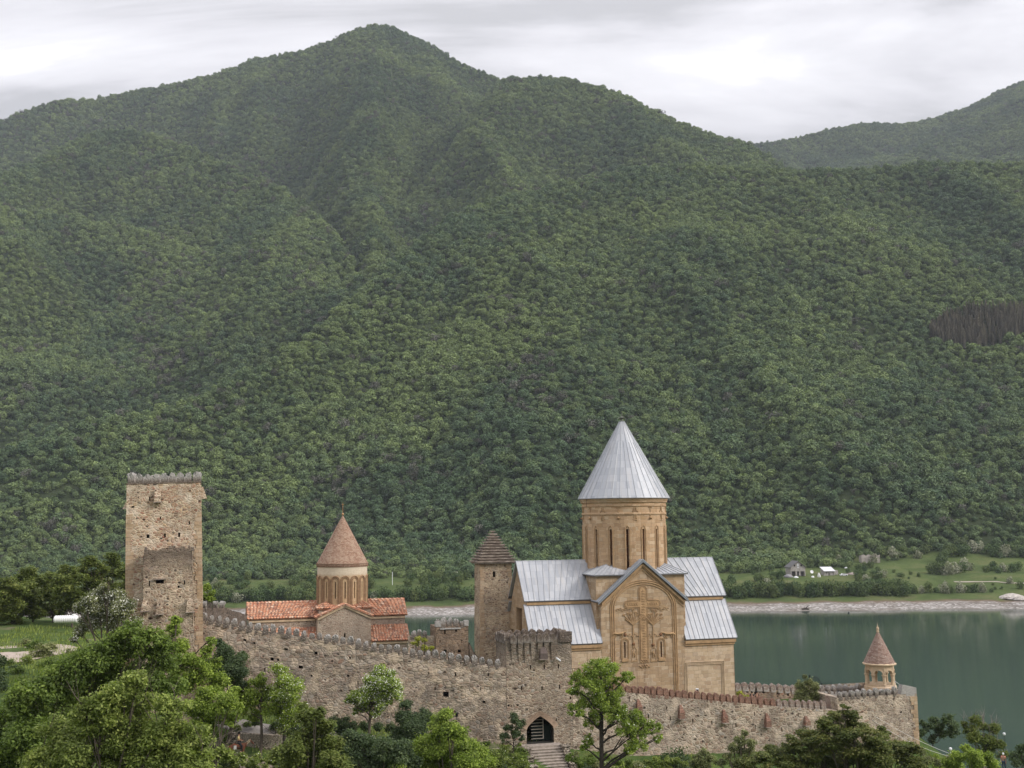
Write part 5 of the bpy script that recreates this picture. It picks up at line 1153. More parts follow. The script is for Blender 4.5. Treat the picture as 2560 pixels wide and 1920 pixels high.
xw, *_ = curtain('curtain_wall', 'short grey wall with three round merlons left of the low ruined tower', XO, XE, [(1015, 1591), (1095, 1591)], M_WALL, 21.0, .8, MG, [1034.5, 1048, 1062], disp=.12)
YO = PO+np.array([math.cos(TH), math.sin(TH), 0])*pw+np.array([.02, 1.0, 0]); YE = FP(1196, 1640, 129.0)
yw, *_ = curtain('curtain_wall', 'broken stub of brown wall descending right of the low ruined tower', YO, YE, [(1172, 1604), (1180, 1618), (1187, 1636), (1197, 1645)], M_WALL, 21.0, .7, MG, [], disp=.2)

# ------------------------------------------------------------------ small church
SO = FP(793.5, 1560, 134.0); SZ = 23.0; SO[2] = SZ
sc2 = empty('small_church', SO, TH); tag(sc2, 'small old church with orange barrel tile roofs, arcaded brick drum and brick cone', 'church')
of = lambda px, py, t=0.0: on_face(px, py, t, SO)
sT2 = of(927.5, 1560)[0]; sL2 = of(624, 1560)[0]; sR2 = of(1019, 1580)[0]; TE2, TR2 = 1.9, 4.05; MID2 = sT2/2; DEP2 = 2*TR2
hL2 = of(975, 1601, -.25)[1]; hT2 = of(975, 1560.5, TE2)[1]; hU2 = of(975, 1537, TE2-.25)[1]; hR2 = of(975, 1495, TR2)[1]; hA2 = of(860, 1511, 0)[1]; hE2 = of(789, 1544, -.2)[1]
M_SM = rubble('grey pink rubble of the small church', [(.42, .33, .27), (.34, .25, .20), (.50, .42, .35), (.38, .30, .25)], (.50, .43, .36), 3.6, 2.2, wear=(.22, .16, .12), wear_amt=.3)
wl = MB(); dk = []
s, h = of(862, 1594); sheet(wl, dk, 0, sT2, 0, hE2-.15, XZ(0), [(s-.09, s+.09, h-.7, h+.5)], cell=1.2, disp=.02)
for i in range(8):
    a, b = sT2*i/8, sT2*(i+1)/8; ap = lambda u: hE2-.15+(hA2-hE2)*(1-abs(u-MID2)/MID2); wl.face([(a, 0, hE2-.15), (b, 0, hE2-.15), (b, 0, ap(b)), (a, 0, ap(a))])
wl.face([(0, TE2+1, hL2-.5), (0, 0, hL2-.5), (0, 0, hE2), (0, TE2+1, hE2)]); wl.face([(sT2, 0, hL2-.5), (sT2, TE2+1, hL2-.5), (sT2, TE2+1, hE2), (sT2, 0, hE2)])
wl.build('transept_wall', M_SM, sc2); [q.build('window_opening', M_DARK, sc2) for q in dk]
for a, b in ((sL2, 0), (sT2, sR2)):
    wl = MB(); wl.face([(a, .02, 0), (b, .02, 0), (b, .02, hL2-.08), (a, .02, hL2-.08)]); wl.face([(a, TE2, hT2-.5), (b, TE2, hT2-.5), (b, TE2, hU2), (a, TE2, hU2)]); wl.face([(b, DEP2, 0), (a, DEP2, 0), (a, DEP2, hL2), (b, DEP2, hL2)]); wl.face([(b, DEP2-TE2, hT2-.5), (a, DEP2-TE2, hT2-.5), (a, DEP2-TE2, hU2), (b, DEP2-TE2, hU2)])
    e_ = a if a < 0 else b; sg = -1 if a < 0 else 1
    wl.face([(e_, .02, 0), (e_, DEP2, 0), (e_, DEP2, hL2-.08), (e_, DEP2-TE2, hT2-.08), (e_, DEP2-TE2, hU2-.05), (e_, TR2, hR2-.08), (e_, TE2, hU2-.05), (e_, TE2, hT2-.08), (e_, .02, hL2-.08)][::sg])
    wl.build('nave_wall', M_SM, sc2)
    cc_ = MB(); cc_.box((a, -.12, hL2-.40), (b, .0, hL2-.18)); cc_.build('cornice', M_TRIM_P, sc2); cc_ = MB(); cc_.box((a, TE2-.12, hU2-.42), (b, TE2-.005, hU2-.2)); cc_.build('cornice', M_TRIM_P, sc2)
def tile_roof(parent, name, a, b, c, d, pitch=.33, row=.42):
    a, b, c, d = [np.asarray(q, float) for q in (a, b, c, d)]; n = np.cross(b-a, d-a); n /= np.linalg.norm(n)
    if n[2] < 0: n = -n
    L = np.linalg.norm(b-a); Ht = np.linalg.norm((d+c)/2-(a+b)/2); nc = max(2, int(round(L/pitch))); nr = max(2, int(round(Ht/row))); mb = MB(); prof = [(0, 0), (.14, .045), (.28, .075), (.42, .045), (.56, 0), (.78, -.015), (1, 0)]
    rg = np.random.default_rng(int(abs(a[0]*100)+abs(a[2]*10)) % 9999)
    for i in range(nc):
        for j in range(nr):
            v0, v1 = j/nr, (j+1)/nr; up0, up1 = .05+rg.normal()*.006, .0+rg.normal()*.006
            for k in range(6):
                (p0, q0), (p1, q1) = prof[k], prof[k+1]; u0, u1 = (i+p0)/nc, (i+p1)/nc
                P = lambda u, v, h: a*(1-u)*(1-v)+b*u*(1-v)+c*u*v+d*(1-u)*v+n*h
                mb.face([P(u0, v0, q0+up0), P(u1, v0, q1+up0), P(u1, v1, q1+up1), P(u0, v1, q0+up1)], [(u0*nc*pitch, v0*nr*row), (u1*nc*pitch, v0*nr*row), (u1*nc*pitch, v1*nr*row-.01), (u0*nc*pitch, v1*nr*row-.01)])
    mb.hexa([a-n*.14, b-n*.14, c-n*.14, d-n*.14, a-n*.03, b-n*.03, c-n*.03, d-n*.03])
    return mb.build(name, M_TILE, parent)
O2 = .28
tile_roof(sc2, 'nave_roof', (sL2-O2, TE2-O2, hU2), (.0, TE2-O2, hU2), (MID2-1, TR2, hR2), (sL2-O2, TR2, hR2))
tile_roof(sc2, 'nave_roof', (sT2, TE2-O2, hU2), (sR2+O2, TE2-O2, hU2), (sR2+O2, TR2, hR2), (MID2+1, TR2, hR2))
tile_roof(sc2, 'nave_roof', (sR2+O2, DEP2-TE2+O2, hU2), (sL2-O2, DEP2-TE2+O2, hU2), (sL2-O2, TR2, hR2), (sR2+O2, TR2, hR2), .66, .8)
tile_roof(sc2, 'aisle_roof', (sL2-O2, -O2, hL2), (-.02, -O2, hL2), (-.02, TE2, hT2), (sL2-O2, TE2, hT2))
tile_roof(sc2, 'aisle_roof', (sT2+.02, -O2, hL2), (sR2+O2, -O2, hL2), (sR2+O2, TE2, hT2), (sT2+.02, TE2, hT2))
tile_roof(sc2, 'transept_roof', (-.3, TR2-1, hE2), (-.3, -O2, hE2), (MID2, -O2, hA2+.08), (MID2, TR2-1, hA2+.08))
tile_roof(sc2, 'transept_roof', (sT2+.3, -O2, hE2), (sT2+.3, TR2-1, hE2), (MID2, TR2-1, hA2+.08), (MID2, -O2, hA2+.08))
rk = MB()
for sx in (-1, 1): e0 = np.array([MID2+sx*(MID2-.0), 0, hE2-.12]); e1 = np.array([MID2, 0, hA2-.06]); rk.hexa([e0+[0, -.16, -.24], e1+[0, -.16, -.24], e1+[0, .02, -.24], e0+[0, .02, -.24], e0+[0, -.16, 0], e1+[0, -.16, 0], e1+[0, .02, 0], e0+[0, .02, 0]])
rk.build('gable_cornice', M_TRIM_P, sc2)
C2 = np.array([of(855.5, 1470, TR2)[0], TR2]); R2 = 3.02; hD0 = hU2+.4; hC2 = of(855, 1410, TR2-R2)[1]; hT_ = of(855, 1288, TR2)[1]; _, hAr = of(855, 1441, TR2-R2); _, hSl0 = of(855, 1497, TR2-R2); _, hSl1 = of(855, 1455, TR2-R2)
# square foot with tiled hips
sq = MB(); q2 = R2+.05; sq.box((C2[0]-q2, C2[1]-q2, hU2-.5), (C2[0]+q2, C2[1]+q2, hU2+1.0)); sq.build('drum_base', M_SM, sc2)
for q in range(4):
    cs = [(C2[0]-q2-.25, C2[1]-q2-.25), (C2[0]+q2+.25, C2[1]-q2-.25), (C2[0]+q2+.25, C2[1]+q2+.25), (C2[0]-q2-.25, C2[1]+q2+.25)]; a, b = cs[q], cs[(q+1) % 4]; A, B = np.array([*a, hU2+1.05]), np.array([*b, hU2+1.05]); top = np.array([C2[0], C2[1], hU2+3.0]); tile_roof(sc2, 'hip_roof', A, B, B+(top-B)*.4, A+(top-A)*.4)
dr = MB(); dd = []
cyl2 = lambda u, v, d=0.0: np.array([C2[0]+(R2-d)*math.cos(u/R2), C2[1]+(R2-d)*math.sin(u/R2), v])
per2 = 2*math.pi*R2; a02 = -math.pi/2+.0; hs_ = [((a02+2*math.pi*k/16)*R2-.07, (a02+2*math.pi*k/16)*R2+.07, hSl0, hSl1) for k in range(16)]
u_lo = a02*R2-per2/32; sheet(dr, dd, u_lo, u_lo+per2, hD0, hC2, cyl2, hs_, cell=.35, deep=.3)
M_ARC = plain('brown brick moulding', (.30, .19, .11), .9, var=.3, scale=3)
M_DB = m_conebrick('ochre brick of the drum', (.40, .27, .15), (.47, .32, .19), (.55, .42, .28), .12)
def m_drum2():
    m, nt, b = new_mat('brick drum with pale plaster band'); g = G(nt); uv = uvw(g)
    br = g.n('ShaderNodeTexBrick', {'Vector': uv, 'Color1': (0, 0, 0, 1), 'Color2': (1, 1, 1, 1), 'Mortar': (.3, .3, .3, 1), 'Scale': 1.0, 'Mortar Size': .01, 'Brick Width': .26, 'Row Height': .09})
    r = g.n('ShaderNodeSeparateColor', {0: br.outputs['Color']}).outputs[0]
    low = g.ramp(r, [(0, (.40, .27, .15)), (1, (.50, .35, .21))]); low = g.mix(g.math('MULTIPLY', g.step(g.noise(uv, 2.6, 5, .75), .58, .66), .8), low, (.62, .55, .45))
    hi = g.ramp(r, [(0, (.56, .46, .34)), (1, (.64, .55, .43))]); z = g.n('ShaderNodeSeparateXYZ', {0: objc(g)}).outputs[2]
    f = g.step(g.math('ADD', z, g.math('MULTIPLY', g.noise(uv, 1.4, 4, .7), .9)), hAr+.35, hAr+.75)
    nt.links.new(g.mix(f, low, hi), b.inputs['Base Color']); b.inputs['Roughness'].default_value = .95; nt.links.new(g.bump(g.math('MULTIPLY', br.outputs['Fac'], -1.0), .4, .02), b.inputs['Normal']); return m
d2 = dr.build('drum', m_drum2(), sc2); [q.build('window_opening', M_DARK, d2) for q in dd]
for k in range(16):
    c = (a02+2*math.pi*k/16)*R2; sr = MB(); P = lambda x, h, d=-.02: cyl2(c+x, h, d)
    for w_, rr in ((.50, .085), (.33, .06)):
        sr.tube([P(-w_, hD0+.3)]+[P(-w_*math.cos(math.pi*i/8), hAr-.55+w_*math.sin(math.pi*i/8)*1.1) for i in range(9)]+[P(w_, hD0+.3)], rr, 5)
    sr.build('blind_arch', M_ARC, d2)
cz = MB(); cz.lathe([(R2-.02, hC2-.42), (R2+.05, hC2-.40), (R2+.05, hC2-.24), (R2+.10, hC2-.22), (R2+.10, hC2-.06), (R2+.14, hC2-.04), (R2+.14, hC2+.06)], 48, (C2[0], C2[1], 0))
for k in range(72): a = 2*math.pi*k/72; cz.tube([(C2[0]+(R2+.08)*math.cos(a), C2[1]+(R2+.08)*math.sin(a), hC2-.40), (C2[0]+(R2+.08)*math.cos(a+.05), C2[1]+(R2+.08)*math.sin(a+.05), hC2-.06)], .03, 3)
cz.build('dentil_band', M_CONE_B, d2)
cn = MB(); cn.lathe([(R2-.1, hC2-.02), (R2+.10, hC2+.02), (.09, hT_-.1), (0, hT_)], 28, (C2[0], C2[1], 0)); c2 = cn.build('cone_roof', M_CONE_B, sc2)
fi = MB(); fi.lathe([(.0, .0), (.10, .04), (.15, .16), (.10, .28), (.035, .33), (.025, 1.5), (0, 1.55)], 12, (C2[0], C2[1], hT_-.05)); fi.tube([(C2[0], C2[1], hT_+.8), (C2[0], C2[1], hT_+1.55)], .025, 4); fi.tube([(C2[0]-.16, C2[1], hT_+1.3), (C2[0]+.16, C2[1], hT_+1.3)], .025, 4)
fi.lathe([(0, 0), (.06, .05), (0, .1)], 8, (C2[0], C2[1], hT_+.95)); fi.build('finial', plain('gilded ball', (.42, .25, .12), .45, .5), c2)

# ------------------------------------------------------------------ bell tower on the bastion
BC = FP(2201, 1715, 129.0); bt = empty('bell_tower', BC, TH+.12); tag(bt, 'small open bell tower with ochre columns, round arches and a lichened conical roof', 'bell tower')
Rb = 1.62; z1 = FP(2201, 1660, 129.0)[2]-BC[2]; zt = FP(2199, 1578, 129.0)[2]-BC[2]; zs = FP(2201, 1684, 129.0)[2]-BC[2]
nb = 8; ba = MB(); ba.lathe([(Rb+.22, -4), (Rb+.22, .0), (Rb+.12, .12), (Rb+.12, .28), (0, .28)], nb, a0=math.pi/nb); ba.build('plinth', M_ASH_P, bt)
for k in range(nb):
    a = math.pi/nb+2*math.pi*k/nb; col = MB(); c = (math.cos(a)*(Rb-.12), math.sin(a)*(Rb-.12), 0)
    col.lathe([(.19, .28), (.22, .32), (.17, .42), (.165, zs-.25), (.22, zs-.12), (.27, zs-.02), (.27, zs+.05), (0, zs+.05)], 10, c); col.build('column', M_TRIM_P, bt, True)
    b = a+2*math.pi/nb; p0 = np.array([math.cos(a), math.sin(a), 0])*Rb; p1 = np.array([math.cos(b), math.sin(b), 0])*Rb; p0i, p1i = p0*.84, p1*.84; am_ = MB()
    N8 = 10; W_ = .13
    for i in range(N8):
        f0, f1 = i/N8, (i+1)/N8; ht = lambda f: (zs+.05 if f <= W_ or f >= 1-W_ else zs+.05+.46*math.sin(math.acos(max(-1, min(1, (2*f-1)/(1-2*W_))))))
        def Q(o, i_, f, z): return (o*(1-f)+i_*f)+np.array([0, 0, z])
        am_.face([Q(p0, p1, f0, ht(f0)), Q(p0, p1, f1, ht(f1)), Q(p0, p1, f1, z1+.03), Q(p0, p1, f0, z1+.03)]); am_.face([Q(p0i, p1i, f1, ht(f1)), Q(p0i, p1i, f0, ht(f0)), Q(p0i, p1i, f0, z1+.03), Q(p0i, p1i, f1, z1+.03)]); am_.face([Q(p0i, p1i, f0, ht(f0)), Q(p0i, p1i, f1, ht(f1)), Q(p0, p1, f1, ht(f1)), Q(p0, p1, f0, ht(f0))])
    o_ = lambda f, e=.03: (p0*(1-f)+p1*f)*(1+e)
    am_.tube([o_(.5+.40*math.cos(q))+np.array([0, 0, zs+.08+.48*math.sin(q)]) for q in np.linspace(0, math.pi, 10)], .05, 5); am_.build('arch', M_TRIM_P, bt)
cn = MB(); cn.lathe([(Rb-.3, z1), (Rb+.10, z1+.0), (Rb+.18, z1+.10), (Rb+.10, z1+.20), (.12, zt-.1), (0, zt)], 16); cr2 = cn.build('cone_roof', M_CONE_S, bt)
rm_ = MB(); rm_.lathe([(Rb-.1, z1-.03), (Rb+.20, z1+.0), (Rb+.22, z1+.12), (Rb+.08, z1+.19)], 24); rm_.build('cornice', M_TRIM_P, cr2)
fi = MB(); fi.lathe([(.12, -.12), (.18, -.02), (.10, .10), (.17, .22), (.15, .38), (.06, .52), (.02, .75), (0, 1.0)], 12, (0, 0, zt)); fi.build('finial', M_TRIM_P, cr2)
# ------------------------------------------------------------------ vegetation near the camera
def leafmat(nm, d, m, l, tr=.36): return foliage(nm, d, m, l, transl=tr)
F_MID = leafmat('mid green leaves', (0.050, 0.079, 0.018), (0.149, 0.214, 0.042), (0.292, 0.363, 0.079))
F_BRIGHT = leafmat('bright young leaves', (0.080, 0.116, 0.021), (0.261, 0.347, 0.056), (0.505, 0.594, 0.125))
F_LIGHT = leafmat('light green leaves', (0.074, 0.100, 0.025), (0.236, 0.296, 0.070), (0.487, 0.528, 0.157))
F_DARK = leafmat('dark blue green leaves', (0.026, 0.047, 0.021), (0.087, 0.127, 0.056), (0.195, 0.240, 0.117))
F_OLIVE = leafmat('olive leaves with brown tips', (0.058, 0.080, 0.018), (0.156, 0.197, 0.044), (0.292, 0.303, 0.089))
F_BRONZE = leafmat('bronze olive sprays', (0.049, 0.066, 0.018), (0.135, 0.166, 0.041), (0.280, 0.253, 0.089))
F_GREYG = leafmat('grey green leaves', (0.068, 0.079, 0.035), (0.209, 0.229, 0.099), (0.428, 0.429, 0.204))
F_YEL = leafmat('yellow green leaves', (0.110, 0.126, 0.020), (0.385, 0.400, 0.056), (0.740, 0.693, 0.110))
M_FLOWER = plain('white blossom', (.74, .74, .64), .8, var=.1, bump=0)
M_BARK = plain('grey brown bark', (.105, .085, .068), .95, var=.4, scale=3, bump=.5)
M_BARKD = plain('dark wet bark', (.045, .036, .030), .95, var=.4, scale=3, bump=.5)
M_TWIG = plain('bare grey twigs', (.24, .21, .185), .95, var=.3)
def leafcloud(rng, centers, radii, n, size, flat=.85, droop=0.0, spray=False, aspect=.55):
    c0 = np.array(centers); r0 = np.array(radii); w = r0**2; k = rng.choice(len(c0), n, p=w/w.sum())
    d = rng.normal(size=(n, 3)); d /= np.linalg.norm(d, axis=1)[:, None]
    rad = r0[k]*(rng.random(n)**.45)*1.05*np.where(rng.random(n) < .22, rng.uniform(1.0, 1.75, n), 1.0)
    c = c0[k]+d*rad[:, None]*np.array([1, 1, flat])
    nrm = d*.5+rng.normal(size=(n, 3))*.6; nrm[:, 2] += .75 if not spray else 1.6; nrm /= np.linalg.norm(nrm, axis=1)[:, None]
    a = np.cross(nrm, rng.normal(size=(n, 3))); a /= np.linalg.norm(a, axis=1)[:, None]; b = np.cross(nrm, a)
    s = (size*(.55+.9*rng.random(n)))[:, None]
    tip = c+a*s; tip[:, 2] -= droop*s[:, 0]
    q = np.stack([c-a*s, c-b*s*aspect, tip, c+b*s*aspect], 1).reshape(-1, 3)
    lobe_t = rng.normal(size=len(c0))*.10
    t = np.clip(.18+.60*rng.random(n)+lobe_t[k], 0, 1); return q, t
def near_tree(name, label, cat, px, Yd, lobes, mat, seed, leaf=.14, dens=1.0, trunk_px=None, bark=None, flowers=0, group=None, sub=11, flat=.8, spray=False, base=None, trunk_r=None, limbs=True, droop=.2, depth=1.0, bare=0, subr=.50, gap=1.0, rs_=1.14):
    leaf = leaf*.74; dens = dens*1.35
    """lobes: (column, row, radius) of the crown's masses as seen in the photograph, given their real place round the trunk"""
    rng = np.random.default_rng(seed); bx = FP(px, 1800, Yd); zg = ground_z(bx[0], Yd) if base is None else base
    root = np.array([bx[0], Yd, zg]); t = empty(name, root); tag(t, label, cat, group)
    C = []; Rr = []; big = []
    for (x, y, r) in lobes:
        r = r*rs_; R = r*Yd/F; P = FP(x, y, Yd+rng.uniform(-1, 1)*R*1.2*depth); big.append((P-root, R))
        for i in range(sub):
            d = rng.normal(size=3); d /= np.linalg.norm(d); d[2] *= .8
            C.append(P-root+d*R*rng.uniform(.35, .78)*gap); Rr.append(R*subr*rng.uniform(.55, 1.15))
    area = sum(r*r for r in Rr)*8
    n = int(min(170000, dens*area/(leaf*leaf)*.95))
    q, ti = leafcloud(rng, C, Rr, n, leaf, flat, droop, spray)
    # trunk and limbs
    top = np.array([0, 0, max(.5, min(c[2] for c in C)*.6+.1)]) if not trunk_px else FP(trunk_px[0], trunk_px[1], Yd)-root
    hmax = max(c[2] for c in C); rt = trunk_r or min(.22, max(.05, hmax*.017)); B = MB(); bk = bark or M_BARK
    mid = top*.5+np.array([rng.normal()*.08, 0, 0]); B.tube([np.array([0, 0, -.5]), mid*.3, mid, top], [rt*1.35, rt*1.1, rt*.95, rt*.8], 8)
    if limbs:
        for P, R in big:
            m1 = top+(P-top)*.5+rng.normal(size=3)*R*.25; m1[2] -= R*.15; e_ = P+np.array([0, 0, -R*.1]); hd = math.hypot(P[0]-top[0]*.7, P[1]); zs_ = min(top[2], max(.45*top[2], P[2]-.8*hd)); st_ = top*(zs_/top[2]) if top[2] > .6 else top; m0 = st_+(P-st_)*.2+rng.normal(size=3)*R*.12; rl_ = min(rt*.45, .085); m1 = st_+(P-st_)*.5+rng.normal(size=3)*R*.25; B.tube([st_, m0, m1, (m1+e_)/2+rng.normal(size=3)*R*.12, e_], [rt*.5, rl_, rl_*.75, rl_*.5, rl_*.25], 5)
            for k in range(4):
                d = rng.normal(size=3); d /= np.linalg.norm(d); d[2] = abs(d[2])*.6; B.tube([m1+(e_-m1)*rng.random(), e_+d*R*.45, e_+d*R*.85+rng.normal(size=3)*R*.08], [rl_*.35, rl_*.2, .006], 3)
    for k in range(bare):
        P, R = big[int(rng.integers(len(big)))]; d = rng.normal(size=3)*.35; d[2] = 1; d /= np.linalg.norm(d); L = R*rng.uniform(1.2, 2.4); B.tube([P, P+d*L*.5+rng.normal(size=3)*.1, P+d*L+rng.normal(size=3)*.25], [.035, .022, .008], 4)
        for j in range(3): s_ = P+d*L*rng.uniform(.3, .8); B.tube([s_, s_+(d+rng.normal(size=3)*.6)*L*.35], [.016, .005], 3)
    B.build('trunk', bk, t)
    add('crown', quads_mesh('crown', q, 4, mat, ti), t)
    if flowers:
        m_ = int(n*flowers); q2, _ = leafcloud(rng, C, [r*1.06 for r in Rr], m_, leaf*.62, flat, .2, False, .8); add('blossom', quads_mesh('blossom', q2, 4, M_FLOWER), t)
    return t
nt_ = near_tree
nt_('tree', 'large mid green leafy tree filling the bottom left corner below the tall tower', 'tree', 200, 76, [(335,1585,38),(370,1610,45),(290,1620,55),(230,1665,60),(150,1700,60),(80,1745,60),(30,1800,62),(410,1640,42),(300,1710,75),(200,1770,75),(110,1830,75),(35,1900,70),(385,1710,60),(20,1870,60)], F_MID, 1, .14, 1.0, base=24, sub=20, subr=.38, gap=1.15)
nt_('tree', 'light green spreading tree in front of the larger one at bottom left', 'tree', 300, 64, [(340,1700,34),(290,1745,50),(215,1775,36),(250,1800,45),(350,1790,58),(430,1770,36),(150,1830,45),(400,1835,60),(200,1880,60),(300,1880,75),(100,1900,50),(470,1850,46),(500,1905,45),(420,1905,55),(560,1880,22)], F_LIGHT, 2, .12, .95, base=22, sub=20, subr=.38, gap=1.15, bare=14)
nt_('tree', 'slender bright tree with a thin trunk standing against the foot of the tall tower', 'tree', 428, 92, [(440,1548,14),(432,1575,20),(415,1610,26),(455,1618,24),(400,1650,28),(440,1660,30),(480,1650,28),(525,1600,12),(515,1630,20),(500,1680,32),(545,1655,16),(470,1700,32),(540,1700,28)], F_BRIGHT, 3, .13, .8, trunk_px=(430, 1690), bark=M_BARK, sub=11)
nt_('tree', 'low spreading light green tree right of the bottom left mass, above the horse', 'tree', 540, 88, [(520,1735,30),(560,1760,34),(585,1725,14),(530,1790,34),(575,1800,22),(490,1770,30),(600,1770,14),(500,1820,30)], F_BRIGHT, 4, .12, .8, sub=11)
nt_('shrub', 'dark blue green shrub against the left end of the long wall', 'shrub', 575, 103, [(555,1610,16),(565,1640,30),(590,1670,32),(555,1690,38),(605,1640,14),(600,1710,20),(530,1670,22)], F_DARK, 5, .11, 1.1)
nt_('hawthorn', 'white flowering hawthorn leaning against the left side of the tall tower', 'tree', 262, 99, [(272,1448,7),(262,1465,12),(245,1485,22),(290,1488,20),(215,1505,22),(255,1515,34),(305,1520,28),(195,1520,14),(225,1550,30),(290,1555,34),(335,1560,22),(200,1580,16),(185,1598,10)], F_GREYG, 6, .11, .8, flowers=.40, sub=12)
for i, (x, y, w_) in enumerate(((18, 1428, 42), (72, 1412, 40), (122, 1430, 34), (172, 1408, 38), (228, 1384, 42), (280, 1380, 42), (330, 1400, 34), (-40, 1440, 40))):
    L_ = [(x, y+w_*.5, w_*.62), (x-w_*.5, y+w_*1.1, w_*.62), (x+w_*.5, y+w_*1.0, w_*.62), (x, y+w_*1.6, w_*.7), (x-w_*.5, y+w_*2.1, w_*.55), (x+w_*.5, y+w_*2.2, w_*.55), (x, y+w_*2.6, w_*.6), (x-w_*.5, y+w_*3.0, w_*.5), (x+w_*.45, y+w_*3.1, w_*.5)]
    nt_('tree', ['leftmost olive tree of the row behind the meadow', 'second olive tree of the row behind the meadow, round top', 'lower olive tree in a dip of the row behind the meadow', 'olive tree of the back row above the white tank', 'tall olive tree of the back row, left neighbour of the tallest', 'tallest olive tree of the back row, beside the tall tower', 'olive tree of the back row half hidden by the tall tower', 'olive tree cut by the left edge of the picture'][i], 'tree', x, 166+i % 3*4, L_, F_OLIVE, 20+i, .22, .8, group='olive trees behind the meadow', spray=True, sub=10, flat=.6)
nt_('locust_tree', 'small locust tree with twin dark trunks before the left part of the long wall', 'tree', 712, 101.5, [(706,1668,12),(700,1690,20),(722,1705,20),(690,1725,22),(725,1735,26),(700,1760,26),(735,1770,20),(715,1795,22)], F_BRIGHT, 7, .11, .7, rs_=1.45, gap=1.2, trunk_px=(712, 1765), flowers=.12, sub=10, bark=M_BARKD)
nt_('locust_tree', 'younger thin locust tree left of the twin trunked one', 'tree', 652, 101.5, [(655,1695,12),(640,1715,20),(615,1735,18),(650,1745,24),(625,1765,22),(665,1770,18),(640,1790,14)], F_BRIGHT, 8, .11, .7, rs_=1.45, gap=1.2, trunk_px=(652, 1770), sub=10)
nt_('locust_tree', 'white flowering locust tree with a clean trunk before the middle of the long wall', 'tree', 923, 103, [(945,1682,16),(975,1685,12),(935,1705,22),(965,1712,24),(900,1735,18),(875,1748,12),(940,1740,28),(980,1735,22),(910,1760,18),(960,1768,22),(995,1720,12),(890,1775,10)], F_BRIGHT, 9, .11, .75, rs_=1.3, gap=1.2, trunk_px=(926, 1772), flowers=.38, sub=11, bark=M_BARK)
nt_('shrub', 'dark rounded shrub right of the white flowering locust tree', 'shrub', 1035, 100, [(1015,1762,14),(1010,1790,26),(1045,1785,26),(1035,1820,34),(1065,1800,20),(1005,1840,24),(1060,1850,24)], F_DARK, 10, .11, 1.1)
nt_('shrub', 'reddish olive sumac bush bulging up in front of the low stone wall', 'shrub', 775, 84, [(790,1782,20),(770,1805,30),(810,1815,26),(745,1840,34),(790,1850,44),(830,1860,30),(720,1880,40),(770,1900,50),(840,1900,40)], F_OLIVE, 11, .14, .95, spray=True, sub=12)
nt_('shrub', 'bright green bush left of the gate stairs', 'shrub', 1130, 88, [(1115,1785,20),(1095,1815,30),(1135,1825,30),(1080,1860,38),(1130,1870,42),(1175,1870,30),(1200,1900,32),(1110,1905,40),(1160,1905,36),(1060,1900,30)], F_BRIGHT, 12, .12, .95, sub=12)
nt_('shrub', 'dark shrub mass between the sumac bush and the bright bush', 'shrub', 950, 86, [(880,1845,24),(910,1865,34),(960,1870,34),(1000,1885,34),(880,1895,34),(940,1910,36),(1030,1905,24),(860,1870,20)], F_DARK, 13, .12, 1.0, sub=11)
nt_('shrub', 'thin shrub with dark crooked stems left of the gateway', 'shrub', 1283, 109, [(1285,1795,15),(1300,1808,14),(1272,1820,14),(1290,1835,15),(1305,1845,8),(1262,1842,13)], F_DARK, 14, .10, .8, bark=M_BARKD, sub=9)
nt_('locust_tree', 'tall open locust tree with a dark leaning trunk right of the gateway', 'tree', 1499, 99, [(1505,1662,18),(1490,1680,26),(1520,1675,20),(1460,1690,20),(1440,1700,16),(1545,1695,14),(1572,1690,13),(1430,1725,14),(1480,1715,28),(1515,1725,28),(1465,1755,22),(1440,1775,18),(1535,1765,26),(1500,1770,26),(1565,1780,20),(1590,1790,14),(1480,1800,18),(1545,1805,24),(1580,1825,20),(1610,1815,18),(1635,1820,14),(1600,1850,20),(1575,1870,16),(1470,1850,14),(1460,1868,9),(1645,1845,10)], F_BRIGHT, 15, .10, .72, trunk_px=(1503, 1715), bark=M_BARKD, trunk_r=.20, rs_=1.38, sub=16, subr=.36, flowers=.03, bare=6, gap=1.3)
nt_('tree', 'broad layered tree with bronze tipped sprays in front of the corner bastion', 'tree', 2110, 92, [(2112,1772,12),(2095,1790,22),(2130,1795,22),(2065,1812,26),(2140,1820,30),(2105,1825,30),(2030,1838,28),(2075,1850,36),(2150,1855,40),(2205,1835,20),(2190,1860,34),(1985,1858,24),(2020,1870,36),(2110,1885,44),(1950,1885,34),(2200,1890,40),(2245,1875,30),(2285,1868,18),(2040,1905,44),(1900,1898,26),(2150,1910,40),(2270,1905,34),(1865,1910,24),(1980,1910,34),(2305,1905,20)], F_BRONZE, 16, .13, 1.0, rs_=1.32, spray=True, sub=12, flat=.45, subr=.42)
nt_('shrub', 'grey green loose shrub left of the broad layered tree', 'shrub', 1855, 102, [(1862,1832,10),(1852,1850,16),(1878,1860,16),(1835,1870,16),(1860,1885,22),(1820,1890,14),(1850,1908,22),(1800,1905,14),(1890,1900,16)], F_GREYG, 17, .10, .75, sub=9)
nt_('shrub', 'small grey green shrub at the foot of the south wall right of the locust tree', 'shrub', 1760, 104, [(1760,1880,13),(1745,1895,14),(1775,1895,14),(1760,1910,16),(1735,1912,12)], F_GREYG, 18, .10, .8, sub=9)
nt_('pine', 'dark green flat topped pine right of the corner bastion', 'tree', 2328, 128, [(2366,1795,14),(2345,1808,18),(2380,1812,17),(2320,1818,14),(2305,1832,12),(2350,1830,18),(2380,1835,15),(2335,1848,13),(2305,1806,8)], F_DARK, 19, .14, .9, trunk_px=(2334, 1850), bark=M_BARKD, sub=10)
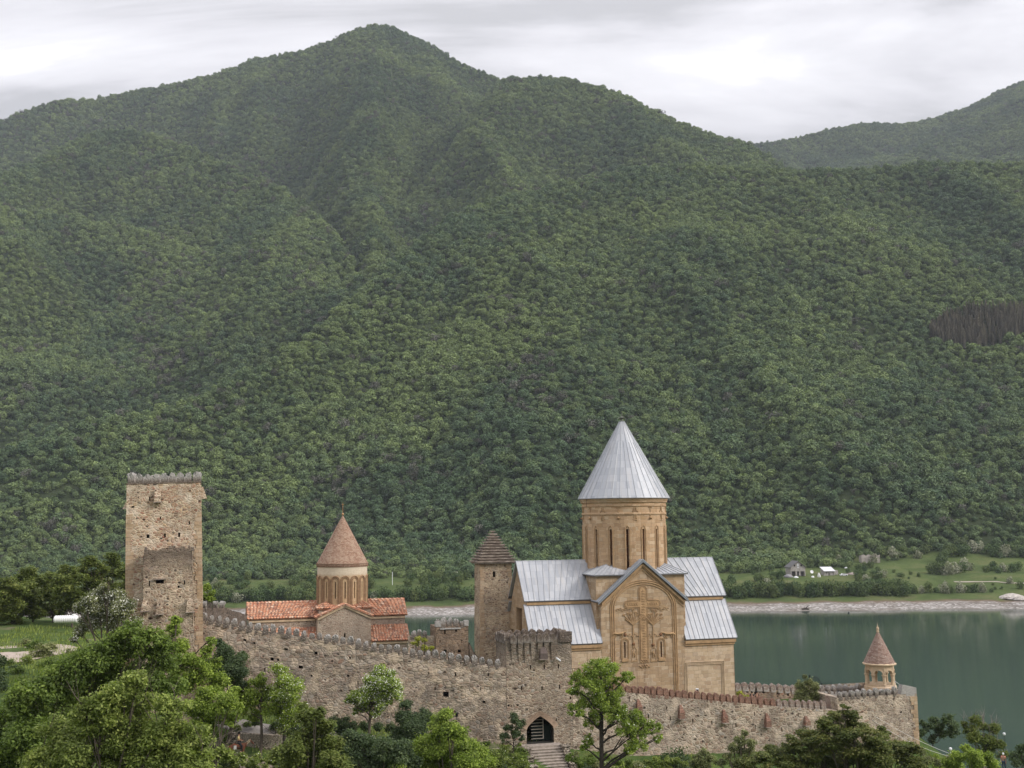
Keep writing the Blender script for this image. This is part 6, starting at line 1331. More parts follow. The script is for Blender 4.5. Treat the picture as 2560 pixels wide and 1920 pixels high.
nt_('tree', 'olive green tree with bare grey branches sticking out of its top at the lake', 'tree', 2455, 132, [(2435,1800,14),(2425,1825,18),(2460,1815,16),(2485,1820,18),(2475,1845,22),(2440,1850,22),(2495,1860,17),(2505,1885,12),(2465,1875,20),(2410,1810,9)], F_OLIVE, 30, .14, .8, sub=10, bare=26, bark=M_TWIG)
nt_('shrub', 'vivid green bush below the olive tree at the lake', 'shrub', 2430, 118, [(2415,1872,14),(2400,1890,20),(2440,1885,20),(2470,1895,18),(2380,1905,20),(2430,1908,24),(2480,1912,16),(2350,1905,16)], F_BRIGHT, 31, .13, 1.0, sub=10)
nt_('shrub', 'dark green bush cut by the right edge of the picture', 'shrub', 2550, 120, [(2555,1870,14),(2545,1890,18),(2565,1900,18),(2540,1910,14)], F_DARK, 32, .13, 1.0, sub=10)
nt_('shrub', 'feathery green shrub inside the court before the rear wall', 'shrub', 2012, 125, [(2012,1692,6),(2020,1706,11),(1998,1712,12),(2035,1716,12),(2010,1728,17),(1992,1738,12),(2035,1740,13),(2015,1750,14)], F_GREYG, 33, .09, 1.0, sub=10, base=25.3, flat=1.2)
nt_('shrub', 'yellow green shrub in the court right of the church corner', 'shrub', 1858, 128, [(1850,1735,9),(1866,1742,8),(1846,1746,7)], F_YEL, 34, .09, 1.0, base=25.2, sub=8)
nt_('tree', 'small bright tree peeping out behind the right side of the tall tower', 'tree', 518, 116, [(518,1470,12),(530,1482,10),(512,1490,15),(528,1498,10)], F_BRIGHT, 35, .12, 1.0, sub=9)
nt_('shrub', 'yellow green sapling behind the long wall left of the low ruined tower', 'shrub', 1052, 121, [(1046,1596,9),(1062,1602,9),(1038,1608,9),(1060,1618,10),(1078,1620,7)], F_YEL, 36, .10, .8, sub=8)
nt_('shrub', 'dark ivy like shrub behind the low path kerb before the long wall', 'shrub', 690, 105, [(600,1770,14),(640,1805,12),(690,1815,13),(735,1815,12)], F_DARK, 37, .10, 1.0, sub=8)
nt_('shrub', 'olive sapling rising between the locust tree and the low wall', 'shrub', 775, 97, [(760,1765,12),(775,1780,16),(745,1790,12)], F_OLIVE, 38, .11, .9, sub=9)
nt_('shrub', 'dark hanging bush at the left edge of the picture under the meadow', 'shrub', -10, 84, [(-5,1650,20),(-15,1690,30)], F_DARK, 39, .12, .9, sub=9, base=30)

nt_('shrub', 'bush dotted with white flowers in front of the brown horse', 'shrub', 625, 93, [(600,1894,14),(640,1896,16),(562,1892,16),(680,1896,16),(590,1908,24),(700,1908,24),(640,1915,24),(735,1895,16)], F_LIGHT, 41, .11, 1.0, flowers=.05, sub=9)
nt_('shrub', 'bright grassy bush along the left side of the gate stairs', 'shrub', 1240, 102, [(1180,1868,16),(1215,1880,20),(1250,1888,20),(1285,1900,18),(1310,1912,14),(1230,1908,22),(1190,1900,20)], F_LIGHT, 42, .10, 1.0, flowers=.02, sub=8)
nt_('shrub', 'dark ivy bank at the foot of the long wall behind the flowering locust tree', 'shrub', 900, 105.6, [(835,1798,14),(860,1806,16),(885,1812,15),(910,1815,14),(945,1818,14),(975,1820,14),(850,1822,18),(1000,1826,14)], F_DARK, 43, .10, 1.0, sub=8)
nt_('shrub', 'low green bush at the foot of the south wall below the red stone boxes', 'shrub', 1660, 106, [(1640,1900,11),(1665,1905,13),(1690,1903,12),(1620,1908,10),(1710,1908,10)], F_LIGHT, 44, .10, 1.0, sub=8)
nt_('shrub', 'dark grassy bush right of the gate stairs below the tall locust tree', 'shrub', 1450, 103, [(1425,1895,12),(1448,1905,14),(1475,1900,12),(1540,1905,13),(1570,1908,12)], F_MID, 45, .10, 1.0, sub=8)
nt_('shrub', 'feathery grey green bush right of the bronze tipped tree, at the bastion corner', 'shrub', 2310, 112, [(2300,1880,12),(2320,1895,14),(2340,1905,14),(2295,1905,14)], F_GREYG, 46, .10, .9, sub=7)
# shrubs on the slope: a few kinds, many copies
def shrub_kind(seed, mat, flowers=0):
    rng = np.random.default_rng(seed); C = []; Rr = []
    for i in range(11):
        a = rng.random()*6.28; r = rng.random()**.6*.62; C.append((math.cos(a)*r, math.sin(a)*r, .25+rng.random()*.55-r*.25)); Rr.append(.20+.16*rng.random())
    q, t = leafcloud(rng, C, Rr, 1500, .062, .9, .2); me = quads_mesh('crown', q, 4, mat, t)
    fm = None
    if flowers: q2, _ = leafcloud(rng, C, [r*1.05 for r in Rr], flowers, .03, .9, 0, False, .9); fm = quads_mesh('blossom', q2, 4, M_FLOWER)
    return me, fm
SK = [shrub_kind(300, F_MID), shrub_kind(301, F_BRIGHT), shrub_kind(302, F_DARK), shrub_kind(303, F_LIGHT, 60), shrub_kind(304, F_GREYG, 90), shrub_kind(305, F_MID)]
def low_shrubs():
    rng = np.random.default_rng(17); n = 0; done = []
    zones = [(-30, 14, 70, 106, 130), (8, 46, 88, 114, 74), (44, 62, 104, 124, 30), (-58, -40, 96, 135, 18), (-8, 46, 96, 113, 30)]
    for (x0, x1, y0, y1, cnt) in zones:
        k = 0; tries = 0
        while k < cnt and tries < 4000:
            tries += 1; x, y = rng.uniform(x0, x1), rng.uniform(y0, y1); z = ground_z(x, y); px, py = proj((x, y, z))
            if not (-40 < px < 2600 and py < 1990): continue
            if 1300 < px < 1440 and y > 98: continue                       # the stairs
            if 560 < px < 740 and 98 < y < 104: continue
            if abs(x) < 60 and y > 100 and y > 104.5+(x+36)*.27 and -38 < x < 46: continue
            if any((x-a)**2+(y-b)**2 < 1.6 for a, b in done): continue
            wall_d = (104.5+(x+36)*.27)-y; s = rng.uniform(.9, 2.2)*(.55 if wall_d < 4 else 1); 
            kind = int(rng.choice(6, p=[.25, .2, .18, .14, .08, .15])); me, fm = SK[kind]
            o = add('shrub', me); o.location = (x, y, z-.15*s); o.rotation_euler = (0, 0, rng.random()*6.28); o.scale = (s, s, s*rng.uniform(.7, 1.15))
            tag(o, ['mid green shrub', 'bright green shrub', 'dark green shrub', 'white dotted green shrub', 'white dotted grey shrub', 'plain green shrub'][kind]+' '+('at the far left below the tall tower' if px < 320 else 'left of the horse' if px < 560 else 'below the low stone wall' if px < 780 else 'below the long wall' if px < 1030 else 'left of the gate stairs' if px < 1330 else 'right of the gate stairs' if px < 1560 else 'below the south wall' if px < 1900 else 'below the corner bastion' if px < 2300 else 'by the lake')+(' by the wall' if wall_d < 6 else ''), 'shrub', 'low shrubs on the slope below the walls')
            if fm: add('blossom', fm, o)
            done.append((x, y)); k += 1
low_shrubs()
# tall grass, uncountable
def grass():
    rng = np.random.default_rng(9); n = 70000
    x = np.concatenate([rng.uniform(-34, 58, n), rng.uniform(-70, -38, 26000)]); y = np.concatenate([rng.uniform(78, 124, n), rng.uniform(92, 165, 26000)])
    wall = 104.5+(x+36)*.27
    ok = ((y < wall+2.2) | (x > 46) | (x < -39)) & ~((x > 2.2) & (x < 8.5) & (y > 104) & (y < 113)); nz = fbm(x/3, y/3, 3); ok &= nz > .40
    ok &= ~((y > 104.2) & (y < 106.3) & (x < -12) & (x > -34)) & ~((y > 98.0) & (y < 102.6) & (x < -17) & (x > -30))
    x = x[ok]; y = y[ok]; n = len(x); z = g_near(x, y); P = np.stack([x, y, z-.05], 1)
    h = rng.uniform(.18, .55, n)*(.6+.9*fbm(x/5+9, y/5, 2)); a = rng.random(n)*6.28; w = .035+.03*rng.random(n)
    d = np.stack([np.cos(a), np.sin(a), 0*a], 1); lean = rng.normal(size=(n, 3))*.22; lean[:, 2] = 1
    V = np.stack([P-d*w[:, None], P+d*w[:, None], P+lean*h[:, None]], 1).reshape(-1, 3)
    tag(add('grass', quads_mesh('grass', V, 3, F_LIGHT, np.clip(rng.random(n)*.7+(nz[ok]-.4)*.6, 0, 1))), 'rough long grass on the slope and the meadow', 'grass', kind='stuff')
grass()

# ------------------------------------------------------------------ trees and bushes on the far bank, one by one
M_BANK = foliage('far bank foliage', (.050, .075, .030), (.085, .125, .045), (.15, .19, .07), transl=.15, obj_rand=True)
M_BLOS = foliage('far bank tree in pale blossom', (.10, .12, .07), (.24, .25, .16), (.46, .45, .36), transl=.15)
BK = []
for v in range(8):
    rng = np.random.default_rng(600+v); lobes = [(rng.uniform(-.45, .45), rng.uniform(-.45, .45), .45+rng.random()*.65, .32+.2*rng.random()) for i in range(8+v % 3)]+[(0, 0, .5, .6), (.25, .1, .3, .42), (-.25, -.1, .3, .42)]
    q, t = tree_leaves(rng, 760, .085, lobes, .85); BK.append(quads_mesh('crown', q, 4, M_BANK if v < 6 else M_BLOS, t))
def where(x, y):
    Z_ = [(470, 'behind the tall tower'), (560, 'just right of the tall tower'), (620, 'left of the small church roof'), (700, 'over the small church roof'), (800, 'left of the brick cone'), (930, 'right of the brick cone'), (1010, 'by the white pole'), (1090, 'over the small ruined tower'), (1200, 'left of the watch tower'), (1500, 'behind the church'), (1850, 'by the church roof corner'), (1905, 'left of the block house'), (1965, 'below left of the block house'), (2015, 'below the block house'), (2055, 'between house and shed'), (2100, 'below the shed'), (2150, 'below the abandoned car'), (2210, 'below the roofless building'), (2260, 'right of the bell tower cone'), (2310, 'where the hedge ends'), (2370, 'near the start of the dirt track'), (2430, 'by the dirt track'), (2500, 'left of the stone heap'), (3000, 'at the right edge')]
    return next(t for a, t in Z_ if x < a)
def far_bank():
    rng = np.random.default_rng(31); cnt = 0
    def put(px, y, h, w, kind, label, grp, nm='tree'):
        d = ray(px, 1500); x = d[0]/d[1]*y; z = ground_z(x, y); o = add(nm, BK[kind]); o.location = (x, y, z-h*.12); o.rotation_euler = (0, 0, rng.random()*6.28); s = h/1.45; o.scale = (w, w, s)
        tag(o, ('tall ' if h > 8.2 else 'small ' if h < 4.5 else '')+label+' '+where(px, y), 'tree' if nm == 'tree' else 'bush', grp)
    K = lambda p=.05: int(rng.integers(6, 8)) if rng.random() < p else int(rng.integers(0, 6))
    for x in np.arange(425, 1200, 10.5):   # dark hedge of trees directly above the gravel
        k = K(.06); put(x+rng.uniform(-3, 3), 594+rng.uniform(-2, 7), rng.uniform(6.0, 9.5), rng.uniform(3.6, 5.0), k, 'broad tree in the far shore hedge' if k < 6 else 'pale blossoming tree in the far shore hedge', 'shore trees left of the church')
    for x in np.arange(1795, 2270, 10.2):
        if 2112 < x < 2124: continue
        put(x+rng.uniform(-3, 3), 594+rng.uniform(-1, 6), rng.uniform(7.0, 10.5), rng.uniform(3.8, 5.0), int(rng.integers(0, 6)), 'dark tree in the far shore hedge', 'shore trees right of the church')
    for x, h, k in ((2285, 6.5, 2), (2305, 5, 7), (2322, 7, 3), (2342, 4, 1), (2363, 7.5, 6), (2378, 5.0, 0), (2402, 7, 7), (2420, 4.5, 5), (2436, 6, 2), (2457, 6.2, 7), (2480, 3, 1)):
        put(x, 600, h, h*.5, k, 'pale blossoming bush on the far shore' if k > 5 else 'green bush on the far shore', 'shore bushes near the right edge', 'bush')
    for x in list(np.arange(180, 425, 14))+list(np.arange(1204, 1795, 14)):      # the hedge goes on behind the church and the tower
        put(x+rng.uniform(-4, 4), 594+rng.uniform(-2, 10), rng.uniform(6.0, 9.5), rng.uniform(4.2, 5.6), K(.05), 'tree hidden in the far shore hedge', 'shore trees behind the buildings')
    for i in range(60):                    # second belt on the left
        x = rng.uniform(430, 1190); 
        if 940 < x < 1015 and rng.random() < .8: continue
        y = rng.uniform(612, 648); k = K(.12); put(x, y, rng.uniform(4, 7.5), rng.uniform(2.8, 4.3), k, 'tree of the second far belt' if k < 6 else 'pale blossoming tree of the second far belt', 'second belt of trees on the far shore')
    for i in range(60):                    # scrub round the farmstead
        x = rng.uniform(1800, 2190); y = rng.uniform(668, 712)
        if 1950 < x < 2110 and y < 682: continue
        k = K(.1); put(x, y, rng.uniform(2.6, 6), rng.uniform(2.4, 4.2), k, 'bush behind the farmstead' if k < 6 else 'pale bush behind the farmstead', 'bushes round the farmstead', 'bush')
    for i in range(46):                    # scrub behind the hedge, clear of the houses
        x = rng.uniform(1800, 2260)
        if 1955 < x < 2125: continue
        put(x, rng.uniform(612, 640), rng.uniform(3, 6.5), rng.uniform(2.6, 4.2), K(.1), 'bush behind the right hedge', 'bushes behind the right hand hedge', 'bush')
    spots = [(2150,660,5,1),(2165,655,4,2),(2180,668,5,3),(2200,652,3.6,4),(2190,690,7,7),(2215,702,8.5,0),(2240,700,9,6),(2262,706,8,1),(2300,700,6,6),(2335,652,8,2),(2352,648,9,3),(2372,646,9,6),(2390,650,8,7),(2405,655,8,1),(2420,665,9,6),(2362,690,9,4),(2385,700,9,5),(2412,700,9,0),(2440,705,9,7),(2470,650,5,2),(2482,658,6.5,4),(2500,645,5,1),(2512,655,6,7),(2535,650,6,3),(2548,655,6,5),(2490,700,9,0),(2515,700,9,6),(2540,705,9,2),(2565,700,9,1),(2280,645,2.8,2),(2300,640,3,3),(2238,648,2.4,5),(2275,632,1.6,4),(2485,615,1.6,0),(2492,628,1.6,1),(2420,612,2,2),(2528,618,4.5,7),(2552,606,5,3),(2490,606,2,5),(2505,607,1.8,4),(2320,706,7,3),(2460,706,8,6),(1885,652,3,3),(1960,646,2.6,2),(1986,650,3.2,1),(2125,647,4,4)]
    for (x, y, h, k) in spots: put(x, y, h, h*.62, k, 'pale blossoming tree at the far meadow' if k > 5 else ('round bush on the open far meadow' if h < 4 else 'green tree of the far meadow edge'), 'trees and bushes of the far meadow', 'bush' if h < 4 else 'tree')
far_bank()
# bushes on the near meadow
for i, (x, y, h) in enumerate(((86, 139, 1.6), (66, 142, 1.4), (45, 118, 1.2), (110, 131, 2.0), (122, 122, 1.7), (130, 138, 1.3), (22, 125, 1.1))):
    P = FP(x, 1650, y); o = add('shrub', SK[4 if i % 2 else 0][0]); o.location = (P[0], y, ground_z(P[0], y)-.1); o.scale = (h, h, h*.8); tag(o, 'knee high '+('grey green' if i % 2 else 'green')+' bush on the meadow left of the hawthorn', 'shrub', 'bushes on the near meadow')
# ------------------------------------------------------------------ small things of the near side
M_SLABS = rubble('pale flat stones', [(.46, .41, .35), (.34, .30, .26), (.56, .51, .45), (.40, .34, .29)], (.10, .085, .07), 3.4, 1.6, wear_amt=.15)
M_STEP = plain('worn grey step stone', (.34, .29, .25), .9, var=.35, scale=2.5, bump=.5)
# stairs up to the gate
sd_ = np.array([math.cos(TH), math.sin(TH), 0]); on_ = np.array([math.sin(TH), -math.cos(TH), 0])
g0 = GO+sd_*(ga-.15); gz = gz0+GZ; stp = empty('gate_stairs', (g0[0], g0[1], gz), TH); tag(stp, 'broad flight of worn stone steps with stepped side walls below the gateway', 'stairs')
wst = gb-ga+.35; ld = MB(); ld.box((-.5, -1.25, -.9), (wst+.3, -.08, -.02)); ld.build('landing', M_STEP, stp); r = np.random.default_rng(4)
for i in range(15):
    q = MB(); y0 = -1.25-.36*(i+1); z0 = -.02-.20*(i+1); j = r.normal(size=4)*.02; sh = .05*i*0
    q.hexa([(-.02+j[0], y0, z0-.5), (wst+j[1], y0, z0-.5), (wst, y0+.36, z0-.5), (0, y0+.36, z0-.5), (-.02+j[0], y0, z0-.07), (wst+j[1], y0, z0-.07), (wst, y0+.36, z0-.07), (0, y0+.36, z0-.07)])
    q.hexa([(-.05+j[2], y0-.06, z0-.07), (wst+.03+j[3], y0-.05, z0-.07), (wst+.03, y0+.355, z0-.07), (-.05, y0+.355, z0-.07), (-.05+j[2], y0-.06, z0+j[0]*.3), (wst+.03+j[3], y0-.05, z0+j[1]*.3), (wst+.03, y0+.355, z0), (-.05, y0+.355, z0)])
    q.build('step', M_STEP, stp)
for sx in (0, 1):
    for i in range(5):
        q = MB(); x0 = -.72 if sx == 0 else wst+.06; y0 = -1.25-1.08*(i+1); z0 = .05-.60*i; q.box((x0, y0, z0-1.6), (x0+.62, y0+1.06, z0-.10)); q.box((x0-.05, y0-.06, z0-.097), (x0+.68, y0+1.05, z0)); q.build('side_wall', M_SLABS, stp)
tw_ = MB(); tw_.box((-5.5, -1.2, -1.2), (-.55, -.7, -.03)); tag(tw_.build('terrace_wall', M_SLABS), 'low terrace kerb wall running left from the gate landing', 'wall'); o = bpy.data.objects['terrace_wall']; o.location = (g0[0], g0[1], gz); o.rotation_euler = (0, 0, TH)
# retaining wall by the path and the path itself
A = FP(568, 1850, 103.0); B = FP(735, 1850, 103.6); za, zb2 = FP(568, 1832, 103)[2], FP(735, 1841, 103.6)[2]
rw_ = MB(); n = np.array([0, .55, 0]); k = 14
for i in range(k):
    a = A+(B-A)*i/k; b = A+(B-A)*(i+1)/k; z1_ = za+(zb2-za)*i/k+r.normal()*.03; z2_ = za+(zb2-za)*(i+1)/k
    rw_.hexa([(a[0], a[1], 23.6), (b[0], b[1], 23.6), (b[0], b[1]+.55, 23.6), (a[0], a[1]+.55, 23.6), (a[0], a[1], z1_), (b[0], b[1], z2_), (b[0], b[1]+.55, z2_), (a[0], a[1]+.55, z1_)])
tag(rw_.build('retaining_wall', M_SLABS), 'low retaining wall of pale dry laid stones behind the brown horse', 'wall')
def path(name, label, cl, w, mat):
    mb = MB()
    cl = [np.array(p, float) for p in cl]; pts = []
    for i in range(len(cl)-1):
        for j in range(6): pts.append(cl[i]+(cl[i+1]-cl[i])*j/6)
    pts.append(cl[-1])
    for i in range(len(pts)-1):
        a, b = pts[i], pts[i+1]; d = b-a; d /= np.linalg.norm(d); nn = np.array([-d[1], d[0]])*w/2
        q = [a-nn, b-nn, b+nn, a+nn]; mb.face([(p[0], p[1], ground_z(p[0], p[1])+.13) for p in q])
        for s0_, s1_ in ((a-nn, b-nn), (b+nn, a+nn)): za_, zb_ = ground_z(*s0_)+.13, ground_z(*s1_)+.13; mb.face([(s0_[0], s0_[1], za_-.5), (s1_[0], s1_[1], zb_-.5), (s1_[0], s1_[1], zb_), (s0_[0], s0_[1], za_)])
    tag(mb.build(name, mat), kind='structure')
M_PATH = plain('grey asphalt path', (.24, .22, .21), .95, var=.2, scale=2, bump=.3)
path('path', '', [(-34, 104.5), (-27, 105.2), (-20, 105.8), (-13, 107)], 1.5, M_PATH)
path('track', '', [(-32, 99.5), (-26, 100.8), (-21, 100.8), (-17, 99.5)], 1.9, plain('trodden earth', (.22, .18, .14), 1, var=.3, scale=2))
dpz = MB(); c = FP(25, 1590, 134.0)
for i in range(20): 
    a0_, a1_ = 2*math.pi*i/20, 2*math.pi*(i+1)/20; f = lambda a: (c[0]+6.5*math.cos(a)*(1+.1*math.sin(3*a)), c[1]+10*math.sin(a)); p, q = f(a0_), f(a1_); dpz.face([(c[0], c[1], ground_z(c[0], c[1])+.20), (*p, ground_z(*p)+.06), (*q, ground_z(*q)+.06)])
tag(dpz.build('bare_earth', plain('bare pinkish earth', (.40, .33, .28), 1, var=.25, scale=1.5)), kind='structure')
# white ribbed tank on the meadow
c = FP(165, 1548, 158.0); tk = empty('water_tank', c, .15); tag(tk, 'white ribbed plastic tank lying on the meadow behind the hawthorn', 'tank')
mb = MB(); mb.lathe([(0, -1.6), (.35, -1.58), (.5, -1.45)]+[(.5+(.03 if i % 2 else 0), -1.45+.145*i) for i in range(1, 21)]+[(.35, 1.58), (0, 1.6)], 20); o = mb.build('tank_body', plain('white plastic', (.78, .78, .77), .4, var=.06), tk, True); o.rotation_euler = (0, math.pi/2, 0)
mb = MB(); mb.lathe([(.24, .45), (.26, .66), (.10, .70), (0, .70)], 12, (1.0, 0, 0)); mb.build('lid', plain('white lid', (.75, .75, .74), .4, var=.05), tk)
# lantern before the long wall, flood light on the south wall, lamps by the lake
def pole_lamp(name, label, px, ytop, Y, ybot=None, colr=M_IRON, globe=None, rad=.03):
    T0_ = FP(px, ytop, Y); zb_ = ground_z(T0_[0], Y) if ybot is None else FP(px, ybot, Y)[2]; h = T0_[2]-zb_; t = empty(name, (T0_[0], Y, zb_)); tag(t, label, 'lamp')
    mb = MB(); mb.tube([(0, 0, -.3), (0, 0, h-.35)], rad, 6); mb.build('pole', colr, t)
    mb = MB()
    if globe: mb.lathe([(0, h-.36), (.10, h-.33), (.17, h-.2), (.14, h-.06), (0, h)], 12); mb.build('globe', globe, t, True)
    else: mb.lathe([(.03, h-.4), (.13, h-.36), (.18, h-.08), (.22, h-.06), (.05, h+.05), (0, h+.12)], 6); mb.build('lantern', colr, t)
    return t
M_WHITE = plain('white enamel', (.75, .76, .78), .4, var=.05)
pole_lamp('street_lamp', 'small black lantern on a pole before the foot of the long wall', 1141, 1781, 107.5)
pole_lamp('street_lamp', 'white globe lamp between the pine and the bushes by the lake', 2376, 1868, 124, globe=M_WHITE, colr=M_WHITE, rad=.07)
pole_lamp('street_lamp', 'tiny white lamp over the water right of the olive tree', 2510, 1831, 134, globe=M_WHITE, colr=M_IRON, rad=.02)
pole_lamp('street_lamp', 'black pole with a lamp head at the ramp wall inside the bastion', 2096, 1728, 122.4, 1760)
P = FP(1743, 1728, 119.6); fl = MB(); fl.box((-.13, -.12, -.22), (.13, .12, .22)); fl.box((-.15, -.15, .20), (.15, .15, .27)); fl.tube([(0, 0, -.9), (0, 0, -.2)], .03, 5); o = fl.build('floodlight', M_WHITE); o.location = Vector(P); tag(o, 'small box floodlight on a stand behind the red merlons', 'floodlight')
gl = MB(); gl.box((-.11, -.135, -.2), (.11, -.12, .18)); gl.build('lens', M_IRON, o)
# cables
def cable(name, label, p, q, sag, r_=.018):
    mb = MB(); mb.tube([p+(q-p)*t-np.array([0, 0, sag*4*t*(1-t)]) for t in np.linspace(0, 1, 18)], r_, 4); tag(mb.build(name, plain('pale cable', (.62, .60, .57), .6, var=.1)), label, 'cable')
cable('cable', 'upper pale cable slanting down across the bastion to the lake lamp', FP(2100, 1731, 122.2), FP(2377, 1885, 123.8), .55)
cable('cable', 'lower pale cable slanting down across the bastion beside the upper one', FP(2098, 1735, 122.2), FP(2371, 1890, 123.6), .9)
# dark gate and railings in the court
gtm = FP(2025, 1722, 131.0); og = empty('garden_gate', gtm, TH-.35); tag(og, 'black iron gate with a swept top standing open behind the court shrub', 'gate')
k = 131/F; mb = MB(); mb.box((-.05, -.05, -.3), (.08, .08, 33*k)); mb.build('post', M_IRON, og); mb = MB(); mb.box((27*k, -.05, -.5), (27*k+.10, .08, 14*k)); mb.build('post', M_IRON, og)
mb = MB(); mb.hexa([(.08, 0, .15), (27*k, 0, -.25), (27*k, .05, -.25), (.08, .05, .15), (.08, 0, .5), (27*k, 0, .35), (27*k, .05, .35), (.08, .05, .5)])
for i in range(9): f = i/8; x = .1+f*(27*k-.1); mb.tube([(x, .02, .3), (x, .02, .5+(.85*math.sin(math.pi*(1-f))**.7 if .15 < f < .9 else .1))], .02, 4)
mb.tube([(.1+f*(27*k-.1), .02, .5+.85*math.sin(math.pi*(1-f))**.7) for f in np.linspace(.15, .95, 10)], .03, 5); mb.build('leaf', M_IRON, og)
fp = FP(2054, 1728, 130.0); of_ = MB()
for i in range(9): of_.tube([(i*.165, 0, -.4), (i*.165, 0, 1.0)], .013, 4)
of_.tube([(0, 0, 1.0), (1.32, 0, 1.0)], .014, 4); o = of_.build('railing', M_IRON); o.location = Vector(fp); o.rotation_euler = (0, 0, TH); tag(o, 'thin black iron railing right of the garden gate', 'railing')
rl = FP(2238, 1730, 126.5); mb = MB(); mb.tube([(0, 0, 0), (0, 0, 1.2)], .02, 4); mb.tube([(.7, 0, -.2), (.7, 0, .7)], .02, 4); mb.tube([(0, 0, 1.2), (.7, 0, .65)], .02, 4); mb.tube([(0, 0, .7), (.7, 0, .2)], .015, 4); mb.tube([(0, 0, .1), (.7, 0, .6)], .015, 4); o = mb.build('handrail', plain('galvanised rail', (.5, .5, .5), .5, .4)); o.location = Vector(rl); tag(o, 'short sloping grey handrail at the right foot of the bell tower', 'railing')

# ------------------------------------------------------------------ people and the horse
def skin(name, J, E_, mat, parent=None, levels=2, root=0):
    names = list(J); me = bpy.data.meshes.new(name); me.from_pydata([J[k][0] for k in names], [(names.index(a), names.index(b)) for a, b in E_], [])
    me.materials.append(mat); o = add(name, me, parent); md = o.modifiers.new('skin', 'SKIN'); md.use_smooth_shade = True
    sv = me.skin_vertices[0].data if me.skin_vertices else None
    if sv is None: me.attributes; 
    for i, k in enumerate(names):
        r_ = J[k][1]; sv[i].radius = (r_, r_) if not isinstance(r_, tuple) else r_; sv[i].use_root = (i == root)
    s = o.modifiers.new('sub', 'SUBSURF'); s.levels = levels; s.render_levels = levels; return o
def skin_ready(me):
    bm = bmesh.new(); bm.from_mesh(me); bm.verts.layers.skin.verify(); bm.to_mesh(me); bm.free()
_old = skin
def skin(name, J, E_, mat, parent=None, levels=2, root=0):
    names = list(J); me = bpy.data.meshes.new(name); me.from_pydata([J[k][0] for k in names], [(names.index(a), names.index(b)) for a, b in E_], []); skin_ready(me)
    me.materials.append(mat); o = add(name, me, parent); sv = me.skin_vertices[0].data
    for i, k in enumerate(names): r_ = J[k][1]; sv[i].radius = (r_, r_) if not isinstance(r_, tuple) else r_; sv[i].use_root = (i == root)
    md = o.modifiers.new('skin', 'SKIN'); md.use_smooth_shade = True
    s = o.modifiers.new('sub', 'SUBSURF'); s.levels = levels; s.render_levels = levels; return o
M_SKIN = plain('skin', (.45, .26, .18), .6, var=.08, bump=0); M_HAIR = plain('black hair', (.015, .012, .011), .7, bump=0)
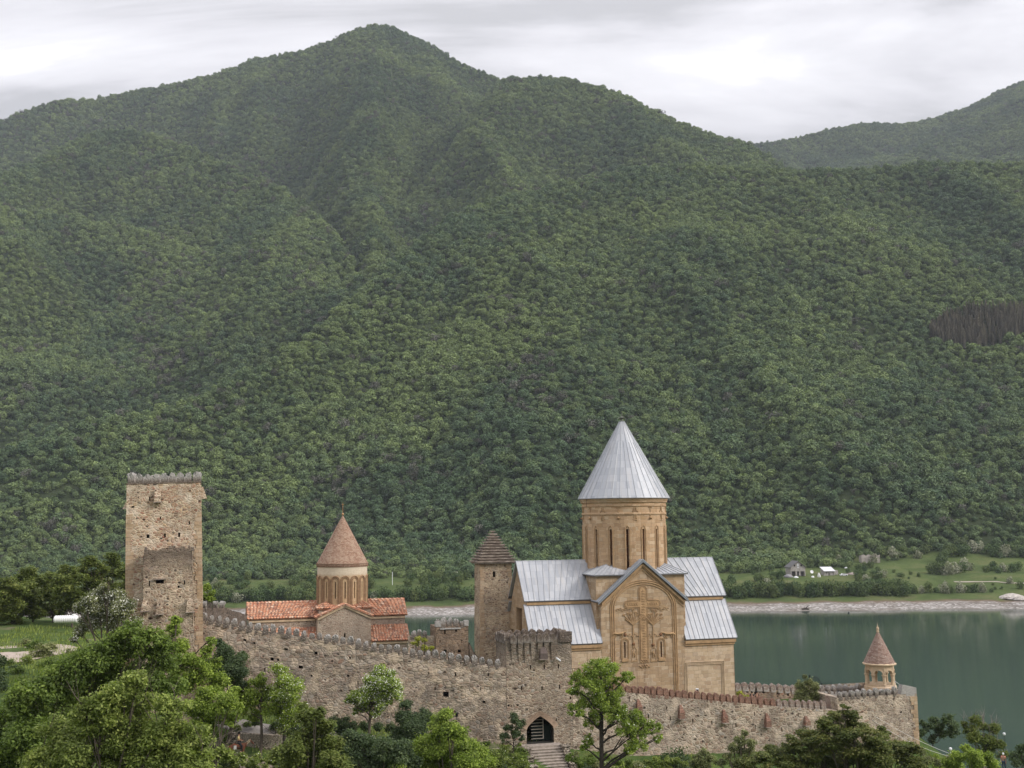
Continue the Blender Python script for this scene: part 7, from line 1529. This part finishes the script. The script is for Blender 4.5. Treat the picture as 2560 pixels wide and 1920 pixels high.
def person(name, label, loc, rz, pose, shirt, trousers, hair=M_HAIR, parts=True):
    """pose: dict of joints in metres; x is to the person's right, y forwards, z up from the feet/seat"""
    J = pose; t = empty(name, loc, rz); tag(t, label, 'person')
    body = {'pelvis': (J['pelvis'], .12), 'neck': (J['neck'], .055), 'head': (J['head'], .088), 'crown': (tuple(np.array(J['head'])+np.array([0, 0, .09])), .075)}
    E_ = [('pelvis', 'chest'), ('chest', 'neck'), ('neck', 'head'), ('head', 'crown')]; body['chest'] = (J['chest'], .15)
    for s in 'rl':
        body['hip'+s] = (J['hip'+s], .095); body['knee'+s] = (J['knee'+s], .06); body['ank'+s] = (J['ank'+s], .042); body['toe'+s] = (J['toe'+s], .035)
        body['sho'+s] = (J['sho'+s], .055); body['elb'+s] = (J['elb'+s], .040); body['wri'+s] = (J['wri'+s], .028)
        E_ += [('pelvis', 'hip'+s), ('hip'+s, 'knee'+s), ('knee'+s, 'ank'+s), ('ank'+s, 'toe'+s), ('chest', 'sho'+s), ('sho'+s, 'elb'+s), ('elb'+s, 'wri'+s)]
        w = np.array(J['wri'+s]); e = np.array(J['elb'+s]); d = (w-e)/np.linalg.norm(w-e); sd = np.cross(d, [0, .3, 1.]); sd /= np.linalg.norm(sd); palm = w+d*.07; body['palm'+s] = (tuple(palm), .032); E_.append(('wri'+s, 'palm'+s))
        for f, (off, ln) in enumerate(((-.03, .065), (-.01, .08), (.01, .075), (.03, .06))):
            a = palm+sd*off+d*.03; b = a+d*ln*.6; c = b+d*ln*.4+np.array([0, 0, -.02]); body['f%d%s' % (f, s)] = (tuple(b), .010); body['g%d%s' % (f, s)] = (tuple(c), .008); E_ += [('palm'+s, 'f%d%s' % (f, s)), ('f%d%s' % (f, s), 'g%d%s' % (f, s))]
        th_ = w+d*.03+sd*.045; body['th'+s] = (tuple(th_), .012); body['ti'+s] = (tuple(th_+d*.035), .009); E_ += [('wri'+s, 'th'+s), ('th'+s, 'ti'+s)]
    skin('body', body, E_, M_SKIN, t)
    sh = {'waist': (tuple(np.array(J['pelvis'])+np.array([0, 0, .06])), .15), 'chest': (J['chest'], .175), 'collar': (tuple(np.array(J['neck'])*.75+np.array(J['chest'])*.25), .075)}; Es = [('waist', 'chest'), ('chest', 'collar')]
    for s in 'rl': sh['s'+s] = (J['sho'+s], .075); sh['e'+s] = (tuple((np.array(J['sho'+s])*.25+np.array(J['elb'+s])*.75)), .056); Es += [('chest', 's'+s), ('s'+s, 'e'+s)]
    skin('shirt', sh, Es, shirt, t, 1)
    tr_ = {'pel': (J['pelvis'], .15)}; Et = []
    for s in 'rl': tr_['h'+s] = (J['hip'+s], .115); tr_['k'+s] = (J['knee'+s], .078); tr_['a'+s] = (tuple(np.array(J['ank'+s])*.9+np.array(J['knee'+s])*.1), .058); Et += [('pel', 'h'+s), ('h'+s, 'k'+s), ('k'+s, 'a'+s)]
    skin('trousers', tr_, Et, trousers, t, 1)
    h = np.array(J['head']); mb = MB(); mb.lathe([(.100, -.02), (.112, .05), (.100, .12), (.06, .165), (0, .18)], 12, h+np.array([0, -.012, .01])); mb.build('hair', hair, t, True)
    mb = MB(); fc = h+np.array([0, .088, 0]); mb.hexa([fc+[-.012, -.01, -.03], fc+[.012, -.01, -.03], fc+[.008, .025, -.03], fc+[-.008, .025, -.03], fc+[-.006, -.01, .02], fc+[.006, -.01, .02], fc+[.004, .0, .02], fc+[-.004, .0, .02]]); mb.build('nose', M_SKIN, t)
    for sx in (-1, 1): mb = MB(); mb.lathe([(0, -.012), (.012, 0), (0, .012)], 6, fc+[sx*.033, -.012, .025]); mb.build('eye', M_HAIR, t); mb = MB(); mb.lathe([(0, -.03), (.018, 0), (0, .03)], 6, h+[sx*.10, 0, .01]); mb.build('ear', M_SKIN, t)
    mb = MB(); mb.box(tuple(fc+[-.024, -.02, -.062]), tuple(fc+[.024, .002, -.052])); mb.build('mouth', plain('lips', (.30, .10, .08), .6, bump=0), t)
    return t
# the horse, side on, head to the right
HB_ = FP(598, 1840, 100.9); hz = ground_z(HB_[0], 100.9)+.12
hs = 1.0; ho = empty('horse', (HB_[0], 100.9, hz), .12); tag(ho, 'brown horse with a pale mane carrying the rider past the low stone wall', 'horse')
HJ = {'rump': ((-.62, 0, 1.28), (.27, .27)), 'loin': ((-.2, 0, 1.24), (.27, .25)), 'chest': ((.32, 0, 1.20), (.28, .26)), 'neckb': ((.58, 0, 1.38), (.18, .14)), 'neckm': ((.78, 0, 1.58), (.13, .10)), 'poll': ((.95, 0, 1.72), (.10, .085)), 'jaw': ((1.05, 0, 1.60), (.105, .08)), 'nose': ((1.22, 0, 1.42), (.07, .06)), 'muz': ((1.27, 0, 1.35), (.06, .055)),
      'tail0': ((-.88, 0, 1.25), .06)}
HE = [('loin', 'rump'), ('loin', 'chest'), ('chest', 'neckb'), ('neckb', 'neckm'), ('neckm', 'poll'), ('poll', 'jaw'), ('jaw', 'nose'), ('nose', 'muz'), ('rump', 'tail0')]
for s, yy_ in (('r', -.16), ('l', .16)):
    k_ = .10 if s == 'r' else -.14
    HJ['sh'+s] = ((.38, yy_, 1.02), (.13, .12)); HJ['el'+s] = ((.36+k_*.3, yy_, .80), .085); HJ['kn'+s] = ((.40+k_, yy_, .48), .05); HJ['fe'+s] = ((.39+k_*.7, yy_, .14), .035); HJ['ho'+s] = ((.43+k_*.7, yy_, .03), .05)
    HJ['th'+s] = ((-.62, yy_, 1.02), (.19, .14)); HJ['st'+s] = ((-.52-k_*.3, yy_, .80), .115); HJ['hk'+s] = ((-.80-k_*.6, yy_, .52), .06); HJ['cf'+s] = ((-.72-k_*.6, yy_, .14), .038); HJ['hf'+s] = ((-.67-k_*.6, yy_, .03), .052)
    HE += [('chest', 'sh'+s), ('sh'+s, 'el'+s), ('el'+s, 'kn'+s), ('kn'+s, 'fe'+s), ('fe'+s, 'ho'+s), ('rump', 'th'+s), ('th'+s, 'st'+s), ('st'+s, 'hk'+s), ('hk'+s, 'cf'+s), ('cf'+s, 'hf'+s)]
M_HORSE = plain('chestnut coat', (.16, .058, .030), .6, var=.2, scale=4, bump=0)
skin('body', HJ, HE, M_HORSE, ho, 2, 1)
mb = MB(); mb.tube([(-.88, 0, 1.27), (-1.0, 0, 1.15), (-1.05, 0, .80), (-1.0, 0, .5)], [.05, .08, .09, .03], 7); mb.build('tail', plain('pale horse hair', (.33, .24, .15), .9, bump=0), ho, True)
mb = MB()
for i in range(16): f = i/15; x, z = .55+.42*f, 1.50+.32*f; mb.tube([(x, 0, z+.02), (x-.02, -.09, z-.05), (x-.03, -.14, z-.26)], [.03, .035, .012], 4)
mb.build('mane', plain('pale mane', (.45, .35, .24), .9, bump=0), ho)
for sy in (-1, 1): mb = MB(); mb.tube([(.95, sy*.05, 1.78), (.97, sy*.07, 1.90)], [.035, .006], 5); mb.build('ear', M_HORSE, ho)
mb = MB(); mb.hexa([(-.30, -.30, 1.15), (.22, -.30, 1.15), (.22, .30, 1.15), (-.30, .30, 1.15), (-.28, -.16, 1.50), (.20, -.16, 1.50), (.20, .16, 1.50), (-.28, .16, 1.50)]); mb.tube([(-.28, -.16, 1.52), (-.3, 0, 1.58), (-.28, .16, 1.52)], .05, 5); mb.build('saddle', plain('dark saddle leather', (.05, .03, .02), .5), ho)
mb = MB(); mb.box((-.42, -.31, 1.02), (-.18, -.285, 1.35)); mb.build('saddle_cloth', plain('pale cloth', (.6, .58, .54), .9), ho)
mb = MB(); mb.tube([(1.2, -.05, 1.42), (.8, -.12, 1.50), (.35, -.12, 1.72)], .012, 4); mb.build('rein', M_IRON, ho)
M_YEL = plain('pale yellow shirt', (.78, .62, .30), .9, var=.08); M_BLK = plain('black cloth', (.02, .02, .024), .9, var=.1)
c_, s_ = math.cos(.12), math.sin(.12)
person('person', 'person in a pale yellow shirt and dark trousers riding the brown horse', (HB_[0]-.04*c_, 100.9-.04*s_, hz+1.52), .12-math.pi/2,
    dict(pelvis=(0, 0, .06), chest=(0, .02, .42), neck=(0, .02, .62), head=(0, .04, .76), hipr=(.13, .04, .04), kneer=(.34, .36, -.28), ankr=(.36, .20, -.70), toer=(.38, .36, -.76), hipl=(-.13, .04, .04), kneel=(-.34, .36, -.28), ankl=(-.36, .20, -.70), toel=(-.38, .36, -.76),
         shor=(.19, .0, .54), elbr=(.25, .06, .28), wrir=(.12, .32, .20), shol=(-.19, .0, .54), elbl=(-.25, .06, .28), wril=(-.10, .32, .20)), M_YEL, M_BLK)
PP = FP(1892, 1735, 126.0); pz = PP[2]-1.45
cam_pose = dict(pelvis=(0, 0, .92), chest=(0, .03, 1.28), neck=(0, .03, 1.48), head=(0, .06, 1.60), hipr=(.10, 0, .88), kneer=(.11, .02, .50), ankr=(.11, 0, .09), toer=(.12, .16, .04), hipl=(-.10, 0, .88), kneel=(-.11, .03, .50), ankl=(-.11, 0, .09), toel=(-.12, .16, .04),
         shor=(.19, .02, 1.41), elbr=(.28, .22, 1.30), wrir=(.10, .34, 1.52), shol=(-.19, .02, 1.41), elbl=(-.28, .22, 1.30), wril=(-.10, .34, 1.52))
person('person', 'person in black lifting both hands to the face behind the red merlons', (PP[0], 126.0, pz), math.pi, cam_pose, M_BLK, M_BLK)
PP2 = FP(1880, 1733, 127.2); arms_down = dict(cam_pose, elbr=(.24, .02, 1.12), wrir=(.24, .12, .90), elbl=(-.24, .02, 1.12), wril=(-.24, .12, .90))
person('person', 'dark haired person in black close beside the one with lifted hands', (PP2[0], 127.2, PP2[2]-1.55), math.pi-.5, arms_down, M_BLK, M_BLK)
P3 = FP(2508, 1886, 122.0); person('person', 'person in a salmon shirt and white cap among the bushes by the lake', (P3[0], 122.0, P3[2]-1.6), 2.6, arms_down, plain('salmon shirt', (.72, .32, .24), .9, var=.08), plain('blue jeans', (.05, .07, .12), .9), M_WHITE)

# ------------------------------------------------------------------ the far farmstead
M_BLOCK = ashlar('grey hollow block wall', (.40, .38, .36), (.46, .44, .42), (.34, .32, .30), (.5, .48, .46), .5, .25, wear=(.2, .19, .18), wear_amt=.4)
M_ROOFG = plain('dark grey roof sheet', (.14, .135, .135), .7, var=.2); M_ROOFW = plain('whitish roof sheet', (.62, .62, .64), .5, var=.12, scale=1)
def gpt(px, Y, py=1450): P = FP(px, py, Y); return np.array([P[0], Y, ground_z(P[0], Y)])
u = 640/F
P = gpt(1978, 640); ho_ = empty('house', P, .10); tag(ho_, 'small grey block house with a gabled roof and open ground floor on the far shore', 'house')
W_, D_, H1, H2 = 37*u, 9.0, 5.0, 8.2
mb = MB(); dd = []; 
sheet(mb, dd, 0, W_, 0, H1, planef((0, 0, 0), 0), [(.4, W_*.32, .0, 2.6), (W_*.42, W_*.58, 0, 2.6), (W_*.66, W_-.5, .0, 2.6)], cell=2, deep=2.0)
mb.face([(0, 0, H1), (W_, 0, H1), (W_/2, 0, H2)]); mb.face([(W_, 0, 0), (W_, D_, 0), (W_, D_, H1), (W_, 0, H1)]); mb.face([(0, D_, 0), (0, 0, 0), (0, 0, H1), (0, D_, H1)]); mb.face([(W_, D_, 0), (0, D_, 0), (0, D_, H1), (W_/2, D_, H2), (W_, D_, H1)])
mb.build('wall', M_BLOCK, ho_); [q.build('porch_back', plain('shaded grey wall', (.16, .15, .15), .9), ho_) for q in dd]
for x in (W_*.27, W_*.73): mb = MB(); mb.box((x-.45, -.02, H1+.35), (x+.45, .1, H1+1.6 if 0 else H1+1.35)); mb.build('window', M_DARK, ho_)
mb = MB(); mb.box((W_/2-.35, -.05, H1-.6), (W_/2+.35, .0, H1+2.0)); mb.build('window_frame', M_WHITE, ho_); mb = MB(); mb.box((W_/2-.16, -.06, H1-.1), (W_/2+.16, -.052, H1+.6)); mb.build('window', M_DARK, ho_)
for sx in (-1, 1): mb = MB(); e0 = (W_/2+sx*(W_/2+.6), H1-.35); mb.hexa([(e0[0], -.6, e0[1]), (W_/2, -.6, H2+.05), (W_/2, D_+.5, H2+.05), (e0[0], D_+.5, e0[1]), (e0[0], -.6, e0[1]+.15), (W_/2, -.6, H2+.22), (W_/2, D_+.5, H2+.22), (e0[0], D_+.5, e0[1]+.15)]); mb.build('roof', M_ROOFG, ho_)
P = gpt(2061, 645); sh_ = empty('shed', P, .08); tag(sh_, 'low grey shed with a pale sloping roof right of the small block house', 'shed')
W_ = 27*u; mb = MB(); dd = []; sheet(mb, dd, 0, W_, 0, 2.6, planef((0, 0, 0), 0), [(W_*.42, W_*.52, 0, 2.0), (W_*.82, W_*.90, .3, 2.1), (1.2, 1.9, 1.3, 2.0)], cell=2, deep=1.0); mb.face([(W_, 0, 0), (W_, 6, 0), (W_, 6, 4.2), (W_, 0, 2.6)]); mb.face([(0, 6, 0), (0, 0, 0), (0, 0, 2.6), (0, 6, 4.2)]); mb.face([(W_, 6, 0), (0, 6, 0), (0, 6, 4.2), (W_, 6, 4.2)]); mb.build('wall', M_BLOCK, sh_); [q.build('door_opening', M_DARK, sh_) for q in dd]
mb = MB(); mb.hexa([(-.3, -.7, 2.5), (W_+.3, -.7, 2.5), (W_+.3, 6.3, 4.6), (-.3, 6.3, 4.6), (-.3, -.7, 2.7), (W_+.3, -.7, 2.7), (W_+.3, 6.3, 4.8), (-.3, 6.3, 4.8)]); mb.build('roof', M_ROOFW, sh_)
mb = MB(); mb.box((W_+.02, 1.5, 0), (W_+2.6, 6.5, 2.9)); mb.build('lean_to', M_BLOCK, sh_)
P = gpt(2156, 690); ru = MB(); uu = 690/F; sheet(ru, None, 0, 46*uu, 0, 5.2, planef((0, 0, 0), 0), [], cell=1.5, disp=.3, vtop=lambda q: 5.0+.5*math.sin(q*1.7)); ru.face([(46*uu, 0, 0), (46*uu, 5, 0), (46*uu, 5, 4.6), (46*uu, 0, 5)]); ru.face([(46*uu, 5, 0), (0, 5, 0), (0, 5, 4.4), (46*uu, 5, 4.6)]); ru.face([(0, 5, 0), (0, 0, 0), (0, 0, 5), (0, 5, 4.4)]); o = ru.build('ruined_building', plain('weathered pale concrete', (.38, .34, .31), .95, var=.3, scale=.6)); o.location = Vector(P); tag(o, 'roofless pale concrete building half hidden by trees behind the shed', 'ruin')
P = gpt(2102, 641); cv = empty('car', P, .1); tag(cv, 'abandoned white car among rubbish right of the shed', 'car')
mb = MB(); mb.hexa([(0, 0, .4), (4.3, 0, .4), (4.3, 1.7, .4), (0, 1.7, .4), (0, .05, 1.0), (4.3, .05, .95), (4.3, 1.65, .95), (0, 1.65, 1.0)]); mb.hexa([(.7, .1, 1.0), (3.6, .1, .95), (3.6, 1.6, .95), (.7, 1.6, 1.0), (1.1, .25, 1.5), (3.0, .25, 1.5), (3.0, 1.45, 1.5), (1.1, 1.45, 1.5)]); mb.build('body', M_WHITE, cv)
mb = MB(); mb.hexa([(.95, .04, 1.03), (3.3, .04, 1.0), (3.3, .08, 1.0), (.95, .08, 1.03), (1.2, .16, 1.42), (2.95, .16, 1.42), (2.95, .2, 1.42), (1.2, .2, 1.42)]); mb.build('window', M_DARK, cv)
for x in (.9, 3.4): 
    mb = MB(); mb.tube([(x, -.02, .35), (x, .2, .35)], .34, 12); mb.build('wheel', M_IRON, cv)
def lump(name, label, cat, px, Y, r_, h, mat, seed):
    P = gpt(px, Y); q = np.random.default_rng(seed); mb = MB(); prof = [(r_*1.0, -.2), (r_*(.85+.1*q.random()), h*.35), (r_*.5, h*.8), (0, h)]; mb.lathe(prof, 17); mb.v = [(a*(1+.35*(hashn(a*.9+seed, b*.9, c)) ), b*(1+.35*hashn(b+seed, a, 2)), c*(1+.5*hashn(a*1.7, b*1.7, seed))) for a, b, c in mb.v]; o = mb.build(name, mat); o.location = Vector(P); o.rotation_euler = (0, 0, q.random()*3); tag(o, label, cat)
lump('gravel_heap', 'grey gravel heap left of the small block house', 'gravel heap', 1971, 638, 2.6, 1.5, plain('grey gravel', (.26, .25, .26), 1), 1)
lump('gravel_heap', 'whitish stone heap on the shore near the right edge', 'gravel heap', 2528, 586, 6.5, 2.2, plain('whitish stones', (.46, .42, .38), 1, var=.4, scale=1.2, bump=.8), 2)
lump('gravel_heap', 'small second whitish stone heap beside the large one', 'gravel heap', 2548, 582, 5.0, 1.6, plain('whitish stone', (.42, .38, .34), 1, var=.4, scale=1.2, bump=.8), 3)
lump('tarpaulin', 'white sheet thrown on the grass right of the block house', 'tarpaulin', 2032, 640, .9, .8, M_WHITE, 4)
lump('barrel', 'pale round tank standing left of the shed', 'tank', 2048, 641, 1.0, 2.2, plain('pale grey plastic', (.55, .55, .53), .6), 5)
lump('rubbish_heap', 'white rubbish before the open ground floor of the block house', 'rubbish', 1990, 637, 1.4, .7, M_WHITE, 6)
lump('rubbish_heap', 'brownish rubbish behind the abandoned car', 'rubbish', 2130, 646, 3.0, 1.1, plain('brown rubbish', (.33, .28, .25), 1, var=.4, scale=1), 7)
lump('rubbish_heap', 'small white rubbish on the grass above the abandoned car', 'rubbish', 2116, 672, 1.0, .8, M_WHITE, 8)
P = gpt(2030, 643); sdh = empty('satellite_dish', P, 0); tag(sdh, 'white satellite dish on a post right of the block house', 'satellite dish'); mb = MB(); mb.tube([(0, 0, 0), (0, 0, 2.0)], .06, 6); mb.build('post', M_IRON, sdh); mb = MB(); mb.lathe([(0, 0), (.5, .06), (.95, .22), (.98, .25), (.5, .12), (0, .05)], 14); o = mb.build('dish', M_WHITE, sdh); o.location = (0, -.1, 2.4); o.rotation_euler = (math.radians(75), 0, .2)
P = gpt(981, 628); q = MB(); q.tube([(0, 0, 0), (0, 0, FP(981, 1430, 628)[2]-P[2])], .16, 6); o = q.build('pole', M_WHITE); o.location = Vector(P); tag(o, 'thin white pole among the trees right of the small brick cone', 'pole')
def dirt_track():
    mb = MB(); pts = [(2385, 628), (2430, 626), (2480, 622), (2530, 618), (2600, 615)]; L = [gpt(a, b) for a, b in pts]
    for a, b in zip(L[:-1], L[1:]):
        for i in range(4):
            p, q = a+(b-a)*i/4, a+(b-a)*(i+1)/4; f = lambda v, dy: (v[0], v[1]+dy, ground_z(v[0], v[1]+dy)+.12); mb.face([f(p, -1.1), f(q, -1.1), f(q, 1.1), f(p, 1.1)])
    tag(mb.build('dirt_track', plain('pale dirt', (.36, .32, .26), 1, var=.2)), kind='structure')
dirt_track()
P = FP(2016, 1526, 566); q = MB(); q.tube([(-2.2, 0, .2), (-.5, .3, .5), (1.5, 0, .4)], [.5, .6, .2], 7); q.tube([(-.3, .2, .5), (.6, 0, 1.8), (1.8, -.4, 2.1)], [.3, .16, .04], 5); q.tube([(-.3, .2, .5), (-1.0, .3, 1.6)], [.2, .04], 5); o = q.build('driftwood', M_BARKD); o.location = (P[0], 566, .3); tag(o, 'dark stranded tree stump at the water edge of the far shore', 'driftwood')
P = FP(2122, 1541, 548); q = MB(); q.lathe([(0, -.3), (.5, 0), (.35, .5), (0, .6)], 9); o = q.build('buoy', M_IRON); o.location = (P[0], 548, .02); tag(o, 'tiny dark buoy floating off the gravel shore', 'buoy')
